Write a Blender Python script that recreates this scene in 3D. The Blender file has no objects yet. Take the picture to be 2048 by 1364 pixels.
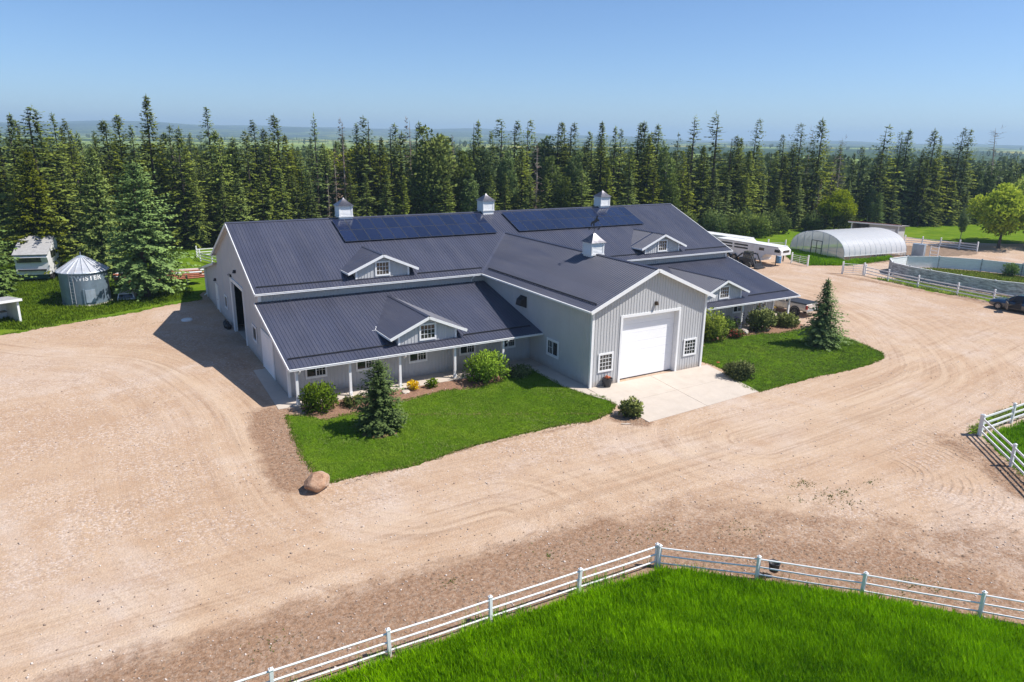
import bpy, bmesh, math, random
import numpy as np
from mathutils import Vector, Matrix, Euler

R = math.radians
rnd = random.Random(7)
nrng = np.random.default_rng(11)
scene = bpy.context.scene
COL = scene.collection

# ------------------------------------------------------------------ camera
cam_d = bpy.data.cameras.new('camera')
cam = bpy.data.objects.new('camera', cam_d)
COL.objects.link(cam)
cam_d.sensor_fit = 'HORIZONTAL'
cam_d.sensor_width = 36.0
cam_d.lens = 24.894
cam_d.clip_start = 0.1
cam_d.clip_end = 40000.0
CAM = Vector((-8.976, -47.336, 15.051))
_ya, _pi, _ro = 0.5393, 0.2801, 0.0161
_f = Vector((math.sin(_ya) * math.cos(_pi), math.cos(_ya) * math.cos(_pi), -math.sin(_pi)))
_r = Vector((math.cos(_ya), -math.sin(_ya), 0.0))
_u = _r.cross(_f)
_r2 = _r * math.cos(_ro) + _u * math.sin(_ro)
_u2 = _u * math.cos(_ro) - _r * math.sin(_ro)
_m = Matrix((( _r2.x, _u2.x, -_f.x), (_r2.y, _u2.y, -_f.y), (_r2.z, _u2.z, -_f.z))).to_4x4()
_m.translation = CAM
cam.matrix_world = _m
scene.camera = cam

# ------------------------------------------------------------------ sky, sun, exposure
SUN_AZ, SUN_EL = R(124.0), R(53.0)
world = bpy.data.worlds.new('World')
scene.world = world
world.use_nodes = True
wn = world.node_tree
wn.nodes.clear()
sky = wn.nodes.new('ShaderNodeTexSky')
sky.sky_type = 'NISHITA'
sky.sun_disc = False
sky.sun_elevation = SUN_EL
sky.sun_rotation = SUN_AZ
sky.altitude = 2000.0
sky.air_density = 1.0
sky.dust_density = 2.4
sky.ozone_density = 8.0
bg = wn.nodes.new('ShaderNodeBackground')
bg.inputs['Strength'].default_value = 0.108
wo = wn.nodes.new('ShaderNodeOutputWorld')
wn.links.new(sky.outputs[0], bg.inputs['Color'])
wn.links.new(bg.outputs[0], wo.inputs['Surface'])

sun_d = bpy.data.lights.new('sun', 'SUN')
sun_d.energy = 4.8
sun_d.angle = R(0.5)
sun_d.color = (1.0, 0.955, 0.90)
sun = bpy.data.objects.new('sun', sun_d)
COL.objects.link(sun)
_s = Vector((math.sin(SUN_AZ) * math.cos(SUN_EL), math.cos(SUN_AZ) * math.cos(SUN_EL), math.sin(SUN_EL)))
sun.rotation_euler = _s.to_track_quat('Z', 'Y').to_euler()
sun.location = _s * 120

scene.view_settings.view_transform = 'Standard'
scene.view_settings.look = 'None'
scene.view_settings.gamma = 1.0
scene.view_settings.exposure = 0.45
scene.view_settings.use_curve_mapping = False
scene.render.engine = 'CYCLES'
scene.cycles.use_denoising = True
scene.cycles.max_bounces = 6
scene.cycles.diffuse_bounces = 3
scene.cycles.transparent_max_bounces = 12
scene.cycles.volume_bounces = 0

# ------------------------------------------------------------------ helpers
def tag(o, label=None, cat=None, group=None, kind=None):
    if label: o['label'] = label
    if cat: o['category'] = cat
    if group: o['group'] = group
    if kind: o['kind'] = kind
    return o

def empty(name, loc=(0, 0, 0), rz=0.0):
    o = bpy.data.objects.new(name, None)
    COL.objects.link(o)
    o.location = loc
    o.rotation_euler = (0, 0, rz)
    o.empty_display_size = 0.3
    return o

def link(name, me, parent=None, loc=None, rot=None):
    o = bpy.data.objects.new(name, me)
    COL.objects.link(o)
    if parent is not None: o.parent = parent
    if loc is not None: o.location = loc
    if rot is not None: o.rotation_euler = rot
    return o

_kids = {}
def copy_tree(o, parent=None):
    c = o.copy()
    COL.objects.link(c)
    if parent is not None: c.parent = parent
    for ch in list(o.children):
        copy_tree(ch, c)
    return c

class MB:
    """collects faces of one mesh"""
    def __init__(s):
        s.v = []; s.f = []; s.m = []
    def quad(s, a, b, c, d, m=0):
        n = len(s.v); s.v += [tuple(a), tuple(b), tuple(c), tuple(d)]; s.f.append((n, n+1, n+2, n+3)); s.m.append(m)
    def tri(s, a, b, c, m=0):
        n = len(s.v); s.v += [tuple(a), tuple(b), tuple(c)]; s.f.append((n, n+1, n+2)); s.m.append(m)
    def poly(s, pts, m=0):
        n = len(s.v); s.v += [tuple(p) for p in pts]; s.f.append(tuple(range(n, n+len(pts)))); s.m.append(m)
    def hexa(s, p, m=0):
        # p: 8 corners, bottom 0-3 ccw, top 4-7 ccw
        n = len(s.v); s.v += [tuple(q) for q in p]
        for f in ((0,3,2,1),(4,5,6,7),(0,1,5,4),(1,2,6,5),(2,3,7,6),(3,0,4,7)):
            s.f.append(tuple(n+i for i in f)); s.m.append(m)
    def box(s, c, size, rz=0.0, m=0, taper=1.0):
        x, y, z = size[0]/2, size[1]/2, size[2]/2
        cs, sn = math.cos(rz), math.sin(rz)
        P = []
        for zz, t in ((-z, 1.0), (z, taper)):
            for xx, yy in ((-x,-y),(x,-y),(x,y),(-x,y)):
                xx *= t; yy *= t
                P.append((c[0]+xx*cs-yy*sn, c[1]+xx*sn+yy*cs, c[2]+zz))
        s.hexa(P, m)
    def span(s, lo, hi, m=0):
        s.box([(a+b)/2 for a, b in zip(lo, hi)], [abs(b-a) for a, b in zip(lo, hi)], 0, m)
    def bar(s, a, b, w, h, m=0, up=(0, 0, 1)):
        a = Vector(a); b = Vector(b); d = (b-a).normalized(); up = Vector(up)
        sd = d.cross(up)
        if sd.length < 1e-5: sd = d.cross(Vector((1, 0, 0)))
        sd.normalize(); u = sd.cross(d).normalized()
        sd *= w/2; u *= h/2
        s.hexa([a-sd-u, a+sd-u, b+sd-u, b-sd-u, a-sd+u, a+sd+u, b+sd+u, b-sd+u], m)
    def tube(s, a, b, r0, r1=None, n=8, m=0, caps=True):
        if r1 is None: r1 = r0
        a = Vector(a); b = Vector(b); d = (b-a).normalized()
        x = d.orthogonal().normalized(); y = d.cross(x)
        k = len(s.v)
        for p, r in ((a, r0), (b, r1)):
            for i in range(n):
                t = 2*math.pi*i/n
                s.v.append(tuple(p + x*(r*math.cos(t)) + y*(r*math.sin(t))))
        for i in range(n):
            j = (i+1) % n
            s.f.append((k+i, k+j, k+n+j, k+n+i)); s.m.append(m)
        if caps:
            s.f.append(tuple(k+n-1-i for i in range(n))); s.m.append(m)
            s.f.append(tuple(k+n+i for i in range(n))); s.m.append(m)
    def path(s, pts, r, n=8, m=0):
        for a, b in zip(pts[:-1], pts[1:]): s.tube(a, b, r, r, n, m)
    def lathe(s, prof, n=24, m=0, c=(0, 0), cap=True):
        k = len(s.v)
        for r, z in prof:
            for i in range(n):
                t = 2*math.pi*i/n
                s.v.append((c[0]+r*math.cos(t), c[1]+r*math.sin(t), z))
        for q in range(len(prof)-1):
            for i in range(n):
                j = (i+1) % n
                s.f.append((k+q*n+i, k+q*n+j, k+(q+1)*n+j, k+(q+1)*n+i)); s.m.append(m)
        if cap:
            s.f.append(tuple(k+n-1-i for i in range(n))); s.m.append(m)
            q = (len(prof)-1)*n
            s.f.append(tuple(k+q+i for i in range(n))); s.m.append(m)
    def prism(s, prof, x0, x1, m=0, axis='x'):
        """extrude a closed profile [(a, b)] (y,z for axis x; x,z for axis y) from x0 to x1"""
        n = len(prof); k = len(s.v)
        for x in (x0, x1):
            for a, b in prof:
                s.v.append((x, a, b) if axis == 'x' else (a, x, b))
        for i in range(n):
            j = (i+1) % n
            s.f.append((k+i, k+j, k+n+j, k+n+i)); s.m.append(m)
        s.f.append(tuple(k+n-1-i for i in range(n))); s.m.append(m)
        s.f.append(tuple(k+n+i for i in range(n))); s.m.append(m)
    def mesh(s, name, mats):
        me = bpy.data.meshes.new(name)
        me.from_pydata(s.v, [], s.f)
        for m in (mats if isinstance(mats, (list, tuple)) else [mats]): me.materials.append(m)
        if any(s.m): me.polygons.foreach_set('material_index', s.m)
        me.update()
        return me
    def build(s, name, mats, parent=None, loc=None, rot=None, smooth=False, bevel=0.0, normals=False):
        me = s.mesh(name, mats)
        if normals or bevel:
            bm = bmesh.new(); bm.from_mesh(me)
            bmesh.ops.remove_doubles(bm, verts=bm.verts, dist=1e-5)
            bmesh.ops.recalc_face_normals(bm, faces=bm.faces)
            if bevel:
                bmesh.ops.bevel(bm, geom=[e for e in bm.edges if len(e.link_faces) == 2 and e.calc_face_angle(0) > 0.6], offset=bevel, segments=2, affect='EDGES', profile=0.6)
            bm.to_mesh(me); bm.free()
        if smooth: me.polygons.foreach_set('use_smooth', [True]*len(me.polygons))
        return link(name, me, parent, loc, rot)

def np_mesh(name, V, F, mat, attrs=None, smooth=False):
    """V (n,3), F (k,3 or 4) numpy"""
    me = bpy.data.meshes.new(name)
    V = np.ascontiguousarray(V, dtype=np.float32); F = np.ascontiguousarray(F, dtype=np.int32)
    k, c = F.shape
    me.vertices.add(len(V)); me.vertices.foreach_set('co', V.ravel())
    me.loops.add(k*c); me.loops.foreach_set('vertex_index', F.ravel())
    me.polygons.add(k); me.polygons.foreach_set('loop_start', np.arange(0, k*c, c, dtype=np.int32))
    for a, d in (attrs or {}).items():
        if a == 'outw':
            at = me.attributes.new(a, 'FLOAT_VECTOR', 'POINT'); at.data.foreach_set('vector', np.ascontiguousarray(d, dtype=np.float32).ravel()); continue
        at = me.attributes.new(a, 'FLOAT', 'POINT'); at.data.foreach_set('value', np.ascontiguousarray(d, dtype=np.float32))
    if smooth: me.polygons.foreach_set('use_smooth', np.ones(k, dtype=bool))
    me.materials.append(mat)
    me.update(calc_edges=True)
    return me

# ------------------------------------------------------------------ materials
class NT:
    def __init__(s, name):
        s.mat = bpy.data.materials.new(name); s.mat.use_nodes = True
        s.t = s.mat.node_tree; s.p = s.t.nodes['Principled BSDF']; s.out = s.t.nodes['Material Output']
    def n(s, typ, **kw):
        x = s.t.nodes.new(typ)
        for k, v in kw.items(): setattr(x, k, v)
        return x
    def l(s, a, b): s.t.links.new(a, b)
    def val(s, node, **kw):
        for k, v in kw.items(): node.inputs[k.replace('_', ' ')].default_value = v
        return node
    def coord(s, which='Object'):
        return s.n('ShaderNodeTexCoord').outputs[which]
    def geo(s):
        return s.n('ShaderNodeNewGeometry').outputs['Position']
    def mapv(s, vec, scale=(1, 1, 1), rot=(0, 0, 0)):
        m = s.n('ShaderNodeMapping'); m.inputs['Scale'].default_value = scale; m.inputs['Rotation'].default_value = rot
        s.l(vec, m.inputs['Vector']); return m.outputs[0]
    def noise(s, vec, scale, detail=4.0, rough=0.6, dist=0.0):
        t = s.n('ShaderNodeTexNoise'); t.inputs['Scale'].default_value = scale; t.inputs['Detail'].default_value = detail
        t.inputs['Roughness'].default_value = rough; t.inputs['Distortion'].default_value = dist
        s.l(vec, t.inputs['Vector']); return t.outputs['Fac']
    def vor(s, vec, scale, out='Distance', feature='F1'):
        t = s.n('ShaderNodeTexVoronoi', feature=feature); t.inputs['Scale'].default_value = scale
        s.l(vec, t.inputs['Vector']); return t.outputs[out]
    def ramp(s, fac, stops, interp='LINEAR'):
        r = s.n('ShaderNodeValToRGB'); e = r.color_ramp.elements; r.color_ramp.interpolation = interp
        while len(e) < len(stops): e.new(0.5)
        for i, (p, c) in enumerate(stops):
            e[i].position = p
            e[i].color = (c, c, c, 1) if isinstance(c, (int, float)) else (*c, 1)
        s.l(fac, r.inputs[0]); return r.outputs[0]
    def mix(s, fac, a, b, mode='MIX'):
        m = s.n('ShaderNodeMix', data_type='RGBA', blend_type=mode)
        for sock, v in ((m.inputs[0], fac), (m.inputs[6], a), (m.inputs[7], b)):
            if isinstance(v, (int, float)): sock.default_value = v
            elif isinstance(v, tuple): sock.default_value = (*v, 1)
            else: s.l(v, sock)
        return m.outputs[2]
    def math(s, op, a, b=0.0, c=None, clamp=False):
        m = s.n('ShaderNodeMath', operation=op, use_clamp=clamp)
        for sock, v in zip(m.inputs, (a, b) if c is None else (a, b, c)):
            if isinstance(v, (int, float)): sock.default_value = v
            else: s.l(v, sock)
        return m.outputs[0]
    def attr(s, name, out='Fac'):
        a = s.n('ShaderNodeAttribute'); a.attribute_name = name; return a.outputs[out]
    def bump(s, h, strength=0.3, dist=0.02, prev=None):
        b = s.n('ShaderNodeBump'); b.inputs['Strength'].default_value = strength; b.inputs['Distance'].default_value = dist
        s.l(h, b.inputs['Height'])
        if prev is not None: s.l(prev, b.inputs['Normal'])
        return b.outputs[0]
    def done(s, color=None, rough=None, metal=None, normal=None, spec=None):
        for k, v in (('Base Color', color), ('Roughness', rough), ('Metallic', metal), ('Normal', normal), ('Specular IOR Level', spec)):
            if v is None: continue
            if isinstance(v, tuple): s.p.inputs[k].default_value = (*v, 1)
            elif isinstance(v, (int, float)): s.p.inputs[k].default_value = v
            else: s.l(v, s.p.inputs[k])
        return s.mat

def simple(name, col, rough=0.6, metal=0.0, var=0.12, scale=3.0, spec=0.5, bump=0.0, bscale=40.0, dirt=None, dirt_amt=0.0):
    """one paint with blotchy wear"""
    t = NT(name); g = t.coord('Object')
    n = t.noise(g, scale, 6.0, 0.65)
    lo = tuple(max(0, c*(1-var)) for c in col); hi = tuple(min(1, c*(1+var)) for c in col)
    c = t.ramp(n, [(0.3, lo), (0.7, hi)])
    if dirt:
        d = t.noise(t.mapv(g, (1, 1, 0.25)), scale*1.7, 8.0, 0.7)
        c = t.mix(t.math('MULTIPLY', t.ramp(d, [(0.5, 0.0), (0.72, 1.0)]), dirt_amt), c, dirt)
    nm = None
    if bump: nm = t.bump(t.noise(g, bscale, 4.0, 0.6), bump, 0.01)
    return t.done(c, t.ramp(n, [(0.2, max(0.02, rough-0.08)), (0.8, min(1, rough+0.1))]), metal, nm, spec)

M = {}
def m_siding():
    t = NT('painted_steel_siding'); g = t.coord('Object')
    n = t.noise(g, 0.8, 6.0, 0.65)
    c = t.ramp(n, [(0.3, (0.470, 0.470, 0.468)), (0.7, (0.512, 0.512, 0.510))])
    st = t.noise(t.mapv(g, (2.2, 2.2, 0.12)), 1.6, 6.0, 0.7)      # rain streaks
    c = t.mix(t.math('MULTIPLY', t.ramp(st, [(0.52, 0.0), (0.72, 1.0)]), 0.22), c, (0.36, 0.34, 0.31))
    sx = t.n('ShaderNodeSeparateXYZ'); t.l(g, sx.inputs[0])
    low = t.math('ADD', sx.outputs[2], t.math('MULTIPLY', t.noise(g, 2.4, 6.0, 0.7), 0.9))   # mud splash along the foot of the wall
    c = t.mix(t.math('MULTIPLY', t.ramp(low, [(0.45, 1.0), (0.95, 0.0)]), 0.6), c, (0.36, 0.28, 0.21))
    return t.done(c, 0.5, 0.0, None, 0.4)
M['siding'] = m_siding()
def m_roof():
    t = NT('charcoal_steel_roofing'); g = t.coord('Object')
    n = t.noise(g, 0.35, 6.0, 0.65); st = t.noise(t.mapv(g, (1.1, 0.12, 0.12)), 1.5, 6.0, 0.7)
    c = t.ramp(n, [(0.3, (0.052, 0.055, 0.080)), (0.7, (0.064, 0.067, 0.096))])
    c = t.mix(t.math('MULTIPLY', t.ramp(st, [(0.46, 0.0), (0.70, 1.0)]), 0.30), c, (0.092, 0.092, 0.112))
    sx = t.n('ShaderNodeSeparateXYZ'); t.l(g, sx.inputs[0])
    wn_ = t.n('ShaderNodeTexWhiteNoise', noise_dimensions='1D'); t.l(t.math('FLOOR', t.math('DIVIDE', sx.outputs[0], 0.914)), wn_.inputs['W'])
    c = t.mix(0.22, c, t.ramp(wn_.outputs['Value'], [(0.0, 0.36), (1.0, 0.64)]), 'OVERLAY')
    wav = t.bump(t.noise(g, 0.9, 3.0, 0.5), 0.12, 0.05)
    return t.done(c, t.ramp(st, [(0.3, 0.30), (0.7, 0.46)]), 0.0, wav, 0.6)
M['roof'] = m_roof()
M['trim'] = simple('white_trim_paint', (0.80, 0.80, 0.79), 0.45, 0, 0.04, 2.0, dirt=(0.6, 0.56, 0.5), dirt_amt=0.2)
M['door'] = simple('white_steel_door', (0.87, 0.87, 0.87), 0.4, 0, 0.02, 1.0)
M['soffit'] = simple('white_soffit', (0.66, 0.66, 0.65), 0.6, 0, 0.04)
M['dark'] = simple('black_steel', (0.022, 0.022, 0.026), 0.5, 0.0, 0.2)
M['darkroof'] = simple('dark_shingle_metal', (0.05, 0.05, 0.062), 0.5, 0.0, 0.2, 4.0)
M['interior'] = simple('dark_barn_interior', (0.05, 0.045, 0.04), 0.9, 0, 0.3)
M['pvc'] = simple('white_fence_pvc', (0.80, 0.80, 0.79), 0.42, 0, 0.05, 2.5, dirt=(0.50, 0.42, 0.33), dirt_amt=0.35)
M['galv'] = simple('galvanized_steel', (0.36, 0.43, 0.50), 0.42, 0.35, 0.15, 1.6, dirt=(0.30, 0.30, 0.30), dirt_amt=0.4)
M['binwall'] = simple('weathered_bin_steel', (0.20, 0.265, 0.325), 0.42, 0.4, 0.18, 1.6, dirt=(0.16, 0.18, 0.2), dirt_amt=0.4)
M['galvroof'] = simple('galvanized_roof_sheet', (0.55, 0.57, 0.60), 0.40, 0.35, 0.10, 1.6, dirt=(0.32, 0.26, 0.2), dirt_amt=0.5)
M['white'] = simple('white_enamel', (0.78, 0.78, 0.77), 0.35, 0, 0.05, 1.5, dirt=(0.5, 0.46, 0.4), dirt_amt=0.35)
M['greyroof'] = simple('old_grey_roof', (0.36, 0.35, 0.34), 0.8, 0, 0.15, 3.0, dirt=(0.22, 0.21, 0.19), dirt_amt=0.6)
M['rust'] = simple('rusty_painted_steel', (0.36, 0.12, 0.06), 0.7, 0.1, 0.35, 3.0, dirt=(0.42, 0.26, 0.18), dirt_amt=0.6)
M['tyre'] = simple('tyre_rubber', (0.025, 0.024, 0.023), 0.85, 0, 0.2)
M['alloy'] = simple('alloy_wheel', (0.45, 0.45, 0.46), 0.3, 0.8, 0.1)
M['rim'] = simple('dusty_wheel', (0.10, 0.095, 0.09), 0.5, 0.3, 0.2)
M['silverpaint'] = simple('dusty_silver_paint', (0.62, 0.57, 0.50), 0.3, 0.2, 0.08, 1.2, dirt=(0.50, 0.37, 0.23), dirt_amt=0.75)
M['bluepaint'] = simple('dark_blue_car_paint', (0.018, 0.055, 0.12), 0.16, 0.25, 0.15, 1.2, spec=0.8)
M['dustypaint'] = simple('dust_covered_car_side', (0.20, 0.17, 0.13), 0.45, 0.0, 0.25, 2.0)
M['chrome'] = simple('chrome', (0.7, 0.7, 0.7), 0.15, 1.0, 0.05)
M['redlamp'] = simple('red_lamp', (0.28, 0.015, 0.012), 0.2, 0, 0.05)
M['bluebarrel'] = simple('blue_plastic_barrel', (0.08, 0.22, 0.42), 0.45, 0, 0.1)
M['terra'] = simple('terracotta_flowers', (0.55, 0.14, 0.05), 0.8, 0, 0.3, 30)
M['pot'] = simple('black_plastic_pot', (0.035, 0.035, 0.04), 0.45, 0, 0.2)
M['soil'] = simple('potting_soil', (0.06, 0.04, 0.028), 0.95, 0, 0.3, 20)
M['lamp'] = simple('bronze_lamp', (0.10, 0.065, 0.035), 0.4, 0.5, 0.2)
M['wood'] = simple('grey_weathered_wood', (0.22, 0.20, 0.18), 0.85, 0, 0.25, 6)
M['log'] = simple('bleached_dead_wood', (0.30, 0.25, 0.21), 0.9, 0, 0.25, 6)
M['bark'] = simple('spruce_bark', (0.075, 0.058, 0.045), 0.95, 0, 0.35, 5)
M['palebark'] = simple('poplar_bark', (0.30, 0.28, 0.23), 0.9, 0, 0.25, 5)
M['redtrim'] = simple('faded_red_fascia', (0.30, 0.055, 0.05), 0.6, 0, 0.2)
M['shedgrey'] = simple('shed_grey_siding', (0.42, 0.42, 0.42), 0.6, 0, 0.08, 2)
M['teal'] = simple('dark_teal_paint', (0.02, 0.07, 0.075), 0.5, 0, 0.2)
M['green'] = simple('faded_green_paint', (0.03, 0.16, 0.10), 0.5, 0, 0.2)
M['orange'] = simple('faded_orange_paint', (0.5, 0.12, 0.03), 0.6, 0, 0.2)
M['yellowflower'] = simple('yellow_petals', (0.72, 0.45, 0.01), 0.8, 0, 0.2, 20)
M['redflower'] = simple('red_petals', (0.45, 0.02, 0.04), 0.8, 0, 0.3, 20)
M['purple'] = simple('purple_petals', (0.20, 0.15, 0.42), 0.8, 0, 0.3, 20)
M['planter'] = simple('brown_planter', (0.09, 0.07, 0.055), 0.6, 0, 0.2)

def m_glass():
    t = NT('dark_window_glass'); g = t.coord('Object')
    n = t.noise(g, 2.5, 3.0, 0.5)
    c = t.ramp(n, [(0.35, (0.012, 0.016, 0.018)), (0.65, (0.05, 0.05, 0.045))])
    return t.done(c, 0.06, 0.0, None, 0.7)
M['glass'] = m_glass()

def m_solar():
    t = NT('solar_cell_glass'); g = t.coord('Object')
    b = t.n('ShaderNodeTexBrick'); b.offset = 0.0
    t.l(g, b.inputs['Vector']); b.inputs['Scale'].default_value = 1.0
    b.inputs['Brick Width'].default_value = 0.163; b.inputs['Row Height'].default_value = 0.163; b.inputs['Mortar Size'].default_value = 0.004
    b.inputs['Color1'].default_value = (0.010, 0.016, 0.045, 1); b.inputs['Color2'].default_value = (0.013, 0.020, 0.055, 1); b.inputs['Mortar'].default_value = (0.02, 0.024, 0.04, 1)
    n = t.noise(g, 1.5, 5.0, 0.6)
    oi = t.n('ShaderNodeObjectInfo').outputs['Random']
    c = t.mix(0.5, b.outputs['Color'], t.ramp(oi, [(0.0, 0.34), (1.0, 0.68)]), 'OVERLAY')
    return t.done(c, t.ramp(n, [(0.3, 0.10), (0.7, 0.22)]), 0.0, None, 0.75)
M['solar'] = m_solar()

def m_film():
    t = NT('greenhouse_film'); g = t.coord('Object')
    n = t.noise(t.mapv(g, (1.2, 3.0, 3.0)), 1.2, 5.0, 0.6, 0.6)
    c = t.ramp(n, [(0.3, (0.76, 0.78, 0.80)), (0.7, (0.88, 0.89, 0.90))])
    nm = t.bump(n, 0.5, 0.06)
    t.done(c, 0.28, 0.0, nm, 0.5)
    tr = t.n('ShaderNodeBsdfTransparent'); tr.inputs[0].default_value = (0.85, 0.88, 0.9, 1)
    tl = t.n('ShaderNodeBsdfTranslucent'); tl.inputs[0].default_value = (0.75, 0.77, 0.78, 1)
    m1 = t.n('ShaderNodeMixShader'); m1.inputs[0].default_value = 0.45
    t.l(t.p.outputs[0], m1.inputs[1]); t.l(tl.outputs[0], m1.inputs[2])
    m2 = t.n('ShaderNodeMixShader'); m2.inputs[0].default_value = 0.06
    t.l(m1.outputs[0], m2.inputs[1]); t.l(tr.outputs[0], m2.inputs[2])
    t.l(m2.outputs[0], t.out.inputs['Surface'])
    return t.mat
M['film'] = m_film()

def m_endfilm():
    m = M['film'].copy(); m.name = 'greenhouse_end_film'
    for nd in m.node_tree.nodes:
        if nd.type == 'MIX_SHADER' and abs(nd.inputs[0].default_value-0.06) < 0.01: nd.inputs[0].default_value = 0.5
    return m
M['endfilm'] = m_endfilm()

def m_leaf(name, lo, hi, trans=0.0, hue=0.10, spec=0.05, crown=0.0):
    """foliage: clump tint from the mesh, individual shade per tree"""
    t = NT(name)
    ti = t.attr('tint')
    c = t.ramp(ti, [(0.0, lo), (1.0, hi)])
    oi = t.n('ShaderNodeObjectInfo').outputs['Random']
    hs = t.n('ShaderNodeHueSaturation')
    t.l(c, hs.inputs['Color'])
    t.l(t.math('ADD', t.math('MULTIPLY', oi, hue*0.35), 0.5-hue*0.22), hs.inputs['Hue'])
    t.l(t.math('ADD', t.math('MULTIPLY', oi, -0.3), 1.12), hs.inputs['Saturation'])
    r2 = t.math('FRACT', t.math('MULTIPLY', oi, 7.31))
    t.l(t.math('ADD', t.math('MULTIPLY', r2, 0.75), 0.62), hs.inputs['Value'])
    nrm = None
    if crown:      # needles and leaves shade with the roundness of the bough they sit on
        vt = t.n('ShaderNodeVectorTransform', vector_type='NORMAL', convert_from='OBJECT', convert_to='WORLD')
        t.l(t.attr('outw', 'Vector'), vt.inputs[0])
        mx = t.n('ShaderNodeMix', data_type='VECTOR'); mx.inputs[0].default_value = crown
        t.l(t.n('ShaderNodeNewGeometry').outputs['Normal'], mx.inputs[4]); t.l(vt.outputs[0], mx.inputs[5])
        nz = t.n('ShaderNodeVectorMath', operation='NORMALIZE'); t.l(mx.outputs[1], nz.inputs[0]); nrm = nz.outputs[0]
    t.done(hs.outputs[0], 0.8, 0.0, nrm, spec)
    if trans:
        tl = t.n('ShaderNodeBsdfTranslucent'); t.l(hs.outputs[0], tl.inputs[0])
        m = t.n('ShaderNodeMixShader'); m.inputs[0].default_value = trans
        t.l(t.p.outputs[0], m.inputs[1]); t.l(tl.outputs[0], m.inputs[2]); t.l(m.outputs[0], t.out.inputs['Surface'])
    return t.mat
M['spruce'] = m_leaf('spruce_needles', (0.055, 0.092, 0.018), (0.29, 0.355, 0.055), 0.22, crown=0.62)
M['bluespruce'] = m_leaf('blue_spruce_needles', (0.055, 0.100, 0.028), (0.20, 0.28, 0.085), 0.15, 0.04, crown=0.55)
M['deadneedle'] = m_leaf('dead_brown_needles', (0.10, 0.07, 0.05), (0.22, 0.165, 0.125), 0.0, 0.06, crown=0.55)
M['yardspruce'] = m_leaf('yard_spruce_needles', (0.055, 0.105, 0.02), (0.20, 0.31, 0.05), 0.15, 0.03, crown=0.55)
M['poplar'] = m_leaf('poplar_leaves', (0.06, 0.105, 0.026), (0.17, 0.235, 0.06), 0.3, crown=0.55)
M['lime'] = m_leaf('lime_leaves', (0.15, 0.24, 0.012), (0.46, 0.54, 0.03), 0.35, 0.03, crown=0.55)
M['shrub'] = m_leaf('shrub_leaves', (0.06, 0.125, 0.018), (0.21, 0.32, 0.04), 0.25, 0.05, crown=0.55)
M['juniper'] = m_leaf('juniper_needles', (0.05, 0.078, 0.02), (0.21, 0.23, 0.055), 0.1, 0.04, crown=0.55)
M['yellowleaf'] = m_leaf('yellow_shrub_leaves', (0.40, 0.27, 0.008), (0.75, 0.52, 0.012), 0.2, 0.0)
M['pasture'] = m_leaf('pasture_grass', (0.055, 0.165, 0.004), (0.29, 0.52, 0.02), 0.3, 0.0, 0.06)
M['lawngrass'] = m_leaf('lawn_grass', (0.070, 0.145, 0.004), (0.22, 0.32, 0.014), 0.25, 0.0, 0.05)
M['weed'] = m_leaf('roadside_weeds', (0.12, 0.18, 0.025), (0.32, 0.34, 0.07), 0.2, 0.0)
M['drygrass'] = m_leaf('dry_grass', (0.20, 0.17, 0.07), (0.34, 0.29, 0.13), 0.2, 0.0)
M['petal'] = m_leaf('flower_petals', (0.35, 0.01, 0.03), (0.5, 0.05, 0.08), 0.2, 0.0)
M['purpleleaf'] = m_leaf('purple_flower_spikes', (0.10, 0.07, 0.26), (0.26, 0.20, 0.5), 0.2, 0.0)
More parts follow.
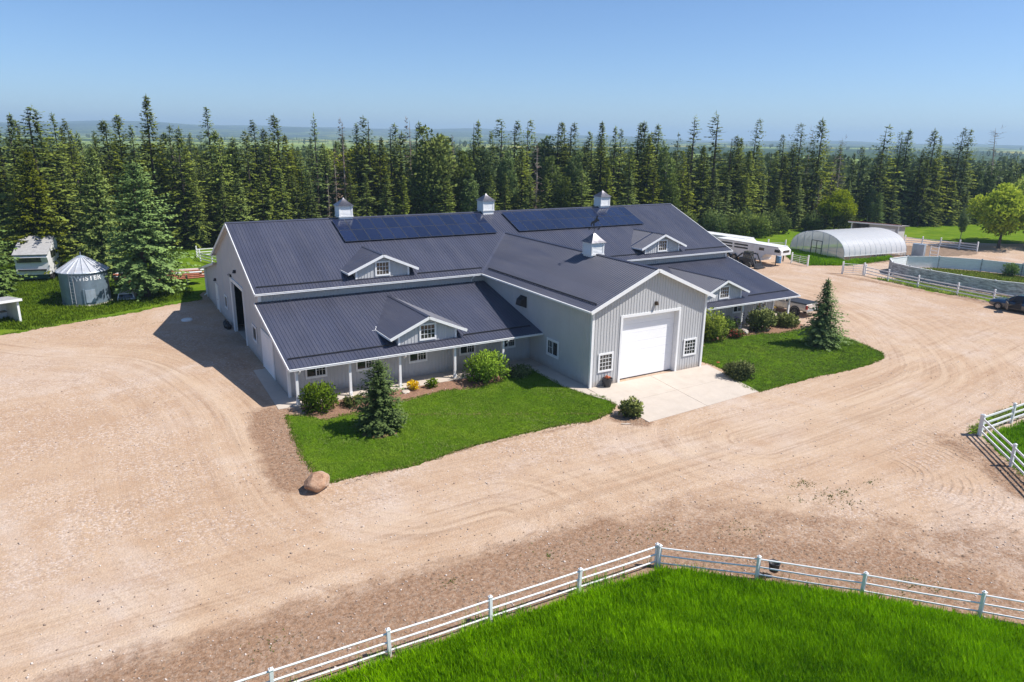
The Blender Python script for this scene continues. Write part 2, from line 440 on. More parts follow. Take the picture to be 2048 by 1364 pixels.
# ------------------------------------------------------------------ ground materials
def m_yard():
    t = NT('gravel_and_dirt_yard'); g = t.coord('Object')
    big = t.noise(g, 0.11, 5.0, 0.62, 0.8)
    mid = t.noise(g, 0.55, 6.0, 0.65, 0.4)
    fine = t.noise(g, 5.0, 6.0, 0.72)
    grit = t.noise(g, 26.0, 3.0, 0.8)
    peb = t.vor(g, 13.0, 'Color')
    pebd = t.vor(g, 13.0)
    # streaks left by wheels, along the two driving directions
    st = st2 = 0.0
    for k in '123':
        u = t.attr('along'+k); v = t.attr('across'+k); w = t.attr('weight'+k)
        cx = t.n('ShaderNodeCombineXYZ'); t.l(t.math('MULTIPLY', u, 0.035), cx.inputs[0]); t.l(v, cx.inputs[1]); cx.inputs[2].default_value = float(k)*7
        st = t.math('ADD', st, t.math('MULTIPLY', w, t.math('SUBTRACT', t.noise(cx.outputs[0], 1.15, 7.0, 0.68, 0.15), 0.5)))
        st2 = t.math('ADD', st2, t.math('MULTIPLY', w, t.math('SUBTRACT', t.noise(cx.outputs[0], 3.4, 4.0, 0.6), 0.5)))
    st = t.math('ADD', st, 0.5); st2 = t.math('ADD', st2, 0.5)
    base = t.ramp(big, [(0.30, (0.40, 0.262, 0.165)), (0.50, (0.47, 0.332, 0.225)), (0.66, (0.52, 0.415, 0.335))])
    c = t.mix(t.math('MULTIPLY', t.ramp(mid, [(0.38, 0.0), (0.72, 1.0)]), 0.62), base, (0.375, 0.235, 0.142))
    sm = t.attr('smooth')
    c = t.mix(t.math('MULTIPLY', t.ramp(st, [(0.40, 0.0), (0.66, 1.0)]), t.math('ADD', t.math('MULTIPLY', sm, 0.5), 0.22)), c, (0.545, 0.415, 0.295))
    c = t.mix(t.math('MULTIPLY', t.ramp(st2, [(0.50, 0.0), (0.70, 1.0)]), t.math('ADD', t.math('MULTIPLY', sm, 0.3), 0.36)), c, (0.29, 0.185, 0.118))
    # tractor tread: turning arcs pressed into the soft ground
    rg = t.math('ADD', t.attr('ring'), t.math('MULTIPLY', t.noise(g, 0.8, 3.0, 0.5), 0.35))
    tread = t.math('MULTIPLY', t.ramp(t.math('FRACT', t.math('MULTIPLY', rg, 2.6)), [(0.25, 0.0), (0.5, 1.0), (0.75, 0.0)]), t.math('MULTIPLY', t.attr('ringw'), t.ramp(t.noise(g, 0.45, 5.0, 0.65), [(0.42, 0.0), (0.6, 1.0)])))
    c = t.mix(t.math('MULTIPLY', tread, 0.55), c, (0.27, 0.18, 0.12))
    # gravel stones: light and dark grains, fewer where wheels polished the sand
    keep = t.math('SUBTRACT', 1.0, t.math('MULTIPLY', sm, 0.75))
    sep = t.n('ShaderNodeSeparateColor'); t.l(peb, sep.inputs[0])
    gl = t.math('MULTIPLY', t.ramp(sep.outputs[0], [(0.62, 0.0), (0.80, 1.0)]), keep)
    gd = t.math('MULTIPLY', t.ramp(sep.outputs[1], [(0.68, 0.0), (0.82, 1.0)]), keep)
    patch = t.ramp(t.noise(g, 0.32, 4.0, 0.6), [(0.35, 0.15), (0.6, 1.0)])
    c = t.mix(t.math('MULTIPLY', t.math('MULTIPLY', gl, patch), 0.5), c, (0.64, 0.545, 0.475))
    c = t.mix(t.math('MULTIPLY', t.math('MULTIPLY', gd, patch), 0.45), c, (0.26, 0.185, 0.15))
    # turned soil by the fences and beds
    dk = t.attr('soil')
    edge = t.math('ADD', dk, t.math('MULTIPLY', t.math('SUBTRACT', t.noise(g, 0.9, 7.0, 0.7), 0.5), 1.1))
    dm = t.ramp(edge, [(0.34, 0.0), (0.66, 1.0)])
    soil = t.ramp(fine, [(0.30, (0.165, 0.093, 0.054)), (0.55, (0.30, 0.182, 0.112)), (0.75, (0.41, 0.275, 0.182))])
    soil = t.mix(t.math('MULTIPLY', gl, 0.4), soil, (0.42, 0.33, 0.26))
    c = t.mix(t.math('MULTIPLY', dm, 0.94), c, soil)
    c = t.mix(0.55, c, t.ramp(grit, [(0.25, 0.32), (0.5, 0.5), (0.78, 0.70)]), 'OVERLAY')
    c = t.mix(0.30, c, t.ramp(fine, [(0.3, 0.40), (0.7, 0.60)]), 'OVERLAY')
    h = t.math('ADD', t.math('MULTIPLY', grit, 0.35), t.math('MULTIPLY', t.math('SUBTRACT', 1.0, pebd), 0.5))
    h = t.math('ADD', h, t.math('MULTIPLY', fine, t.math('ADD', t.math('MULTIPLY', dm, 2.2), 0.4)))
    nm = t.bump(h, 0.55, 0.05)
    nm = t.bump(st, 0.5, 0.16, nm)
    nm = t.bump(tread, 0.5, 0.05, nm)
    return t.done(c, 0.95, 0.0, nm, 0.15)
M['yard'] = m_yard()

def m_lawn(name, lo, mid, hi, dry=0.12):
    t = NT(name); g = t.coord('Object')
    a = t.noise(g, 0.35, 6.0, 0.65, 0.4); b = t.noise(g, 9.0, 5.0, 0.75)
    s = t.noise(t.mapv(g, (0.25, 1.4, 1), (0, 0, R(20))), 1.2, 4.0, 0.6)
    c = t.ramp(a, [(0.28, lo), (0.5, mid), (0.72, hi)])
    c = t.mix(0.6, c, t.ramp(b, [(0.25, 0.28), (0.75, 0.72)]), 'OVERLAY')
    c = t.mix(0.35, c, t.ramp(s, [(0.35, 0.38), (0.65, 0.62)]), 'OVERLAY')
    d = t.noise(g, 0.8, 8.0, 0.7)
    c = t.mix(t.math('MULTIPLY', t.ramp(d, [(0.60, 0.0), (0.74, 1.0)]), dry*3), c, (0.20, 0.21, 0.045))
    return t.done(c, 0.95, 0.0, t.bump(b, 0.8, 0.05), 0.02)
M['lawn'] = m_lawn('mown_lawn', (0.052, 0.115, 0.004), (0.078, 0.150, 0.005), (0.125, 0.195, 0.010))
M['meadow'] = m_lawn('rough_meadow', (0.07, 0.135, 0.007), (0.11, 0.185, 0.011), (0.17, 0.225, 0.022), 0.25)
M['pastureground'] = m_lawn('pasture_ground', (0.045, 0.12, 0.008), (0.065, 0.16, 0.01), (0.09, 0.19, 0.014), 0.05)
M['mulch'] = simple('reddish_mulch', (0.25, 0.145, 0.095), 0.95, 0, 0.45, 9.0, spec=0.1, bump=0.8, bscale=14)
M['gardensoil'] = simple('garden_soil', (0.23, 0.16, 0.115), 0.95, 0, 0.35, 2.0, spec=0.1, bump=0.8, bscale=8, dirt=(0.3, 0.26, 0.12), dirt_amt=0.4)
M['concrete'] = simple('pale_concrete', (0.53, 0.46, 0.385), 0.85, 0, 0.07, 0.9, spec=0.2, bump=0.15, bscale=60, dirt=(0.42, 0.34, 0.26), dirt_amt=0.35)
M['trackdirt'] = simple('tyre_pressed_dirt', (0.40, 0.285, 0.20), 0.95, 0, 0.16, 3.0, spec=0.1, bump=0.5, bscale=20)

def m_land():
    """the land between the yard and the hills: forest floor, hay fields, bush"""
    t = NT('prairie_land'); g = t.geo()
    p = t.vor(t.mapv(g, (0.0016, 0.0026, 1.0)), 1.0, 'Color')
    sp = t.n('ShaderNodeSeparateColor'); t.l(p, sp.inputs[0])
    fields = t.ramp(sp.outputs[0], [(0.0, (0.035, 0.065, 0.022)), (0.34, (0.24, 0.32, 0.075)), (0.52, (0.04, 0.07, 0.025)), (0.72, (0.30, 0.36, 0.11)), (0.86, (0.05, 0.085, 0.03)), (0.95, (0.42, 0.38, 0.06))], 'CONSTANT')
    n = t.noise(g, 0.02, 6.0, 0.7)
    c = t.mix(t.ramp(n, [(0.5, 0.0), (0.56, 1.0)]), fields, (0.035, 0.062, 0.022))
    c = t.mix(0.5, c, t.ramp(t.noise(g, 0.15, 5.0, 0.7), [(0.3, 0.35), (0.7, 0.62)]), 'OVERLAY')
    near = t.n('ShaderNodeVectorMath', operation='LENGTH'); t.l(t.mapv(g, (1, 1, 0)), near.inputs[0])
    k = t.ramp(t.math('MULTIPLY', near.outputs['Value'], 1/400.0), [(0.45, 0.0), (0.75, 1.0)])
    floor = t.ramp(t.noise(g, 0.4, 6.0, 0.7), [(0.3, (0.03, 0.045, 0.016)), (0.7, (0.07, 0.10, 0.028))])
    c = t.mix(k, floor, c)
    far = t.ramp(t.math('MULTIPLY', near.outputs['Value'], 1/6000.0), [(0.35, 0.0), (0.7, 1.0)])
    c = t.mix(t.math('MULTIPLY', far, t.ramp(t.noise(g, 0.0035, 5.0, 0.65), [(0.40, 1.0), (0.62, 0.0)])), c, (0.028, 0.05, 0.03))
    return t.done(c, 0.95, 0.0, None, 0.05)
M['land'] = m_land()

# ------------------------------------------------------------------ ground sheets
def grid_sheet(name, x0, x1, y0, y1, step, z, mat, hf=None):
    xs = np.arange(x0, x1+step*0.5, step); ys = np.arange(y0, y1+step*0.5, step)
    X, Y = np.meshgrid(xs, ys); nx, ny = len(xs), len(ys)
    Z = np.full_like(X, z) if hf is None else hf(X, Y)
    V = np.stack([X.ravel(), Y.ravel(), Z.ravel()], 1)
    i = np.arange(nx-1)[None, :]+np.arange(ny-1)[:, None]*nx
    F = np.stack([i, i+1, i+1+nx, i+nx], -1).reshape(-1, 4)
    return V, F, X.ravel(), Y.ravel()

# land out to the hills, as one polar sheet
def hill_h(az, r):
    """height of the land at azimuth az (from +Y towards +X) and distance r"""
    top = 53 + 13*np.sin(az*5.1+0.4) + 10*np.sin(az*13.0+1.1) + 6*np.sin(az*29.0) - 44*np.clip((az-0.55)/0.6, -0.2, 1.2)
    s = np.clip((r-2600)/3600, 0, 1); s = s*s*(3-2*s)
    ro = 7*np.sin(az*41+r*0.0021)+5*np.sin(az*23-r*0.0037)
    return s*top + np.clip((r-1500)/1500, 0, 1)*ro*0.6
def land():
    rr = np.concatenate([np.linspace(0.001, 400, 12), np.geomspace(450, 7400, 60)])
    aa = np.radians(np.linspace(-180, 180, 361))
    Rr, A = np.meshgrid(rr, aa, indexing='ij')
    X = Rr*np.sin(A); Y = Rr*np.cos(A); Z = hill_h(A, Rr)
    V = np.stack([X.ravel(), Y.ravel(), Z.ravel()], 1)
    na = len(aa); i = np.arange(len(rr)-1)[:, None]*na+np.arange(na-1)[None, :]
    F = np.stack([i, i+1, i+1+na, i+na], -1).reshape(-1, 4)[:, ::-1]
    r1 = 2300
    c = Rr.ravel()[F].mean(1)
    for name, sel in (('ground', c < r1), ('hills', c >= r1)):
        Fs = F[sel]; u, inv = np.unique(Fs, return_inverse=True)
        o = link(name, np_mesh(name, V[u], inv.reshape(-1, 4), M['land'], smooth=True))
        tag(o, kind='structure')
land()

def polydist(P, X, Y):
    """distance to a polyline, arc length and signed side"""
    best = np.full(X.shape, 1e9); al = np.zeros(X.shape); sg = np.zeros(X.shape); acc = 0.0
    for (ax, ay), (bx, by) in zip(P[:-1], P[1:]):
        dx, dy = bx-ax, by-ay; L = math.hypot(dx, dy)
        tt = np.clip(((X-ax)*dx+(Y-ay)*dy)/(L*L), 0, 1)
        d = np.hypot(X-ax-tt*dx, Y-ay-tt*dy)
        s = np.sign(dx*(Y-ay)-dy*(X-ax))
        m = d < best
        best = np.where(m, d, best); al = np.where(m, acc+tt*L, al); sg = np.where(m, s*d, sg); acc += L
    return best, al, sg

def spline(P, k=8):
    P = [Vector((*p, 0)) for p in P]; Q = []
    for i in range(len(P)-1):
        p0, p1, p2, p3 = P[max(i-1, 0)], P[i], P[i+1], P[min(i+2, len(P)-1)]
        for j in range(k):
            t = j/k
            q = 0.5*((2*p1)+(p2-p0)*t+(2*p0-5*p1+4*p2-p3)*t*t+(3*p1-p0-3*p2+p3)*t**3)
            Q.append((q.x, q.y))
    Q.append((P[-1].x, P[-1].y)); return Q

ROAD = spline([(-40, -22), (-22, -24.5), (-12.14, -24.40), (-7.04, -24.46), (-1.02, -24.53), (6.80, -24.42), (17.07, -24.50), (31.19, -24.05), (46.25, -22.20), (60.26, -20.75), (90, -22)], 6)
LANE = spline([(-24, 24), (-13.69, 11.44), (-6.53, 5.00), (-3.66, -5.27), (-3.53, -13.20), (-3.03, -20.65), (0.17, -24.60), (3.96, -25.00)], 6)
EAST = spline([(54.40, 6.52), (54.62, -2.41), (49.37, -13.26), (39.91, -22.13), (30.91, -23.90), (19.40, -24.37)], 6)
SOIL = [  # polyline, half width, strength
    ([(-14, -28.9), (-6.2, -28.9), (0.7, -29.1), (7.0, -29.2)], 2.1, 1.0),
    ([(7.2, -29.6), (10.2, -31.9), (12.8, -34.3), (15.5, -37)], 2.0, 0.95),
    ([(10.60, -29.58), (14.93, -33.26), (19.81, -37.16)], 3.0, 0.55),
    ([(29.60, -31.36), (28.82, -29.52), (27.18, -33.81)], 1.2, 0.55),
    ([(27.69, -32.29), (25.78, -34.69)], 1.0, 0.7),
    ([(-1.52, -9.08), (-1.93, -14.08), (-2.16, -17.32)], 1.2, 0.95),
    ([(15.21, -18.82), (15.99, -19.82)], 0.6, 0.8),
    ([(-0.57, -18.92), (4.98, -18.20), (12.41, -18.43)], 0.22, 0.5),
    ([(30.79, -10.43), (42.29, -9.61)], 0.4, 0.4),
    ([(-1.98, 5.29), (-1.07, -3.69)], 0.9, 0.35),
    ([(66.5, 5.0), (66.6, -3), (66.4, -12), (64.0, -20)], 0.8, 0.6),
]
def yard():
    V, F, X, Y = grid_sheet('yard', -45, 116, -46, 46, 0.35, 0.004, None)
    d1, a1, s1 = polydist(ROAD, X, Y); d2, a2, s2 = polydist(LANE, X, Y); d3, a3, s3 = polydist(EAST, X, Y)
    w1, w2, w3 = np.exp(-(d1/9.0)**2), np.exp(-(d2/8.5)**2), np.exp(-(d3/12.0)**2)
    tot = np.maximum(1.0, (w1**2+w2**2+w3**2)**0.5); w1, w2, w3 = w1/tot, w2/tot, w3/tot
    sm = np.maximum(np.exp(-(d1/3.4)**2), np.maximum(0.75*np.exp(-(d2/1.8)**2), 0.85*np.exp(-(d3/5.0)**2)))
    soil = np.zeros_like(X)
    for P, wd, st in SOIL:
        d, _, _ = polydist(P, X, Y); soil = np.maximum(soil, st*np.clip(1.35-d/wd*0.75, 0, 1))
    rc = (21.98, -29.46); ring = np.hypot(X-rc[0], Y-rc[1]); ra = np.arctan2(Y-rc[1], X-rc[0])
    rw = np.clip((ring-1.0)/1.0, 0, 1)*np.clip((9.5-ring)/3.0, 0, 1)*np.clip((1.5-np.abs(ra+0.7))/0.6, 0, 1)
    o = link('yard', np_mesh('yard', V, F, M['yard'], {'along1': a1, 'across1': s1, 'weight1': w1, 'along2': a2, 'across2': s2, 'weight2': w2, 'along3': a3, 'across3': s3, 'weight3': w3, 'smooth': sm, 'soil': soil, 'ring': ring, 'ringw': rw}))
    tag(o, kind='structure')
yard()

def rough_poly(P, amp=0.16, step=0.5, seed=1):
    """the outline of a lawn with a hand-mown, slightly ragged edge"""
    r = random.Random(seed); Q = []; step = min(step, 0.28)
    for (ax, ay), (bx, by) in zip(P, P[1:]+P[:1]):
        L = math.hypot(bx-ax, by-ay); n = max(1, int(L/step))
        nx, ny = -(by-ay)/max(L, 1e-6), (bx-ax)/max(L, 1e-6)
        for j in range(n):
            t = j/n; k = (r.uniform(-amp, amp)+amp*0.9*math.sin(ax*1.7+by+t*L*0.9)*math.sin(t*math.pi)) if j else 0
            Q.append((ax+(bx-ax)*t+nx*k, ay+(by-ay)*t+ny*k))
    return Q
def sheet(name, P, z, mat, kind='structure', thick=0.0):
    me = bpy.data.meshes.new(name); bm = bmesh.new()
    f = bm.faces.new([bm.verts.new((x, y, z)) for x, y in P])
    if f.normal.z < 0: f.normal_flip()
    if thick:
        g = bmesh.ops.extrude_face_region(bm, geom=[f])
        for v in g['geom']:
            if isinstance(v, bmesh.types.BMVert): v.co.z -= thick
        bmesh.ops.recalc_face_normals(bm, faces=bm.faces)
    bmesh.ops.triangulate(bm, faces=[q for q in bm.faces if len(q.verts) > 4])
    bm.to_mesh(me); bm.free(); me.materials.append(mat)
    return tag(link(name, me), kind=kind)

LAWN_L = [(-0.87, -9.52), (-1.22, -12.23), (-1.49, -15.30), (-1.39, -17.86), (-1.13, -18.50), (0.29, -18.45), (2.14, -18.71), (4.03, -18.52), (6.48, -18.01), (9.18, -17.98), (11.73, -17.98), (13.51, -18.31), (15.13, -17.93), (16.38, -17.01), (16.50, -15.56), (15.88, -14.83), (15.40, -12.72), (15.55, -9.18), (14.36, -8.79), (12.42, -10.16), (10.40, -10.57), (8.61, -10.02), (7.17, -10.24), (5.79, -10.46), (4.44, -10.74), (2.28, -10.97), (0.81, -11.17), (0.01, -10.07)]
LAWN_R = [(27.07, -13.15), (27.22, -14.52), (26.96, -15.85), (25.96, -17.51), (25.58, -18.71), (25.74, -19.52), (28.27, -19.40), (30.78, -19.29), (32.87, -19.36), (34.89, -19.46), (37.31, -19.35), (39.03, -19.07), (40.17, -18.58), (40.82, -17.92), (41.45, -16.62), (42.16, -14.30), (42.66, -12.35), (42.97, -10.33), (40.65, -10.59), (38.14, -10.52), (37.00, -9.93), (35.38, -9.60), (34.11, -9.61), (32.65, -9.83), (31.03, -9.62)]
BED_L = [(0.15, -8.62), (0.04, -10.17), (0.79, -11.24), (2.26, -11.04), (4.41, -10.81), (7.14, -10.32), (8.57, -10.10), (10.36, -10.65), (12.38, -10.25), (13.97, -9.06), (15.2, -8.62)]
BED_R = [(30.92, -9.72), (32.54, -9.93), (34.00, -9.72), (36.87, -10.04), (38.02, -10.63), (40.51, -10.70), (42.68, -9.81), (42.4, -8.3), (26.3, -6.9)]
MEADOW_L = [(-60, 20), (-15.82, 16.86), (-13.95, 17.51), (-10.94, 18.75), (-7.27, 19.91), (-3.97, 22.01), (-0.91, 22.97), (-0.8, 24.6), (0.2, 27.2), (46, 27.2), (52, 34), (58, 60), (-60, 90)]
GARDEN = [(83.16, 14.87), (89.46, 10.43), (97.62, 16.24), (103.27, 12.50), (103.11, 6.59), (98.45, 5.24), (87.92, 7.35), (79.40, 6.98), (73.67, 8.07)]
GREEN_GH = [(76.50, 20.51), (78.15, 19.75), (80.32, 16.70), (75.79, 9.55), (85.06, 9.16), (83.67, 8.00), (73.92, 7.54), (70.32, 9.26), (69.01, 9.89), (70.55, 13.78)]
FLOOR = [(46, 27), (56, 23.5), (70, 22.5), (76.5, 21.3), (79.5, 20.6), (88, 17.5), (92, 21), (95, 26.5), (106, 27), (112, 30), (116, 46), (46, 46)]
TREELAWN = [(108.91, 19.77), (106.41, 8.26), (108.5, 2.2), (118, -12), (150, -12), (160, 40), (112, 44)]
PEN_GRASS = [(73.0, 1.0), (72.0, -4), (72.0, -8), (72.3, -11), (74, -14), (77.5, -16), (82, -14.6), (85.2, -11), (85.9, -6.5), (84.7, -2.5), (82.3, 1), (79, 2.9), (75.4, 2.8)]
PEN_STRIP = [(68.4, 1.0), (71.4, -1), (71.2, -11), (72, -15), (68.5, -19), (67.6, -12), (67.3, -5)]
PASTURE = [(7.35, -31.2), (4.1, -30.95), (0.7, -30.8), (-2.7, -30.65), (-6.2, -30.5), (-20, -30.2), (-20, -46), (4, -52), (24, -52), (24, -47.6), (17.2, -41.0), (14.7, -38.6), (12.3, -35.9), (9.9, -33.4)]
PASTURE_R = [(30.80, -30.08), (34.3, -30.2), (60, -30.2), (60, -55), (10, -52), (24.6, -36.8), (28.2, -33.2)]
MARGIN_R = [(31.30, -29.19), (35.81, -28.60), (38.92, -28.80), (60, -27.0), (60, -29.7), (34.3, -29.7), (31.04, -29.83), (30.50, -29.53)]
for nm_, P, z, m_, amp in (('meadow', MEADOW_L, 0.008, 'meadow', 0.22), ('lawn', LAWN_L, 0.010, 'lawn', 0.10), ('lawn', LAWN_R, 0.010, 'lawn', 0.09),
        ('flower_bed', BED_L, 0.016, 'mulch', 0.05), ('flower_bed', BED_R, 0.016, 'mulch', 0.05), ('vegetable_garden', GARDEN, 0.010, 'gardensoil', 0.25),
        ('meadow', GREEN_GH, 0.014, 'meadow', 0.2), ('meadow', FLOOR, 0.007, 'meadow', 0.3), ('lawn', TREELAWN, 0.010, 'meadow', 0.2), ('meadow', PEN_GRASS, 0.010, 'meadow', 0.0), ('meadow', PEN_STRIP, 0.008, 'meadow', 0.35),
        ('pasture', PASTURE, 0.012, 'pastureground', 0.15), ('pasture', PASTURE_R, 0.012, 'pastureground', 0.1), ('meadow', MARGIN_R, 0.009, 'meadow', 0.15)):
    sheet(nm_, rough_poly(P, amp, 0.5, len(P)), z, M[m_])
sheet('lane', [(101.5, 16), (103, 10), (103.3, 5), (110, 1), (130, -6), (140, 2), (116, 9), (107, 17)], 0.014, M['yard'])

# tree rings of bare soil in the lawns
for c, r_ in (((2.90, -14.18), 0.95), ((37.96, -14.79), 0.5)):
    sheet('bare_soil', [(c[0]+r_*math.cos(a)*rnd.uniform(0.8, 1.1), c[1]+r_*math.sin(a)*rnd.uniform(0.8, 1.1)) for a in np.linspace(0, 2*math.pi, 22)[:-1]], 0.018, M['mulch'])

# ------------------------------------------------------------------ concrete: apron slabs, walkway, porch slabs
apron = [(16.38, -17.01), (16.31, -20.07), (25.64, -19.57), (26.26, -14.01)]
def lerp2(a, b, t): return (a[0]+(b[0]-a[0])*t, a[1]+(b[1]-a[1])*t)
def slab(name, P, z, joint=0.012):
    c = (sum(p[0] for p in P)/len(P), sum(p[1] for p in P)/len(P))
    Q = []
    for p in P:
        d = math.hypot(p[0]-c[0], p[1]-c[1]); k = (d-joint*1.4)/d
        Q.append((c[0]+(p[0]-c[0])*k, c[1]+(p[1]-c[1])*k))
    return sheet(name, Q, z, M['concrete'], thick=0.16)
A0, A1, B0, B1 = (16.55, -13.95), (26.9, -13.95), (16.3, -20.0), (25.75, -19.45)
for i in range(2):
    for j in range(2):
        f = lambda s, t: lerp2(lerp2(A0, A1, s), lerp2(B0, B1, s), t)
        slab('driveway_slab', [f(i/2, j/2), f((i+1)/2, j/2), f((i+1)/2, (j+1)/2), f(i/2, (j+1)/2)], 0.03)
slab('walkway_slab', [(15.5, -8.65), (16.72, -8.65), (16.72, -13.93), (16.5, -13.93), (16.5, -16.5), (15.95, -14.9), (15.4, -12.6)], 0.028)
for i in range(5):
    x0, x1 = -0.25+i*3.39, -0.25+(i+1)*3.39
    slab('porch_slab', [(x0, -8.58), (x1, -8.58), (x1, -6.80), (x0, -6.80)], 0.034)
slab('porch_slab', [(-1.05, -8.45), (-0.27, -8.45), (-0.02, -6.7), (-0.02, -0.6), (-0.85, -0.6)], 0.03)
for i in range(4):
    x0, x1 = 26.3+i*4.4, 26.3+(i+1)*4.4
    slab('porch_slab', [(x0, -8.5), (x1, -8.5), (x1, -6.80), (x0, -6.80)], 0.034)
slab('porch_slab', [(42.1, -6.75), (44.6, -6.75), (44.6, 0.0), (42.1, 0.0)], 0.03)
slab('barn_floor', [(0.1, 5.0), (9, 5.0), (9, 11.5), (0.1, 11.5)], 0.02)
# ------------------------------------------------------------------ the barn
RZ, EZ, EY, RY = 8.681, 5.065, -0.49, 8.366          # main ridge / eave
SM = (RZ-EZ)/(RY-EY)
PYE, PZE = -8.45, 2.275
SL = (4.399-PZE)/8.45                                          # porch roofs
XL, XR = -0.34, 43.24
WX, WH, WHR, WYF, WYW, WRZ = 21.461, 4.716, 5.16, -14.33, -13.93, 7.272
SWG = (WRZ-EZ)/WHR
RIB = 0.2286
barn = empty('barn', (0, 0, 0))
tag(barn, 'large light grey metal barn with charcoal ribbed roofs, dormers, cupolas and a white garage door', 'barn')

def ribs(u0, u1, pitch=RIB, extra=(), rib=0.021, half=0.034, top=0.015):
    """cross profile of the sheet: [(u, offset)]"""
    P = [(u0, 0.0), (u1, 0.0)] + [(e, 0.0) for e in extra]
    k = 1
    while u0 + k*pitch < u1-half:
        c = u0+k*pitch
        if all(abs(c-e) > half+0.002 for e in extra):
            P += [(c-half, 0.0), (c-top, rib), (c+top, rib), (c+half, 0.0)]
        k += 1
    return sorted(P)

def sheet_wall(name, o, ud, nd, u0, u1, bot, top, holes=(), parent=None, mat='siding'):
    """ribbed siding. o: origin (x,y); ud, nd: unit directions along and out of the wall;
    top(u): height of the wall head; holes: (ua, ub, za, zb)"""
    ex = []
    for a, b, _, _ in holes: ex += [a, b]
    P = ribs(u0, u1, RIB, [e for e in ex if u0 < e < u1])
    mb = MB()
    def pt(u, off, z): return (o[0]+ud[0]*u+nd[0]*off, o[1]+ud[1]*u+nd[1]*off, z)
    for (ua, oa), (ub, ob) in zip(P[:-1], P[1:]):
        if ub-ua < 1e-4: continue
        um = (ua+ub)/2; ivs = [(bot, None)]
        segs = []; lo = bot
        for a, b, za, zb in sorted([h for h in holes if h[0] <= um <= h[1]], key=lambda h: h[2]):
            if za > lo: segs.append((lo, za))
            lo = zb
        segs.append((lo, None))
        for za, zb in segs:
            ta = top(ua) if zb is None else zb; tb = top(ub) if zb is None else zb
            if ta <= za and tb <= za: continue
            mb.quad(pt(ua, oa, za), pt(ub, ob, za), pt(ub, ob, tb), pt(ua, oa, ta))
    return mb.build(name, M[mat], parent or barn)

def sheet_roof(name, p00, ud, vd, nrm, u0, u1, v0, v1, parent=None, pitch=RIB, extra=(), under=True, mat='roof'):
    """ribbed roofing: u along the eave, v up the slope; v0(u), v1(u) clip it"""
    p00 = Vector(p00); ud = Vector(ud).normalized(); vd = Vector(vd).normalized(); nrm = Vector(nrm).normalized()
    mb = MB()
    P = ribs(u0, u1, pitch, extra, 0.024, 0.036, 0.014)
    for (ua, oa), (ub, ob) in zip(P[:-1], P[1:]):
        if ub-ua < 1e-4: continue
        a0, a1, b0, b1 = v0(ua), v1(ua), v0(ub), v1(ub)
        if a1 <= a0 and b1 <= b0: continue
        mb.quad(p00+ud*ua+vd*a0+nrm*oa, p00+ud*ub+vd*b0+nrm*ob, p00+ud*ub+vd*b1+nrm*ob, p00+ud*ua+vd*a1+nrm*oa)
    if under:
        us = sorted(set([u0, u1]+list(extra)))
        for ua, ub in zip(us[:-1], us[1:]):
            q = [p00+ud*u+vd*v-nrm*0.05 for u, v in ((ua, v0(ua)), (ub, v0(ub)), (ub, v1(ub)), (ua, v1(ua)))]
            mb.quad(*q, m=1)
    return mb.build(name, [M[mat], M['soffit']], parent or barn)

def bars(name, mat, lst, parent=None):
    mb = MB()
    for a, b, w, h in lst: mb.bar(a, b, w, h)
    return mb.build(name, M[mat], parent or barn)

cM = math.sqrt(1+SM*SM); cL = math.sqrt(1+SL*SL); cW = math.sqrt(1+SWG*SWG)
nM = (0, -SM, 1); nMb = (0, SM, 1)
LM = (RY-EY)*cM
# --- main roof
sheet_roof('roof', (XL, EY, EZ), (1, 0, 0), (0, 1, SM), nM, 0, XR-XL, lambda u: 0, lambda u: LM)
sheet_roof('roof', (XL, 2*RY-EY, EZ), (1, 0, 0), (0, -1, SM), nMb, 0, XR-XL, lambda u: 0, lambda u: LM)
mb = MB()
for sg in (-1, 1):
    a = Vector((XL-0.02, RY, RZ+0.055)); b = Vector((XR+0.02, RY, RZ+0.055)); d = Vector((0, sg*0.16, -0.16*SM))
    mb.quad(a, b, b+d, a+d) if sg < 0 else mb.quad(b, a, a+d, b+d)
    mb.quad(a+d, b+d, b+d-Vector((0, 0, 0.03)), a+d-Vector((0, 0, 0.03)))
mb.build('ridge_cap', M['roof'], barn)
# --- wing roof (its two slopes run into the main roof along straight valleys)
WL = WHR*cW
def valley(y): return max(0.0, min(1.0, SM*(y-EY)/(SWG*WHR)))
yj = EY+SWG*WHR/SM
for sg in (-1, 1):
    sheet_roof('roof', (WX+sg*WHR, WYF, EZ), (0, 1, 0), (-sg, 0, SWG), (sg*SWG, 0, 1), 0, yj-WYF,
               lambda u: WL*valley(WYF+u)+(0.012 if WYF+u > EY else 0), lambda u: WL, extra=(EY-WYF,))
mb = MB()
for sg in (-1, 1):
    a = Vector((WX, WYF-0.02, WRZ+0.055)); b = Vector((WX, yj, WRZ+0.055)); d = Vector((sg*0.16, 0, -0.16*SWG))
    mb.quad(*( (a, b, b+d, a+d) if sg > 0 else (b, a, a+d, b+d)))
    mb.quad(a+d, b+d, b+d-Vector((0, 0, 0.03)), a+d-Vector((0, 0, 0.03)))
mb.build('ridge_cap', M['roof'], barn)
for sg in (-1, 1):   # valley flashing
    mb = MB()
    a = Vector((WX+sg*WHR, EY, EZ+0.045)); b = Vector((WX, yj, WRZ+0.045))
    mb.bar(a, b, 0.20, 0.012, up=(0, -0.4, 1)); mb.build('valley_flashing', M['roof'], barn)
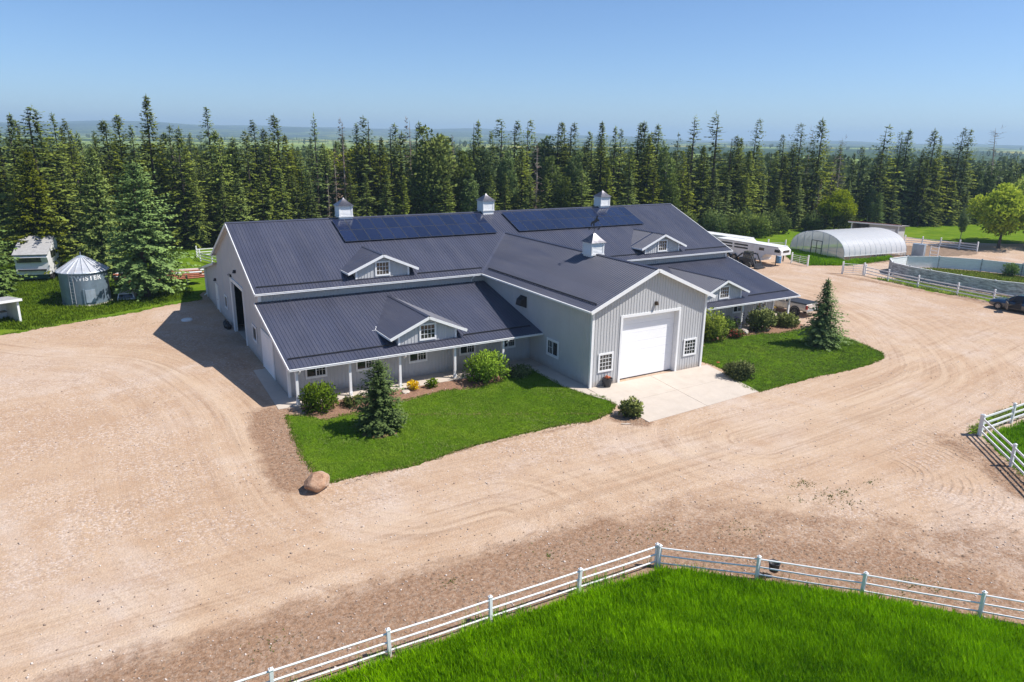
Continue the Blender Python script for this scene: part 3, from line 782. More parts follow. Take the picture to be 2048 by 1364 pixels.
# --- porch roofs
PY, PZ, PT = PYE, PZE, 4.399
LL = 8.45*cL
wxa, wxb = WX-WH, WX+WH
LX0, LX1 = -0.32, 43.30
sheet_roof('roof', (LX0, PY, PZ), (1, 0, 0), (0, 1, SL), (0, -SL, 1), 0, wxa-LX0, lambda u: 0, lambda u: LL)
sheet_roof('roof', (wxb, PY, PZ), (1, 0, 0), (0, 1, SL), (0, -SL, 1), 0, LX1-wxb, lambda u: 0, lambda u: LL)
# --- rear shed roof
BY0, BY1, BZ0, BZ1 = 2*RY, 26.3, 4.45, 2.45
SB = (BZ0-BZ1)/(BY1-BY0)
sheet_roof('roof', (XL, BY1, BZ1), (1, 0, 0), (0, -1, SB), (0, SB, 1), 0, XR-XL, lambda u: 0, lambda u: (BY1-BY0)*math.sqrt(1+SB*SB), pitch=0.9)

# --- walls
def prof_end(y):        # underside of the roofs along an end wall
    if y < 0: return PT+SL*y-0.04
    if y <= RY: return EZ+SM*(y-EY)-0.04
    if y <= 2*RY: return EZ+SM*(2*RY-EY-y)-0.04
    return BZ0-SB*(y-BY0)-0.04
ends = [(-3.2, -0.15, 0.0, 2.6), (1.6, 3.0, 1.15, 2.3), (5.55, 9.95, 0.0, 4.05), (12.85, 14.1, 1.15, 2.25), (17.3, 18.4, 0.0, 2.3)]
for a, b in ((-6.81, 0.0), (0.0, RY), (RY, 2*RY), (2*RY, 24.19)):
    hs = [h for h in ends if h[0] < b and h[1] > a]
    hs = [(max(h[0], a)-a, min(h[1], b)-a, h[2], h[3]) for h in hs]
    sheet_wall('wall', (0, a), (0, 1), (-1, 0), 0, b-a, 0.0, lambda u, a=a, b=b: prof_end(min(max(a+u, a+1e-4), b-1e-4)), hs)
for a, b in ((0.0, RY), (RY, 2*RY), (2*RY, 24.19)):
    sheet_wall('wall', (42.9, a), (0, 1), (1, 0), 0, b-a, 0.0, lambda u, a=a, b=b: prof_end(min(max(a+u, a+1e-4), b-1e-4)))
sheet_wall('wall', (42.0, -6.81), (0, 1), (1, 0), 0, 6.81, 0.0, lambda u: prof_end(-6.81+u-1e-3))
# clerestory strips above the porch roofs
sheet_wall('wall', (0, 0), (1, 0), (0, -1), 0, wxa, 4.3, lambda u: EZ+SM*0.49-0.04)
sheet_wall('wall', (wxb, 0), (1, 0), (0, -1), 0, 42.9-wxb, 4.3, lambda u: EZ+SM*0.49-0.04)
sheet_wall('wall', (0, 24.19), (1, 0), (0, 1), 0, 42.9, 0, lambda u: prof_end(24.18))
# porch walls
LW = [(0.98, 2.28), (4.08, 5.36), (7.56, 8.86), (11.18, 12.38), (14.36, 15.53)]
RW = [(28.2, 29.45), (32.1, 33.3), (36.95, 38.12), (39.95, 41.1)]
sheet_wall('wall', (0, -6.81), (1, 0), (0, -1), 0, wxa, 0, lambda u: prof_end(-6.8)+0.02)
sheet_wall('wall', (wxb, -6.81), (1, 0), (0, -1), 0, 42.0-wxb, 0, lambda u: prof_end(-6.8)+0.02)
# wing walls
GD = (19.09, 23.81, 0.0, 4.27)
sheet_wall('wall', (wxa, WYW), (1, 0), (0, -1), 0, 2*WH, 0, lambda u: EZ+SWG*(WHR-abs(u-WH))-0.05, [(GD[0]-wxa, GD[1]-wxa, GD[2], GD[3])])
sheet_wall('wall', (wxa, WYW), (0, 1), (-1, 0), 0, -WYW+0.3, 0, lambda u: EZ+SWG*(WHR-WH)-0.05)
sheet_wall('wall', (wxb, WYW), (0, 1), (1, 0), 0, -WYW+0.3, 0, lambda u: EZ+SWG*(WHR-WH)-0.05)

# --- trim: corner boards, barge boards, gutters
def corner(x, y, z0, z1, w=0.16):
    mb = MB(); mb.box((x, y, (z0+z1)/2), (w, w, z1-z0)); mb.build('corner_trim', M['trim'], barn)
wtop = EZ+SWG*(WHR-WH)-0.07
corner(wxa, WYW, 0, wtop); corner(wxb, WYW, 0, wtop)
corner(0, -6.81, 0, prof_end(-6.81)); corner(42.0, -6.81, 0, prof_end(-6.81)); corner(0, 24.19, 0, prof_end(24.18))
corner(0.02, -0.02, PT+0.05, EZ+0.1, 0.18); corner(42.88, -0.02, PT+0.05, EZ+0.1, 0.18)
def barge(a, b, w=0.05, h=0.2, name='barge_board'): bars(name, 'trim', [(a, b, w, h)])
for x in (XL-0.01, XR+0.01):
    barge((x, EY-0.02, EZ-0.09), (x, RY, RZ-0.085)); barge((x, 2*RY-EY+0.02, EZ-0.09), (x, RY+0.002, RZ-0.087))
    barge((x, BY0, BZ0-0.09), (x, BY1+0.02, BZ1-0.09))
for x in (LX0-0.01, LX1+0.01): barge((x, PY-0.02, PZ-0.085), (x, -0.01, PT-0.085))
for sg in (-1, 1): barge((WX+sg*(WHR+0.02), WYF-0.02, EZ-0.10), (WX, WYF-0.02, WRZ-0.095), 0.05, 0.22)
def gutter(a, b):
    mb = MB(); a = Vector(a); b = Vector(b); d = (b-a).normalized(); s = d.cross(Vector((0, 0, 1)))
    mb.bar(a-Vector((0, 0, 0.06)), b-Vector((0, 0, 0.06)), 0.10, 0.11)
    mb.bar(a+s*0.055-Vector((0, 0, 0.012)), b+s*0.055-Vector((0, 0, 0.012)), 0.025, 0.022)
    mb.build('gutter', M['trim'], barn)
gutter((XL, EY-0.06, EZ+0.0), (WX-WHR-0.12, EY-0.06, EZ+0.0)); gutter((WX+WHR+0.12, EY-0.06, EZ), (XR, EY-0.06, EZ))
gutter((LX0, PY-0.06, PZ), (wxa-0.03, PY-0.06, PZ)); gutter((wxb+0.03, PY-0.06, PZ), (LX1, PY-0.06, PZ))
gutter((WX-WHR-0.06, EY-0.1, EZ), (WX-WHR-0.06, WYF+0.03, EZ)); gutter((WX+WHR+0.06, WYF+0.03, EZ), (WX+WHR+0.06, EY-0.1, EZ))
gutter((XR, 2*RY-EY+0.06, EZ), (XL, 2*RY-EY+0.06, EZ)); gutter((XR, BY1+0.06, BZ1), (XL, BY1+0.06, BZ1))
# soffits behind the eaves
mb = MB(); mb.span((0.0, EY, EZ-0.03), (wxa-0.03, -0.03, EZ-0.01)); mb.build('soffit', M['soffit'], barn)
mb = MB(); mb.span((wxb+0.03, EY, EZ-0.03), (42.9, -0.03, EZ-0.01)); mb.build('soffit', M['soffit'], barn)
# snow guards
def guard(a, b, n):
    mb = MB(); a = Vector(a); b = Vector(b)
    mb.bar(a+Vector((0, 0, 0.075)), b+Vector((0, 0, 0.075)), 0.035, 0.075)
    k = int((b-a).length/0.69)
    for i in range(k+1):
        p = a.lerp(b, i/max(k, 1)); mb.box((p.x, p.y, p.z+0.04), (0.05, 0.05, 0.05))
    mb.build('snow_guard', M['dark'], barn)
zg = EZ+SM*0.62
for x0, x1 in ((-0.1, 5.7), (11.3, 16.6), (26.5, 32.2), (37.8, 43.0)): guard((x0, 0.13, zg), (x1, 0.13, zg), 0)
zl = PZ+SL*1.0
for x0, x1 in ((-0.1, 6.3), (11.2, 16.3), (26.9, 32.7), (38.0, 43.0)): guard((x0, PY+1.0, zl), (x1, PY+1.0, zl), 0)
guard((16.93, -0.4, EZ+SWG*0.629), (16.93, -13.95, EZ+SWG*0.629), 0); guard((25.99, -13.95, EZ+SWG*0.629), (25.99, -0.4, EZ+SWG*0.629), 0)

# --- windows
def window(o, ud, nd, ua, ub, za, zb, cols, rows, slider=False, tw=0.12, parent=None, depth=0.05):
    """frame (a part) with glass and muntins as sub-parts; o + ud*u along the wall, nd outwards"""
    mb = MB()
    def P(u, off, z): return Vector((o[0]+ud[0]*u+nd[0]*off, o[1]+ud[1]*u+nd[1]*off, z))
    up = (0, 0, 1)
    def rail(u0, z0, u1, z1, w, d, off, mbx):
        a = P(u0, off+d/2, z0); b = P(u1, off+d/2, z1)
        mbx.bar(a, b, d if abs(z1-z0) > abs(u1-u0) else d, w, up=up) if abs(u1-u0) > abs(z1-z0) else mbx.bar(a, b, w, d, up=(nd[0], nd[1], 0))
    off = 0.02
    rail(ua, za+tw/2, ub, za+tw/2, tw, depth, off, mb); rail(ua, zb-tw/2, ub, zb-tw/2, tw, depth, off, mb)
    rail(ua+tw/2, za+tw, ua+tw/2, zb-tw, tw, depth-0.002, off, mb); rail(ub-tw/2, za+tw, ub-tw/2, zb-tw, tw, depth-0.002, off, mb)
    nm = 'window' if parent is None else 'window_frame'
    fr = mb.build(nm, M['trim'], parent or barn)
    ga, gb, gza, gzb = ua+tw, ub-tw, za+tw, zb-tw
    g = MB(); e = 0.012
    g.quad(P(ga-e, off+0.006, gza-e), P(gb+e, off+0.006, gza-e), P(gb+e, off+0.006, gzb+e), P(ga-e, off+0.006, gzb+e))
    mu = MB()
    if slider:
        um = (ga+gb)/2
        rail(um, gza, um, gzb, 0.06, 0.02, off+0.008, mu)
        for (c0, c1) in ((um, gb),):
            for i in (1, 2): u_ = c0+(c1-c0)*i/3; rail(u_, gza, u_, gzb, 0.018, 0.012, off+0.007, mu)
            z_ = (gza+gzb)/2; rail(c0, z_, c1, z_, 0.018, 0.011, off+0.007, mu)
        rail(ga, gza+0.02, gb, gza+0.02, 0.035, 0.018, off+0.008, mu); rail(ga, gzb-0.02, gb, gzb-0.02, 0.035, 0.018, off+0.008, mu)
    else:
        for i in range(1, cols): u_ = ga+(gb-ga)*i/cols; rail(u_, gza, u_, gzb, 0.026, 0.014, off+0.008, mu)
        for i in range(1, rows): z_ = gza+(gzb-gza)*i/rows; rail(ga, z_, gb, z_, 0.026, 0.013, off+0.008, mu)
    g.build('pane' if parent is None else 'window_pane', M['glass'], fr if parent is None else parent)
    mu.build('muntins' if parent is None else 'window_muntins', M['trim'], fr if parent is None else parent)
    return fr
S_, N_ = (0, -1), (1, 0)
for a, b in LW: window((0, -6.81), (1, 0), S_, a, b, 1.0, 1.92, 2, 2, slider=True, tw=0.10)
for a, b in RW: window((0, -6.81), (1, 0), S_, a, b, 1.0, 1.92, 2, 2, slider=True, tw=0.10)
window((0, WYW), (1, 0), S_, 17.28, 18.46, 0.94, 2.18, 4, 4); window((0, WYW), (1, 0), S_, 24.46, 25.64, 0.98, 2.18, 4, 4)
window((wxa, 0), (0, 1), (-1, 0), -10.45, -9.02, 0.92, 2.14, 2, 2, slider=True, tw=0.14)
window((0, 0), (0, 1), (-1, 0), 1.6, 3.0, 1.12, 2.3, 1, 1, tw=0.14); window((0, 0), (0, 1), (-1, 0), 12.85, 14.15, 1.12, 2.25, 1, 1, tw=0.14)

# --- garage door, set back in its opening
gd = MB(); gd.span((GD[0]-0.02, WYW+0.40, 0.03), (GD[1]+0.02, WYW+0.44, GD[3]+0.02))
gdo = gd.build('garage_door', M['door'], barn)
for k in range(7):
    z0, z1 = 0.078+k*0.600, 0.078+(k+1)*0.600-0.007
    p = MB(); p.span((GD[0]+0.01, WYW+0.36, z0), (GD[1]-0.01, WYW+0.40, min(z1, GD[3])))
    for s in (0.33, 0.66): p.span((GD[0]+0.02, WYW+0.356, z0+s*0.6-0.006), (GD[1]-0.02, WYW+0.361, z0+s*0.6+0.006))
    p.build('door_panel', M['door'], gdo, bevel=0.004)
p = MB(); p.span((GD[0]+0.01, WYW+0.345, 0.032), (GD[1]-0.01, WYW+0.40, 0.075)); p.build('door_seal', M['dark'], gdo)
fr = MB()
for x in (GD[0], GD[1]):
    sg = -1 if x == GD[0] else 1
    fr.span((x+sg*0.0, WYW-0.05, 0.03), (x+sg*0.17, WYW+0.02, GD[3]+0.17)); fr.span((x, WYW+0.02, 0.03), (x+sg*0.03, WYW+0.40, GD[3]))
fr.span((GD[0], WYW-0.048, GD[3]), (GD[1], WYW+0.02, GD[3]+0.168)); fr.span((GD[0], WYW+0.02, GD[3]), (GD[1], WYW+0.40, GD[3]+0.03))
fr.build('door_frame', M['trim'], barn)
# --- doors of the left end
d = MB(); d.span((-0.06, -3.18, 0.04), (-0.02, -0.17, 2.58))
sd = d.build('sliding_door', M['door'], barn)
for i in range(3):
    p = MB(); y0 = -3.12+i*0.99; p.span((-0.085, y0, 0.10), (-0.055, y0+0.95, 2.52)); p.build('door_panel', M['door'], sd, bevel=0.006)
bars('door_frame', 'trim', [((-0.05, -3.26, 0.0), (-0.05, -3.26, 2.68), 0.16, 0.05), ((-0.05, -0.08, 0.0), (-0.05, -0.08, 2.68), 0.16, 0.05), ((-0.05, -3.18, 2.64), (-0.05, -0.16, 2.64), 0.06, 0.11)])
d = MB(); d.span((-0.07, 17.32, 0.08), (-0.02, 18.38, 2.26)); md = d.build('entry_door', M['door'], barn, bevel=0.008)
h = MB(); h.tube((-0.07, 17.45, 1.08), (-0.15, 17.45, 1.08), 0.02); h.box((-0.15, 17.5, 1.08), (0.03, 0.13, 0.03)); h.build('handle', M['chrome'], md)
bars('door_frame', 'trim', [((-0.04, 17.22, 0.0), (-0.04, 17.22, 2.36), 0.2, 0.06), ((-0.04, 18.48, 0.0), (-0.04, 18.48, 2.36), 0.2, 0.06), ((-0.04, 17.32, 2.33), (-0.04, 18.38, 2.33), 0.06, 0.13)])
# big opening with white jambs, dark inside
fr = MB()
for y, w in ((5.47, 0.14), (10.2, 0.5)): fr.span((-0.09, y-w/2, 0.0), (0.02, y+w/2, 4.06))
fr.span((-0.088, 5.40, 4.06), (0.02, 10.45, 4.32)); fr.span((0.0, 9.95, 0), (0.12, 10.0, 4.05)); fr.span((0.0, 5.50, 0), (0.12, 5.55, 4.05))
fr.build('door_frame', M['trim'], barn)
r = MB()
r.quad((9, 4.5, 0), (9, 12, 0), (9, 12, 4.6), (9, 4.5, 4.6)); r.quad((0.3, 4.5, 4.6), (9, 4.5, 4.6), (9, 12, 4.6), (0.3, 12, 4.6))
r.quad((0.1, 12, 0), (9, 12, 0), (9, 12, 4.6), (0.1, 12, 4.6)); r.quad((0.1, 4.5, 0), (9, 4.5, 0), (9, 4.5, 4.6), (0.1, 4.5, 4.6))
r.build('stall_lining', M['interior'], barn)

# --- porch posts and beams
def post(x, y=-8.2):
    z = PZ+SL*(y-PY)-0.06
    mb = MB(); mb.box((x, y, z/2+0.03), (0.15, 0.15, z-0.06)); mb.box((x, y, 0.15), (0.19, 0.19, 0.24)); mb.box((x, y, z-0.10), (0.19, 0.19, 0.10))
    mb.build('porch_post', M['trim'], barn, bevel=0.008)
for x in (0.13, 3.26, 6.42, 10.18, 13.75): post(x)
for x in (28.9, 32.9, 36.55): post(x)
post(42.3)
bars('porch_beam', 'trim', [((LX0+0.05, -8.2, 2.15), (wxa-0.03, -8.2, 2.15), 0.12, 0.14)]); bars('porch_beam', 'trim', [((wxb+0.03, -8.2, 2.15), (LX1-0.05, -8.2, 2.15), 0.12, 0.14)])
bars('porch_beam', 'trim', [((43.0, -8.1, 2.16), (43.0, -0.1, 4.22), 0.12, 0.14)])

# --- dormers: gable wall, two slopes, window, barge boards
def dormer(cx, yf, hw, zr, slope, base_z, base_s, win):
    """cx centre, yf front wall, hw half width of the wall, zr ridge height, (base_z, base_s): host roof z = base_z + base_s*y"""
    host = lambda y: base_z+base_s*y
    ov = 0.62; hr = hw+ov; ze = zr-slope*hr
    bot = host(yf)-0.05
    w = sheet_wall('dormer', (cx-hw, yf), (1, 0), (0, -1), 0, 2*hw, bot, lambda u: zr-slope*abs(u-hw)-0.07)
    # cheeks
    for sg in (-1, 1):
        ck = MB(); x = cx+sg*hw; zt = zr-slope*hw-0.07; yb = (zt-base_z)/base_s
        ck.tri((x, yf, bot), (x, yf, zt), (x, yb, zt)); ck.build('cheek_wall', M['siding'], w)
    yr = (zr-base_z)/base_s; c = math.sqrt(1+slope*slope); L = hr*c; y0 = yf-0.33
    ye = (ze-base_z)/base_s
    for sg in (-1, 1):
        f = lambda u, ye=ye: 0.0 if y0+u < ye else L*(y0+u-ye)/(yr-ye)
        sheet_roof('dormer_roof', (cx+sg*hr, y0, ze), (0, 1, 0), (-sg, 0, slope), (sg*slope, 0, 1), 0, yr-y0, f, lambda u: L, parent=w, extra=(max(0.01, ye-y0),), under=True)
        mb = MB(); mb.bar((cx+sg*(hr+0.01), y0-0.02, ze-0.085), (cx, y0-0.02, zr-0.08), 0.05, 0.17); mb.bar((cx+sg*(hr+0.02), y0, ze-0.07), (cx+sg*(hr+0.02), ye+0.05, ze-0.07), 0.04, 0.13)
        mb.build('dormer_barge_board', M['trim'], w)
        mb = MB(); zc = zr-slope*hw-0.1; mb.box((cx+sg*(hw-0.05), yf-0.02, (bot+zc)/2), (0.14, 0.10, zc-bot)); mb.build('dormer_corner_trim', M['trim'], w)
    mb = MB()
    for sg in (-1, 1):
        a = Vector((cx, y0-0.02, zr+0.045)); b = Vector((cx, yr, zr+0.045)); dd = Vector((sg*0.13, 0, -0.13*slope))
        mb.quad(*((a, b, b+dd, a+dd) if sg > 0 else (b, a, a+dd, b+dd))); mb.quad(a+dd, b+dd, b+dd-Vector((0, 0, 0.03)), a+dd-Vector((0, 0, 0.03)))
    mb.build('dormer_ridge_cap', M['roof'], w)
    mb = MB(); mb.bar((cx-hw-0.1, yf-0.09, host(yf-0.09)+0.035), (cx+hw+0.1, yf-0.09, host(yf-0.09)+0.035), 0.16, 0.02); mb.build('dormer_flashing', M['roof'], w)
    ww, z0, z1 = win
    window((cx, yf), (1, 0), (0, -1), -ww/2, ww/2, z0, z1, 4, 3, parent=w, tw=0.11)
for cx in (8.62, 34.98):
    dormer(cx, 0.18, 2.0, 6.98, 0.43, EZ-SM*EY, SM, (1.12, 5.42, 6.48))
    dormer(cx, -7.5, 2.0, 4.20, 0.43, PT, SL, (1.16, 2.62, 3.70))

# --- cupolas (parts of the barn): base, louvred box, flared roof
def cupola(cx, cy, s, zb, zt, za):
    mb = MB(); mb.box((cx, cy, (zb+zt)/2), (s*0.94, s*0.94, zt-zb))
    c = mb.build('cupola', M['trim'], barn)
    zm = zt-0.78
    for sx, sy in ((1, 1), (-1, 1), (1, -1), (-1, -1)):
        p = MB(); p.box((cx+sx*(s/2-0.05), cy+sy*(s/2-0.05), (zm+zt)/2), (0.13, 0.13, zt-zm)); p.build('cupola_corner_board', M['trim'], c)
    for dx, dy in ((0, -1), (-1, 0), (1, 0), (0, 1)):
        for k in range(7):
            z = zm+0.08+k*0.095
            l = MB()
            if dx == 0: l.hexa([(cx-s/2+0.11, cy+dy*(s*0.47), z), (cx+s/2-0.11, cy+dy*(s*0.47), z), (cx+s/2-0.11, cy+dy*(s*0.47+0.035), z), (cx-s/2+0.11, cy+dy*(s*0.47+0.035), z), (cx-s/2+0.11, cy+dy*(s*0.47), z+0.07), (cx+s/2-0.11, cy+dy*(s*0.47), z+0.07), (cx+s/2-0.11, cy+dy*(s*0.47+0.004), z+0.07), (cx-s/2+0.11, cy+dy*(s*0.47+0.004), z+0.07)])
            else: l.hexa([(cx+dx*(s*0.47), cy-s/2+0.11, z), (cx+dx*(s*0.47), cy+s/2-0.11, z), (cx+dx*(s*0.47+0.035), cy+s/2-0.11, z), (cx+dx*(s*0.47+0.035), cy-s/2+0.11, z), (cx+dx*(s*0.47), cy-s/2+0.11, z+0.07), (cx+dx*(s*0.47), cy+s/2-0.11, z+0.07), (cx+dx*(s*0.47+0.004), cy+s/2-0.11, z+0.07), (cx+dx*(s*0.47+0.004), cy-s/2+0.11, z+0.07)])
            l.build('cupola_louvre', M['trim'], c)
    b = MB(); b.box((cx, cy, zm-0.01), (s+0.08, s+0.08, 0.07)); b.build('cupola_moulding', M['trim'], c)
    b = MB(); b.box((cx, cy, zt+0.02), (s+0.12, s+0.12, 0.06)); b.build('cupola_cornice', M['trim'], c)
    r = MB(); h0 = s/2+0.13; N = 6
    prev = None
    for i in range(N+1):
        t = i/N; hh = h0*(1-t)**1.25 if i < N else 0.012; z = zt+0.05+(za-zt-0.05)*t
        ring = [(cx-hh, cy-hh, z), (cx+hh, cy-hh, z), (cx+hh, cy+hh, z), (cx-hh, cy+hh, z)]
        if prev:
            for q in range(4): r.quad(prev[q], prev[(q+1) % 4], ring[(q+1) % 4], ring[q])
        prev = ring
    r.build('cupola_roof', M['cupolaroof'], c)
    return c
M['cupolaroof'] = simple('cupola_metal_roof', (0.15, 0.145, 0.16), 0.28, 0.75, 0.1, 2.0)
for cx in (8.62, 21.46, 34.35): cupola(cx, 8.42, 1.08, 8.0, 9.62, 10.28)
cupola(21.46, -7.45, 1.06, 6.5, 8.02, 8.78)

# --- small fittings
def wall_light(p, nd, mat='lamp'):
    mb = MB(); q = Vector(p); n = Vector((*nd, 0))
    mb.box(q+n*0.03, (0.14, 0.14, 0.2)); mb.tube(q+n*0.03+Vector((0, 0, 0.05)), q+n*0.14+Vector((0, 0, 0.08)), 0.03)
    mb.tube(q+n*0.14+Vector((0, 0, 0.12)), q+n*0.16-Vector((0, 0, 0.12)), 0.05, 0.12, 10)
    mb.build('wall_light', M[mat], barn)
wall_light((21.72, WYW, 4.98), (0, -1)); wall_light((0, 7.8, 5.15), (-1, 0), 'dark'); wall_light((0, 18.0, 2.75), (-1, 0), 'dark')
mb = MB()   # dark exhaust hood on the shaded wing wall
mb.span((wxa-0.06, -6.3, 3.55), (wxa-0.02, -5.5, 4.35)); mb.hexa([(wxa-0.06, -6.28, 3.6), (wxa-0.5, -6.2, 3.72), (wxa-0.5, -5.6, 3.72), (wxa-0.06, -5.52, 3.6), (wxa-0.06, -6.28, 4.33), (wxa-0.42, -6.2, 4.12), (wxa-0.42, -5.6, 4.12), (wxa-0.06, -5.52, 4.33)])
mb.build('vent_hood', M['dark'], barn)
def spout(pts):
    mb = MB()
    for a, b in zip(pts[:-1], pts[1:]): mb.bar(a, b, 0.07, 0.09)
    mb.build('downspout', M['trim'], barn)
spout([(15.6, -0.55, 4.93), (15.6, -0.3, 4.72), (15.6, -0.08, 4.62), (15.6, -0.08, 4.42)])
spout([(-0.1, 24.3, 2.75), (-0.1, 24.3, 0.3), (-0.3, 24.5, 0.12)])
spout([(-0.06, 5.33, 4.3), (-0.06, 5.33, 0.1)])
for x in (0.28, 6.7, 14.0, 38.6):
    spout([(x, -8.52, 2.12), (x, -8.38, 1.98), (x-0.02, -8.28, 1.9)])
mb = MB(); mb.path([(-0.03, 10.9, 4.45), (-0.16, 10.7, 4.42), (-0.16, 10.3, 4.40), (-0.03, 9.9, 4.42)], 0.02, 5); mb.box((-0.06, 10.0, 4.45), (0.12, 0.2, 0.2)); mb.build('cable_box', M['dark'], barn)
mb = MB(); mb.bar((6.15, -4.95, 3.16), (6.0, -5.3, 3.05), 0.06, 0.04); mb.bar((5.75, -5.35, 3.04), (6.1, -5.35, 3.04), 0.05, 0.05); mb.build('gutter_outlet', M['trim'], barn)

# ------------------------------------------------------------------ solar arrays: things bolted on the roof, each panel a part
M['panelframe'] = simple('dark_anodised_frame', (0.095, 0.10, 0.115), 0.4, 0.3, 0.1)
def solar(x0, x1, n, label):
    zf = lambda y: EZ+SM*(y-EY)
    root = empty('solar_array', (x0, 4.75, zf(4.75)))
    tag(root, label, 'solar panels', 'solar arrays on the main roof')
    w = (x1-x0)/n; lrow = 3.2*cM/2
    ang = math.atan(SM)
    mb = MB(); pw, pl = w-0.035, lrow-0.035
    mb.box((pw/2, pl/2, 0.0), (pw, pl, 0.04), m=0)
    e = 0.018
    mb.quad((e, e, 0.0215), (pw-e, e, 0.0215), (pw-e, pl-e, 0.0215), (e, pl-e, 0.0215), m=1)
    me = mb.mesh('solar_panel', [M['panelframe'], M['solar']])
    cl = MB(); cl.box((0, 0, 0.03), (0.05, 0.035, 0.02)); cme = cl.mesh('clamp', M['chrome'])
    for r_ in range(2):
        for i in range(n):
            v = r_*lrow
            loc = Vector((i*w, v*math.cos(ang), v*math.sin(ang)))+Vector((0, -math.sin(ang), math.cos(ang)))*0.13
            p = link('solar_panel', me, root, loc, (ang, 0, 0))
            link('clamp', cme, p, (0.0, pl*0.25, 0.0)); link('clamp', cme, p, (0.0, pl*0.77, 0.0))
    rl = MB()
    for r_ in range(2):
        for q in (0.25, 0.77):
            v = (r_+q)*lrow; z = v*math.sin(ang)+0.075; rl.bar((0.02, v*math.cos(ang), z), (x1-x0-0.04, v*math.cos(ang), z), 0.04, 0.04)
    rl.build('mounting_rail', M['dark'], root)
solar(7.45, 20.62, 13, 'dark blue solar array of two rows between the left and middle roof cupolas')
solar(22.75, 36.70, 14, 'longer blue solar array right of the middle roof cupola, under the right one')

# weathervane on the front cupola
wv = empty('weathervane', (21.46, -7.45, 8.76))
tag(wv, 'black iron weathervane with a rearing horse on the front cupola', 'weathervane')
mb = MB(); mb.tube((0, 0, 0), (0, 0, 0.95), 0.018, 0.012, 6); mb.build('rod', M['dark'], wv)
mb = MB(); mb.bar((-0.42, 0, 0.22), (0.42, 0, 0.22), 0.018, 0.018); mb.bar((0, -0.42, 0.25), (0, 0.42, 0.25), 0.018, 0.018)
for q in ((-0.44, 0, 0.22), (0.44, 0, 0.22), (0, -0.44, 0.25), (0, 0.44, 0.25)): mb.box(q, (0.06, 0.06, 0.12))
mb.build('direction_arms', M['dark'], wv)
mb = MB(); hp = [(-0.26, 0.62), (-0.2, 0.72), (-0.05, 0.78), (0.06, 0.9), (0.10, 1.06), (0.17, 1.16), (0.26, 1.1), (0.2, 1.02), (0.22, 0.9), (0.32, 0.86), (0.33, 0.76), (0.2, 0.74), (0.1, 0.66), (-0.02, 0.6), (-0.03, 0.42), (-0.09, 0.42), (-0.1, 0.58), (-0.16, 0.58), (-0.2, 0.42), (-0.26, 0.42)]
mb.prism(hp, -0.012, 0.012, axis='y'); o_ = mb.build('horse_figure', M['dark'], wv); o_.rotation_euler = (0, 0, R(-25))
# ------------------------------------------------------------------ fences
def cap_post(mb, p, h, w=0.13, m=0):
    mb.box((p[0], p[1], h/2), (w, w, h), m=m)
    mb.box((p[0], p[1], h+0.015), (w+0.03, w+0.03, 0.03), m=m); mb.box((p[0], p[1], h+0.05), (w, w, 0.04), taper=0.45, m=m)
LEAN = random.Random(77)
def fence(P, label, h=1.12, rails=(0.28, 0.62, 0.98), rw=0.045, rh=0.10, pw=0.13, mat='pvc', group=None, round_=False, sag=0.012, ends=True):
    b = P[0]
    root = empty('rail_fence', (b[0], b[1], 0))
    tag(root, label, 'fence', group)
    L = [(x-b[0], y-b[1]) for x, y in P]
    for p in L:
        mb = MB(); cap_post(mb, (0, 0), h+rnd.uniform(-0.03, 0.04), pw); mb.build('post', M[mat], root, (p[0], p[1], 0), (LEAN.gauss(0, 0.018), LEAN.gauss(0, 0.018), LEAN.gauss(0, 0.04)), bevel=0.006)
    for a, c in zip(L[:-1], L[1:]):
        for z in rails:
            mb = MB(); mid = ((a[0]+c[0])/2, (a[1]+c[1])/2, z-sag*rnd.uniform(0.3, 1.6))
            za, zc = z+rnd.uniform(-0.008, 0.008), z+rnd.uniform(-0.008, 0.008)
            if round_: mb.path([(*a, za), mid, (*c, zc)], rh/2, 8)
            else: mb.bar((*a, za), mid, rw, rh); mb.bar(mid, (*c, zc), rw, rh)
            mb.build('rail', M[mat], root)
    return root
fence([(7.36+(-3.40)*k, -30.60+0.125*k) for k in range(8)], 'white three rail fence along the road edge of the foreground pasture', 0.92, rails=(0.2, 0.5, 0.82), rh=0.062, rw=0.062, round_=True, pw=0.105)
fence([(7.36+(2.50)*k, -30.62-2.49*k) for k in range(1, 7)][0:0]+[(7.36, -30.72), (9.95, -33.0), (12.38, -35.45), (14.8, -38.1), (17.3, -40.8), (19.8, -43.5)], 'white fence with chewed rails running right from the pasture corner, past the black tub', 0.92, rails=(0.2, 0.5, 0.82), rh=0.06, rw=0.06, round_=True, pw=0.105)
fence([(30.93, -29.9), (34.3, -29.9), (37.7, -29.9), (41.1, -29.9), (44.5, -29.9)], 'white fence at the right edge running away along the grass margin', 1.15)
fence([(30.82, -30.02), (28.2, -32.75), (25.6, -35.4), (23.0, -38.1)], 'white fence at the right edge coming towards the tyre marked soil', 1.15)
fence([(69.3, 2.4), (68.6, -0.9), (68.2, -4.6), (67.8, -9.0), (67.6, -12.6), (67.4, -16.2), (67.2, -19.8)], 'white rail fence in front of the round pen, behind the blue car', 1.25)
fence([(100.1, 16.3), (101.2, 14.2), (102.0, 11.9), (102.5, 9.3), (102.6, 6.8)], 'white rail fence between the garden and the shady tree lawn', 1.35, pw=0.16)
fence([(70.5, 24.2), (72.8, 22.9), (75.1, 21.6), (77.4, 20.4)], 'white rail fence between the trailer and the greenhouse', 1.4, pw=0.15)
fence([(2.2, 48.5), (2.2, 45.3), (3.1, 42.4), (4.0, 39.5)], 'white rail corral fence in the meadow behind the barn, left end', 1.35, pw=0.13)
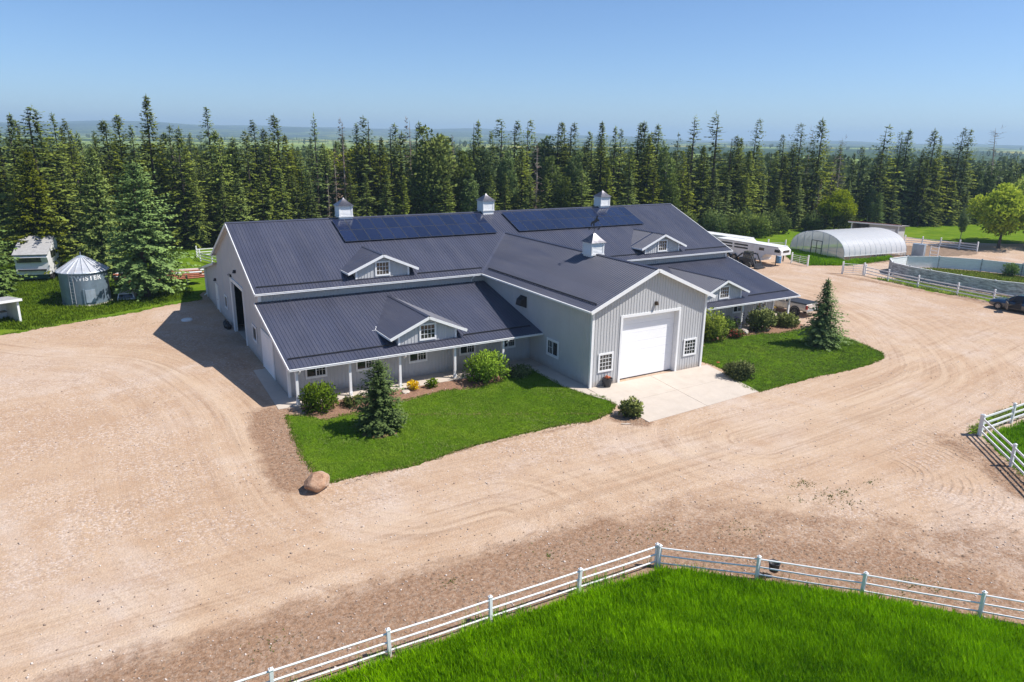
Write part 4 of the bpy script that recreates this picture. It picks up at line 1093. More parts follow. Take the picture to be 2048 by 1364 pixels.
fence([(2.2, 48.5), (6.0, 49.0), (9.8, 49.5), (13.6, 50.0)], 'white rail corral fence crossing the meadow behind the barn roof', 1.35, pw=0.13)

def gate(p0, p1, label, h=1.2, n=5, mat='pvc', group=None):
    root = empty('gate', (p0[0], p0[1], 0)); tag(root, label, 'gate', group)
    dx, dy = p1[0]-p0[0], p1[1]-p0[1]
    for q in ((0, 0), (dx, dy)):
        mb = MB(); cap_post(mb, q, h+0.12, 0.14); mb.build('post', M[mat], root)
    e = 0.05
    A = lambda t, z: (dx*t, dy*t, z)
    for k in range(n):
        z = 0.2+(h-0.28)*k/(n-1); mb = MB(); mb.tube(A(e, z), A(1-e, z), 0.028, n=6); mb.build('rail', M[mat], root)
    for t in (e, 0.5, 1-e):
        mb = MB(); mb.tube(A(t, 0.2), A(t, h-0.08), 0.028, n=6); mb.build('upright', M[mat], root)
    return root
gate((68.5, 12.2), (68.3, 9.6), 'white bar gate beside the blue barrel, in front of the greenhouse weeds')
gate((67.7, 4.3), (69.3, 2.6), 'white bar gate at the near end of the round pen fence', 1.3)
gate((120.8, 1.2), (121.6, -1.6), 'small white frame gate by the gravel lane at the right edge', 1.5, 3)

# ------------------------------------------------------------------ round pen of boards
PEN = [(72.7, 1.2), (71.9, -1.3), (71.6, -3.9), (71.55, -7.2), (71.8, -10.5), (73.5, -14), (77.5, -16.6), (82.5, -15.2), (85.8, -11), (86.4, -6.5), (85.2, -2.5), (82.6, 1.3), (79.1, 3.3), (75.3, 3.2)]
def m_board(name, base, worn, amt):
    t = NT(name); g = t.coord('Object')
    a = t.noise(t.mapv(g, (0.8, 0.8, 5.0)), 1.8, 8.0, 0.72, 0.3); b = t.noise(g, 1.1, 6.0, 0.65)
    c = t.mix(t.math('MULTIPLY', t.ramp(a, [(0.40, 0.0), (0.58, 1.0)]), amt), base, worn)
    c = t.mix(0.4, c, t.ramp(b, [(0.3, 0.35), (0.7, 0.6)]), 'OVERLAY')
    return t.done(c, 0.8, 0.0, t.bump(a, 0.4, 0.02))
M['penin'] = m_board('whitewashed_pen_boards', (0.88, 0.89, 0.89), (0.55, 0.55, 0.53), 0.25)
M['penout'] = m_board('peeling_pen_boards', (0.68, 0.70, 0.71), (0.17, 0.17, 0.175), 0.85)
def round_pen():
    root = empty('round_pen', (78.5, -5.5, 0)); tag(root, 'round white board riding pen with peeling grey outside and grass inside', 'riding pen')
    C = (78.5, -5.5); H = 1.42
    P = [(x-C[0], y-C[1]) for x, y in PEN]
    for i, (a, b) in enumerate(zip(P, P[1:]+P[:1])):
        mb = MB(); mb.box((a[0], a[1], (H+0.16)/2), (0.12, 0.12, H+0.16)); mb.build('post', M['penout'], root)
        L = math.hypot(b[0]-a[0], b[1]-a[1]); ux, uy = (b[0]-a[0])/L, (b[1]-a[1])/L
        nx, ny = uy, -ux                      # one side of the wall
        if nx*(a[0]+b[0])+ny*(a[1]+b[1]) < 0: nx, ny = -nx, -ny   # outwards
        for k in range(5):
            z = 0.05+k*0.275
            ji = rnd.uniform(-0.006, 0.006)
            for off, mt in ((0.045+ji, 'penout'), (0.0, 'penin')):
                q = MB(); s = 0.03
                q.bar((a[0]+ux*0.02+nx*off, a[1]+uy*0.02+ny*off, z+0.135), (b[0]-ux*0.02+nx*off, b[1]-uy*0.02+ny*off, z+0.135), 0.032, 0.266)
                q.build('board', M[mt], root)
        q = MB(); q.bar((a[0]+nx*0.022, a[1]+ny*0.022, H+0.035), (b[0]+nx*0.022, b[1]+ny*0.022, H+0.035), 0.16, 0.05); q.build('cap_rail', M['white'], root)
round_pen()
mt = empty('mounting_block', (75.6, -10.0, 0)); tag(mt, 'grey wooden mounting block on the pen grass', 'block')
mb = MB(); mb.box((0, 0, 0.72), (0.95, 1.9, 0.07)); mb.build('top', M['wood'], mt)
mb = MB(); mb.box((-0.3, 0, 0.35), (0.05, 1.7, 0.66)); mb.build('side_panel', M['wood'], mt)
for sx, sy in ((-1, -1), (1, -1), (-1, 1), (1, 1)):
    mb = MB(); mb.box((sx*0.4, sy*0.85, 0.345), (0.09, 0.09, 0.69)); mb.build('leg', M['wood'], mt)

# ------------------------------------------------------------------ greenhouse
def greenhouse():
    base = (76.52, 10.29); ang = R(-6.0)
    root = empty('greenhouse', (base[0], base[1], 0), ang)
    tag(root, 'long hoop greenhouse covered in white plastic film', 'greenhouse')
    L, W_, Hh = 12.0, 9.4, 3.35
    N = 22; sk = 1.0
    prof = []
    for i in range(N+1):
        t = math.pi*i/N; c_, s_ = math.cos(t), math.sin(t)
        prof.append((W_/2-W_/2*math.copysign(abs(c_)**0.95, c_), 0.55+(Hh-0.55)*abs(s_)**0.85))
    mb = MB(); nx = 12
    for j in range(nx):
        for i in range(N):
            xa, xb = L*j/nx, L*(j+1)/nx
            f = lambda x, i: (x, prof[i][0], prof[i][1]-(0.05*math.sin(math.pi*((x/L*nx) % 1.0)) if 0 < i < N else 0))
            xm = (xa+xb)/2; sag = 0.04 if 0 < i < N-1 else 0.0
            a, b = prof[i], prof[i+1]; d0 = 0.0 if i == 0 else 0.045; d1 = 0.0 if i == N-1 else 0.045
            mb.quad((xa, a[0], a[1]), (xm, a[0], a[1]-d0), (xm, b[0], b[1]-d1), (xa, b[0], b[1])); mb.quad((xm, a[0], a[1]-d0), (xb, a[0], a[1]), (xb, b[0], b[1]), (xm, b[0], b[1]-d1))
    film = mb.build('film_cover', M['film'], root, smooth=True, normals=True)
    for j in range(nx+1):
        h = MB(); x = L*j/nx
        for i in range(N):
            h.tube((x, prof[i][0], prof[i][1]-0.03), (x, prof[i+1][0], prof[i+1][1]-0.03), 0.03, n=5, caps=False)
        for y in (0, W_): h.tube((x, y, 0), (x, y, 0.55), 0.03, n=5)
        h.build('hoop', M['galv'], root)
    for x, nm in ((0.0, 'end_wall'), (L, 'end_wall')):
        e = MB(); e.poly([(x, y, z-0.035) for y, z in prof]+[(x, W_, 0.02), (x, 0, 0.02)]); o = e.build(nm, M['endfilm'], root)
        xx = x-0.03 if x == 0 else x+0.03
        for y in (1.3, 2.7, 3.75, 5.65, 7.0, 8.2):
            s = MB(); zt = np.interp(y, [p[0] for p in prof], [p[1] for p in prof]); s.bar((xx, y, 0), (xx, y, float(zt)-0.04), 0.05, 0.05, up=(1, 0, 0)); s.build('end_stud', M['galv'], root)
        for ya, yb in ((0.4, 3.75), (5.65, 9.0)): s = MB(); s.bar((xx, ya, 1.05), (xx, yb, 1.05), 0.05, 0.045); s.build('end_rail', M['galv'], root)
    d = MB(); xx = -0.055
    for a, b in (((3.8, 0.05), (3.8, 2.05)), ((4.7, 0.05), (4.7, 2.05)), ((5.6, 0.05), (5.6, 2.05))): d.bar((xx, a[0], a[1]), (xx, b[0], b[1]), 0.07, 0.05, up=(1, 0, 0))
    for z in (0.08, 1.05, 2.05): d.bar((xx, 3.8, z), (xx, 5.6, z), 0.05, 0.07)
    d.build('double_door', M['dark'], root)
    s = MB(); s.bar((-0.05, 0.0, 0.56), (L+0.05, 0.0, 0.56), 0.06, 0.10); s.build('base_rail', M['trim'], root)
    s = MB(); s.bar((-0.05, W_, 0.56), (L+0.05, W_, 0.56), 0.06, 0.10); s.build('base_rail', M['trim'], root)
    for x, col in ((7.2, 'galv'), (7.9, 'dark'), (8.8, 'wood'), (9.6, 'galv')):
        t_ = empty('plant_bench', (0, 0, 0))
        tag(t_, {7.2: 'grey plant bench low inside the greenhouse edge, left of the others', 7.9: 'black plant bench inside the open greenhouse side', 8.8: 'wooden plant bench inside the open greenhouse side', 9.6: 'grey plant bench inside the greenhouse by the far end'}[x], 'bench')
        c, s2 = math.cos(ang), math.sin(ang); ly = 1.0
        t_.location = (base[0]+x*c-ly*s2, base[1]+x*s2+ly*c, 0); t_.rotation_euler = (0, 0, ang)
        m2 = MB(); m2.box((0, 0, 0.5), (0.6, 0.9, 0.05)); m2.build('bench_top', M[col], t_)
        for sx, sy in ((-1, -1), (1, -1), (-1, 1), (1, 1)):
            m2 = MB(); m2.box((sx*0.26, sy*0.4, 0.24), (0.05, 0.05, 0.48)); m2.build('leg', M[col], t_)
greenhouse()

# ------------------------------------------------------------------ shed behind the greenhouse, open shelter at the left edge
def lean_shed(loc, rz, w, d, hf, hb, label, open_w, fascia, wallm, ov=0.5):
    """front towards -y; the left part of the front (open_w) is open"""
    root = empty('shed', (*loc, 0), rz); tag(root, label, 'shed')
    t = 0.08
    def wall(lo, hi, nm='wall'):
        q = MB(); q.span(lo, hi); return q.build(nm, M[wallm], root)
    zr = lambda y: hf+(hb-hf)*(y/d)
    q = MB(); q.hexa([(0, 0, 0), (t, 0, 0), (t, d, 0), (0, d, 0), (0, 0, hf-0.05), (t, 0, hf-0.05), (t, d, hb-0.05), (0, d, hb-0.05)]); q.build('wall', M[wallm], root)
    q = MB(); q.hexa([(w-t, 0, 0), (w, 0, 0), (w, d, 0), (w-t, d, 0), (w-t, 0, hf-0.05), (w, 0, hf-0.05), (w, d, hb-0.05), (w-t, d, hb-0.05)]); q.build('wall', M[wallm], root)
    wall((t, d-t, 0), (w-t, d-0.002, hb-0.1))
    if open_w < w-0.3:
        x0 = open_w
        while x0 < w-0.1:
            x1 = min(w-0.001, x0+0.6); wall((x0+0.004, 0.003, 0.02), (x1-0.004, t, hf-0.12), 'siding_sheet'); x0 = x1
    q = MB(); q.hexa([(-ov, -ov, hf-0.04), (w+ov, -ov, hf-0.04), (w+ov, d+ov*0.5, hb-0.04), (-ov, d+ov*0.5, hb-0.04), (-ov, -ov, hf+0.03), (w+ov, -ov, hf+0.03), (w+ov, d+ov*0.5, hb+0.03), (-ov, d+ov*0.5, hb+0.03)]); q.build('roof', M['greyroof'], root)
    q = MB(); q.bar((-ov, -ov-0.02, hf-0.05), (w+ov, -ov-0.02, hf-0.05), 0.04, 0.2); q.build('fascia', M[fascia], root)
    for sx in (0.0, w): q = MB(); q.box((sx, -0.03, hf/2-0.05), (0.16, 0.1, hf-0.12)); q.build('post', M['trim'], root)
    return root
s1 = lean_shed((96.2, 23.0), R(-71), 6.8, 4.5, 2.95, 2.5, 'grey open fronted shed with a red edged flat roof behind the greenhouse', 2.6, 'trim', 'shedgrey', 0.5)
q = MB(); q.bar((-0.5, -0.42, 3.01), (7.3, -0.42, 3.01), 0.2, 0.05); q.build('red_edge_strip', M['redtrim'], s1)
q = MB(); q.span((5.0, -0.03, 0.03), (6.4, -0.004, 2.3)); q.build('sliding_door', M['white'], s1)
s2 = lean_shed((-18.7, 19.1), R(22), 4.3, 2.6, 1.95, 1.7, 'low white open shelter with a flat roof at the left edge', 4.2, 'trim', 'white', 0.28)
q = MB(); q.span((0.1, 2.0, 0.6), (4.1, 2.5, 0.66)); q.build('shelf', M['wood'], s2)

# ------------------------------------------------------------------ grain bin with its lettering
def grain_bin():
    c = (-9.95, 26.7); r = 1.93; He = 3.0; Ha = 4.25
    root = empty('grain_bin', (*c, 0)); tag(root, 'round corrugated steel grain bin with a cone roof and faded white lettering', 'grain bin')
    prof = []
    n = int(He/0.05)
    for i in range(n+1): prof.append((r+(0.012 if i % 2 else -0.012), He*i/n))
    mb = MB(); mb.lathe(prof, 64, cap=False); o = mb.build('wall', M['binwall'], root, smooth=True)
    mb = MB(); mb.lathe([(r+0.12, 0.0), (r+0.12, 0.09), (r-0.1, 0.09)], 48, cap=False); mb.build('base_ring', M['concrete'], root)
    k = 20
    for i in range(k):
        a0, a1 = 2*math.pi*i/k, 2*math.pi*(i+1)/k
        q = MB(); R0 = r+0.16
        P = lambda a, rr, z: (rr*math.cos(a), rr*math.sin(a), z)
        q.quad(P(a0, R0, He-0.03), P(a1, R0, He-0.03), P(a1, 0.33, Ha-0.12), P(a0, 0.33, Ha-0.12))
        q.bar(P(a0, R0, He+0.0), P(a0, 0.33, Ha-0.09), 0.05, 0.07)
        q.build('roof_sheet', M['galvroof'], root)
    mb = MB(); mb.lathe([(0.40, Ha-0.14), (0.36, Ha-0.05), (0.05, Ha+0.04)], 16); mb.tube((0, 0, Ha), (0, 0, Ha+0.34), 0.03, n=6); mb.build('roof_cap', M['galv'], root)
    mb = MB(); mb.lathe([(r+0.03, He-0.10), (r+0.20, He-0.05), (r+0.17, He-0.01)], 48, cap=False); mb.build('eave_ring', M['galv'], root)
    # things on the side that faces the yard: azimuth of the camera side is about -y
    def arc_box(a0, a1, z0, z1, off, name, mat):
        q = MB(); m_ = max(2, int(abs(a1-a0)/0.05))
        for i in range(m_):
            b0, b1 = a0+(a1-a0)*i/m_, a0+(a1-a0)*(i+1)/m_
            q.quad(*[(rr*math.cos(a), rr*math.sin(a), z) for a, rr, z in ((b0, r+off, z0), (b1, r+off, z0), (b1, r+off, z1), (b0, r+off, z1))])
            q.quad(*[(rr*math.cos(a), rr*math.sin(a), z) for a, rr, z in ((b0, r, z1), (b0, r+off, z1), (b1, r+off, z1), (b1, r, z1))])
        for b in (a0, a1): q.quad(*[(rr*math.cos(b), rr*math.sin(b), z) for rr, z in ((r, z0), (r+off, z0), (r+off, z1), (r, z1))])
        return q.build(name, M[mat], root)
    f = R(-90)
    arc_box(f+R(-1), f+R(22), 0.30, 1.45, 0.06, 'door', 'galv'); arc_box(f+R(-6), f+R(-3), 0.12, 1.55, 0.10, 'door_post', 'binwall')
    q = MB(); a = f+R(-29)
    for s in (-0.17, 0.17):
        x, y = (r+0.1)*math.cos(a)-s*math.sin(a), (r+0.1)*math.sin(a)+s*math.cos(a); q.tube((x, y, 0.25), (x, y, He-0.1), 0.028, n=5)
    for i in range(9):
        z = 0.4+i*0.3; q.bar(((r+0.1)*math.cos(a)+0.17*math.sin(a), (r+0.1)*math.sin(a)-0.17*math.cos(a), z), ((r+0.1)*math.cos(a)-0.17*math.sin(a), (r+0.1)*math.sin(a)+0.17*math.cos(a), z), 0.025, 0.025)
    q.build('ladder', M['galvroof'], root)
    # lettering wrapped round the drum
    cu = bpy.data.curves.new('lettering', 'FONT'); cu.body = 'TWISTER'; cu.size = 0.60; cu.align_x = 'CENTER'; cu.space_character = 1.12; cu.offset = 0.02
    tmp = bpy.data.objects.new('lettering_source', cu); COL.objects.link(tmp)
    bpy.context.view_layer.update()
    me = bpy.data.meshes.new_from_object(tmp.evaluated_get(bpy.context.evaluated_depsgraph_get()))
    bpy.data.objects.remove(tmp)
    bm = bmesh.new(); bm.from_mesh(me)
    bmesh.ops.subdivide_edges(bm, edges=[e for e in bm.edges if e.calc_length() > 0.12], cuts=2)
    bmesh.ops.triangulate(bm, faces=bm.faces)
    for v in bm.verts:
        aa = f+R(5)+v.co.x*0.95/r; z = 2.30+v.co.y
        v.co = Vector(((r+0.02)*math.cos(aa), (r+0.02)*math.sin(aa), z))
    bm.to_mesh(me); bm.free(); me.materials.clear(); me.materials.append(M['lettering'])
    link('lettering', me, root)
M['lettering'] = simple('faded_white_lettering', (0.78, 0.79, 0.80), 0.6, 0, 0.1, 4.0, dirt=(0.40, 0.46, 0.52), dirt_amt=0.5)
grain_bin()

# ------------------------------------------------------------------ old camper by the trees
def camper():
    root = empty('camper', (-15.9, 39.5, 0), R(-14)); tag(root, 'old white camper with a grey sloping roof beside the left spruces', 'camper')
    w, d = 3.0, 3.6
    q = MB(); q.prism([(0, 0.75), (d, 0.75), (d, 4.0), (2.9, 4.25), (0.0, 2.9), (-0.25, 2.55), (0.0, 2.0)], 0, w); q.build('body', M['white'], root, bevel=0.03)
    q = MB(); q.prism([(-0.30, 2.86), (2.92, 4.36), (d+0.1, 4.1), (d+0.1, 4.04), (2.9, 4.29), (-0.28, 2.78)], -0.08, w+0.08); q.build('roof', M['greyroof'], root)
    q = MB(); q.hexa([(0.25, -0.18, 2.05), (w-0.6, -0.18, 2.05), (w-0.6, -0.03, 2.05), (0.25, -0.03, 2.05), (0.25, -0.28, 2.55), (w-0.6, -0.28, 2.55), (w-0.6, -0.1, 2.55), (0.25, -0.1, 2.55)]); q.build('window', M['glass'], root)
    q = MB(); q.span((0.2, -0.22, 1.18), (w-0.25, -0.02, 1.32)); q.build('bumper', M['dark'], root)
    q = MB(); q.span((0.5, 0.2, 0.30), (w-0.3, d-0.3, 0.74)); q.build('chassis', M['teal'], root)
    for y in (0.9, 2.8):
        for x in (0.1, w-0.1): q = MB(); q.tube((x-0.12, y, 0.36), (x+0.12, y, 0.36), 0.36, n=16); q.build('wheel', M['tyre'], root)
    q = MB(); q.span((w+0.005, 1.0, 2.3), (w+0.02, 2.4, 3.0)); q.build('side_window', M['glass'], root)
camper()
# ------------------------------------------------------------------ things stored under the left trees
def topper():
    root = empty('truck_canopy', (-6.85, 25.95, 0), R(-8)); tag(root, 'white pickup truck canopy lying on the grass beside the grain bin', 'canopy')
    w, d, h = 1.55, 2.0, 0.62
    q = MB(); q.hexa([(-w/2, 0, 0.02), (w/2, 0, 0.02), (w/2, d, 0.02), (-w/2, d, 0.02), (-w/2+0.17, 0.2, h), (w/2-0.17, 0.2, h), (w/2-0.17, d-0.1, h), (-w/2+0.17, d-0.1, h)]); q.build('shell', M['white'], root, bevel=0.02)
    f = lambda x, t: (x*(1-0.22*t), 0.2*t-0.012, 0.02+(h-0.02)*t)
    q = MB(); q.quad(f(-w/2+0.13, 0.2), f(w/2-0.13, 0.2), f(w/2-0.13, 0.85), f(-w/2+0.13, 0.85)); q.build('rear_window', M['glass'], root)
topper()
pr = empty('pipe_rack', (-2.2, 31.3, 0), R(-4)); tag(pr, 'steel rack loaded with rusty orange pipes at the left end of the barn', 'pipe rack')
for x in (-4.4, -1.6, 1.2):
    q = MB(); q.box((x, -0.9, 0.55), (0.12, 0.12, 1.1)); q.build('upright', M['dark'], pr)
    q = MB(); q.box((x, 0.9, 0.55), (0.12, 0.12, 1.1)); q.build('upright', M['dark'], pr)
    q = MB(); q.box((x, 0, 0.62), (0.10, 1.7, 0.12)); q.build('cross_beam', M['dark'], pr)
k = 0
for row in range(5):
    for i in range(9-row):
        q = MB(); y = -0.86+i*0.2+row*0.1; z = 0.78+row*0.17; x0 = rnd.uniform(-5.4, -4.7); x1 = rnd.uniform(2.2, 3.0)
        q.tube((x0, y, z), (x1, y, z), 0.095, n=8); q.build('pipe', M['rust' if rnd.random() < 0.86 else 'white'], pr); k += 1
def junk(name, label, loc, mat, shape):
    root = empty(name, (*loc, 0), rnd.uniform(-0.5, 0.5)); tag(root, label, name.replace('_', ' '))
    for nm, lst in shape:
        q = MB()
        for c, s in lst: q.box(c, s)
        q.build(nm, M[mat if nm != 'handle' else 'dark'], root, bevel=0.015)
junk('garden_cart', 'faded green garden cart beside the white camper', (-10.8, 40.5), 'green', [('tray', [((0, 0, 0.75), (1.2, 1.8, 0.5))]), ('handle', [((0, -1.3, 0.9), (0.06, 1.0, 0.06))]), ('leg', [((-0.5, 0.6, 0.25), (0.08, 0.08, 0.5)), ((0.5, 0.6, 0.25), (0.08, 0.08, 0.5))])])
junk('fuel_drum', 'faded orange drum beside the green cart', (-11.8, 38.6), 'orange', [('drum', [((0, 0, 0.5), (0.5, 0.5, 1.0))]), ('lid', [((0, 0, 1.02), (0.44, 0.44, 0.05))])])
for i, (x, y, l, a) in enumerate(((-6.2, 29.3, 3.2, 0.5), (-6.0, 29.9, 2.8, 0.7), (-5.4, 29.0, 3.4, 0.4), (-5.9, 28.7, 2.6, 0.9))):
    q = MB(); q.box((0, 0, 0.08+0.07*i), (l, 0.28, 0.06)); o = q.build('weathered_plank', M[('greyroof', 'wood')[i % 2]], None, (x, y, 0.02), (0, 0, -a))
    tag(o, 'weathered loose plank in the pile behind the grain bin', 'plank', 'loose planks behind the grain bin')
q = MB(); q.lathe([(0.44, 0.0), (0.44, 0.10), (0.36, 0.15), (0.06, 0.17)], 24); o = q.build('well_lid', M['white'], None, (-2.95, 15.4, 0.0)); tag(o, 'round white lid lying flat in the shaded gravel beside the barn', 'lid')
for i, (x, y) in enumerate(((-0.45, 12.0), (-0.5, 11.4), (-0.42, 10.9))):
    root = empty('rubber_mat', (x, y, 0)); tag(root, 'dark rubbish bag slumped against the barn wall by the big door', 'bag', 'dark bags along the barn end wall')
    root.name = 'rubbish_bag'
    bm = bmesh.new(); bmesh.ops.create_icosphere(bm, subdivisions=2, radius=0.25)
    for v in bm.verts: v.co *= 1+0.16*math.sin(v.co.x*9+i)*math.cos(v.co.z*8+v.co.y*7); v.co.z = max(v.co.z*1.1+0.22, 0.0)
    me = bpy.data.meshes.new('bag'); bm.to_mesh(me); bm.free(); me.materials.append(M['dark']); link('bag', me, root)
    q = MB(); q.tube((0, 0, 0.46), (0.03, 0, 0.56), 0.05, 0.09, 6); q.build('knot', M['dark'], root)

# ------------------------------------------------------------------ boulder, tub, pots, barrel
def boulder():
    bm = bmesh.new(); bmesh.ops.create_icosphere(bm, subdivisions=4, radius=1.0)
    r = random.Random(4); pl = []
    for i in range(13):
        d = Vector((r.gauss(0, 1), r.gauss(0, 1), r.gauss(0, 0.8))).normalized(); pl.append((d, r.uniform(0.74, 0.93)))
    from mathutils import noise as mn
    for v in bm.verts:
        p = v.co.copy()
        for d, k_ in pl:
            e = p.dot(d)-k_
            if e > 0: p -= d*e*0.96
        p *= 1+0.05*mn.noise(p*3.1)+0.025*mn.noise(p*8)
        v.co = Vector((p.x*0.63, p.y*0.52, p.z*0.47+0.34))
    me = bpy.data.meshes.new('boulder'); bm.to_mesh(me); bm.free()
    me.polygons.foreach_set('use_smooth', [True]*len(me.polygons))
    t = NT('granite_boulder'); g = t.coord('Object')
    a = t.noise(g, 1.7, 6.0, 0.65); b = t.noise(g, 14.0, 4.0, 0.7)
    c = t.ramp(a, [(0.32, (0.27, 0.135, 0.075)), (0.50, (0.42, 0.26, 0.165)), (0.68, (0.46, 0.37, 0.30))])
    c = t.mix(0.5, c, t.ramp(b, [(0.3, 0.3), (0.7, 0.7)]), 'OVERLAY')
    t.done(c, 0.85, 0.0, t.bump(b, 0.8, 0.06)); me.materials.append(t.mat)
    o = link('boulder', me, None, (-1.78, -18.85, 0.0), (0, 0, 0.5)); tag(o, 'big pinkish granite boulder at the corner of the lawn', 'boulder')
boulder()
def small_stone(name, loc, s, label, mat, seed):
    bm = bmesh.new(); bmesh.ops.create_icosphere(bm, subdivisions=2, radius=1.0); r = random.Random(seed)
    for v in bm.verts: k_ = 1+r.uniform(-0.16, 0.12); v.co = Vector((v.co.x*s[0]*k_, v.co.y*s[1]*k_, max(-0.02, v.co.z*s[2]*k_+s[2]*0.6)))
    me = bpy.data.meshes.new(name); bm.to_mesh(me); bm.free(); me.materials.append(M[mat]); o = link(name, me, None, (*loc, 0.01), (0, 0, r.uniform(0, 3)))
    return tag(o, label, 'stone')
M['stone'] = simple('field_stone', (0.42, 0.36, 0.30), 0.9, 0, 0.25, 4)
small_stone('field_stone', (35.62, -9.39), (0.45, 0.35, 0.26), 'tan stone in the mulch under the purple flowers', 'stone', 2)
small_stone('field_stone', (38.28, -9.55), (0.22, 0.18, 0.12), 'small pale stone at the foot of the dwarf pine', 'stone', 3)
small_stone('field_stone', (6.40, -9.14), (0.40, 0.25, 0.06), 'flat pale stone beside the yellow bush', 'concrete', 5)
small_stone('field_stone', (15.00, -19.60), (0.30, 0.05, 0.04), 'thin pale scrap lying by the driveway juniper', 'concrete', 8)
small_stone('field_stone', (27.92, -13.99), (0.14, 0.10, 0.05), 'orange scrap on the right lawn beside the driveway', 'orange', 9)

tub = empty('feed_tub', (10.42, -33.36, 0.0)); tag(tub, 'black rubber feed tub hanging on the fence between two posts', 'tub')
q = MB(); q.lathe([(0.12, 0.20), (0.16, 0.23), (0.20, 0.54), (0.215, 0.56), (0.175, 0.56), (0.14, 0.27), (0.02, 0.25)], 18, c=(0.2, 0.2)); q.build('bowl', M['dark'], tub, smooth=True)
q = MB(); q.bar((-0.03, -0.03, 0.82), (0.07, 0.07, 0.53), 0.03, 0.03); q.build('hook', M['dark'], tub)

def plant_pot(loc, label, r, h, potm, flower, fl):
    root = empty('plant_pot', (*loc, 0.035)); tag(root, label, 'plant pot')
    q = MB(); q.lathe([(r*0.62, 0.0), (r*0.95, h*0.75), (r*0.98, h), (r*0.86, h), (r*0.84, h*0.86), (0.02, h*0.86)], 18); q.build('pot', M[potm], root, smooth=False)
    q = MB(); q.lathe([(r*0.84, h*0.86), (0.02, h*0.9)], 14); q.build('soil', M['soil'], root)
    rr = random.Random(3); q = MB()
    for i in range(70):
        a = rr.uniform(0, 6.28); d = r*fl*math.sqrt(rr.random()); z = h+0.02+rr.uniform(0, 0.16)*(1.3-d/(r*fl+0.01)); s = rr.uniform(0.03, 0.06)
        x, y = d*math.cos(a), d*math.sin(a); q.quad((x-s, y-s*0.5, z), (x+s*0.5, y-s, z+0.02), (x+s, y+s*0.5, z-0.01), (x-s*0.5, y+s, z+0.02))
    q.build('flowers', M[flower], root)
plant_pot((17.86, -14.26), 'black tapered pot with orange flowers beside the garage door', 0.34, 0.56, 'pot', 'terra', 0.5)
plant_pot((43.0, -5.9), 'brown planter of yellow flowers on the right porch', 0.40, 0.62, 'planter', 'yellowflower', 0.95)
bl = empty('barrel', (66.9, 12.9, 0)); tag(bl, 'blue plastic barrel under the nose of the stock trailer', 'barrel')
q = MB(); q.lathe([(0.27, 0), (0.31, 0.05), (0.31, 0.30), (0.33, 0.33), (0.31, 0.36), (0.31, 0.60), (0.33, 0.63), (0.31, 0.66), (0.30, 0.90), (0.26, 0.93)], 20); q.build('drum', M['bluebarrel'], bl, smooth=False)
q = MB(); q.lathe([(0.25, 0.93), (0.24, 0.96), (0.03, 0.96)], 16); q.build('lid', M['white'], bl)
bn = empty('wheelie_bin', (90.0, 8.2, 0), R(15)); tag(bn, 'grey blue steel cabinet standing in the garden behind the round pen', 'cabinet')
q = MB(); q.box((0, 0, 0.85), (0.9, 1.5, 1.7)); q.build('body', M['galv'], bn, bevel=0.02)
for k in range(3): q = MB(); q.box((-0.46, -0.5+0.5*k, 0.85), (0.03, 0.44, 1.56)); q.build('door', M['galv'], bn)
bn.name = 'storage_cabinet'
rk = empty('white_rack', (91.0, 6.6, 0), R(10)); rk.name = 'garden_rack'; tag(rk, 'small white frame rack beside the grey cabinet', 'rack')
for y in (-0.5, 0.5):
    q = MB(); q.box((0, y, 0.75), (0.1, 0.1, 1.5)); q.build('post', M['pvc'], rk)
for z in (0.4, 0.9, 1.4): q = MB(); q.box((0, 0, z), (0.08, 0.9, 0.09)); q.build('slat', M['pvc'], rk)
# bird feeder post / trellis on the right bed
tr = empty('wind_spinner', (36.3, -8.55, 0)); tag(tr, 'dark garden wind spinner on a thin rod beside the right porch post', 'wind spinner')
q = MB(); q.tube((0, 0, 0), (0, 0, 1.65), 0.02, n=6); q.build('rod', M['dark'], tr)
for k in range(6):
    q = MB(); q.box((0, 0, 0.55+0.19*k), (0.40-0.03*k, 0.03, 0.05), 0.35*k); q.build('blade', M['dark'], tr)

# ------------------------------------------------------------------ vehicles
def wheel(name, root, c, r, w, rimm, side, spokes=5):
    """axis along x; side = -1 / +1: where the hub faces"""
    q = MB(); k = len(q.v)
    q.tube((c[0]-w/2, c[1], c[2]), (c[0]+w/2, c[1], c[2]), r, r, 24)
    wo = q.build(name, M['tyre'], root, bevel=0.025)
    h = MB(); x = c[0]+side*(w/2+0.004)
    h.tube((x-side*0.03, c[1], c[2]), (x, c[1], c[2]), r*0.62, r*0.62, 20)
    for i in range(spokes):
        a = 2*math.pi*i/spokes+0.3
        h.bar((x+side*0.012, c[1]+r*0.1*math.cos(a), c[2]+r*0.1*math.sin(a)), (x+side*0.012, c[1]+r*0.6*math.cos(a), c[2]+r*0.6*math.sin(a)), 0.02, r*0.16, up=(0, -math.sin(a), math.cos(a)))
    h.build('rim', M[rimm], wo)
    d = MB(); d.tube((x+side*0.001, c[1], c[2]), (x+side*0.006, c[1], c[2]), r*0.55, r*0.55, 20); d.build('rim_recess', M['dark'], wo)
def loft(secs, name, mats, root, mface=None, cap=True, smooth=True):
    """secs: list of equal-length point rings"""
    q = MB(); n = len(secs[0])
    for s in secs: q.v += [tuple(p) for p in s]
    for i in range(len(secs)-1):
        for j in range(n):
            k_ = (j+1) % n; q.f.append((i*n+j, i*n+k_, (i+1)*n+k_, (i+1)*n+j)); q.m.append(mface(i, j) if mface else 0)
    if cap:
        q.f.append(tuple(range(n-1, -1, -1))); q.m.append(0); q.f.append(tuple((len(secs)-1)*n+j for j in range(n))); q.m.append(0)
    return q.build(name, mats, root, smooth=False, normals=True, bevel=0.0)
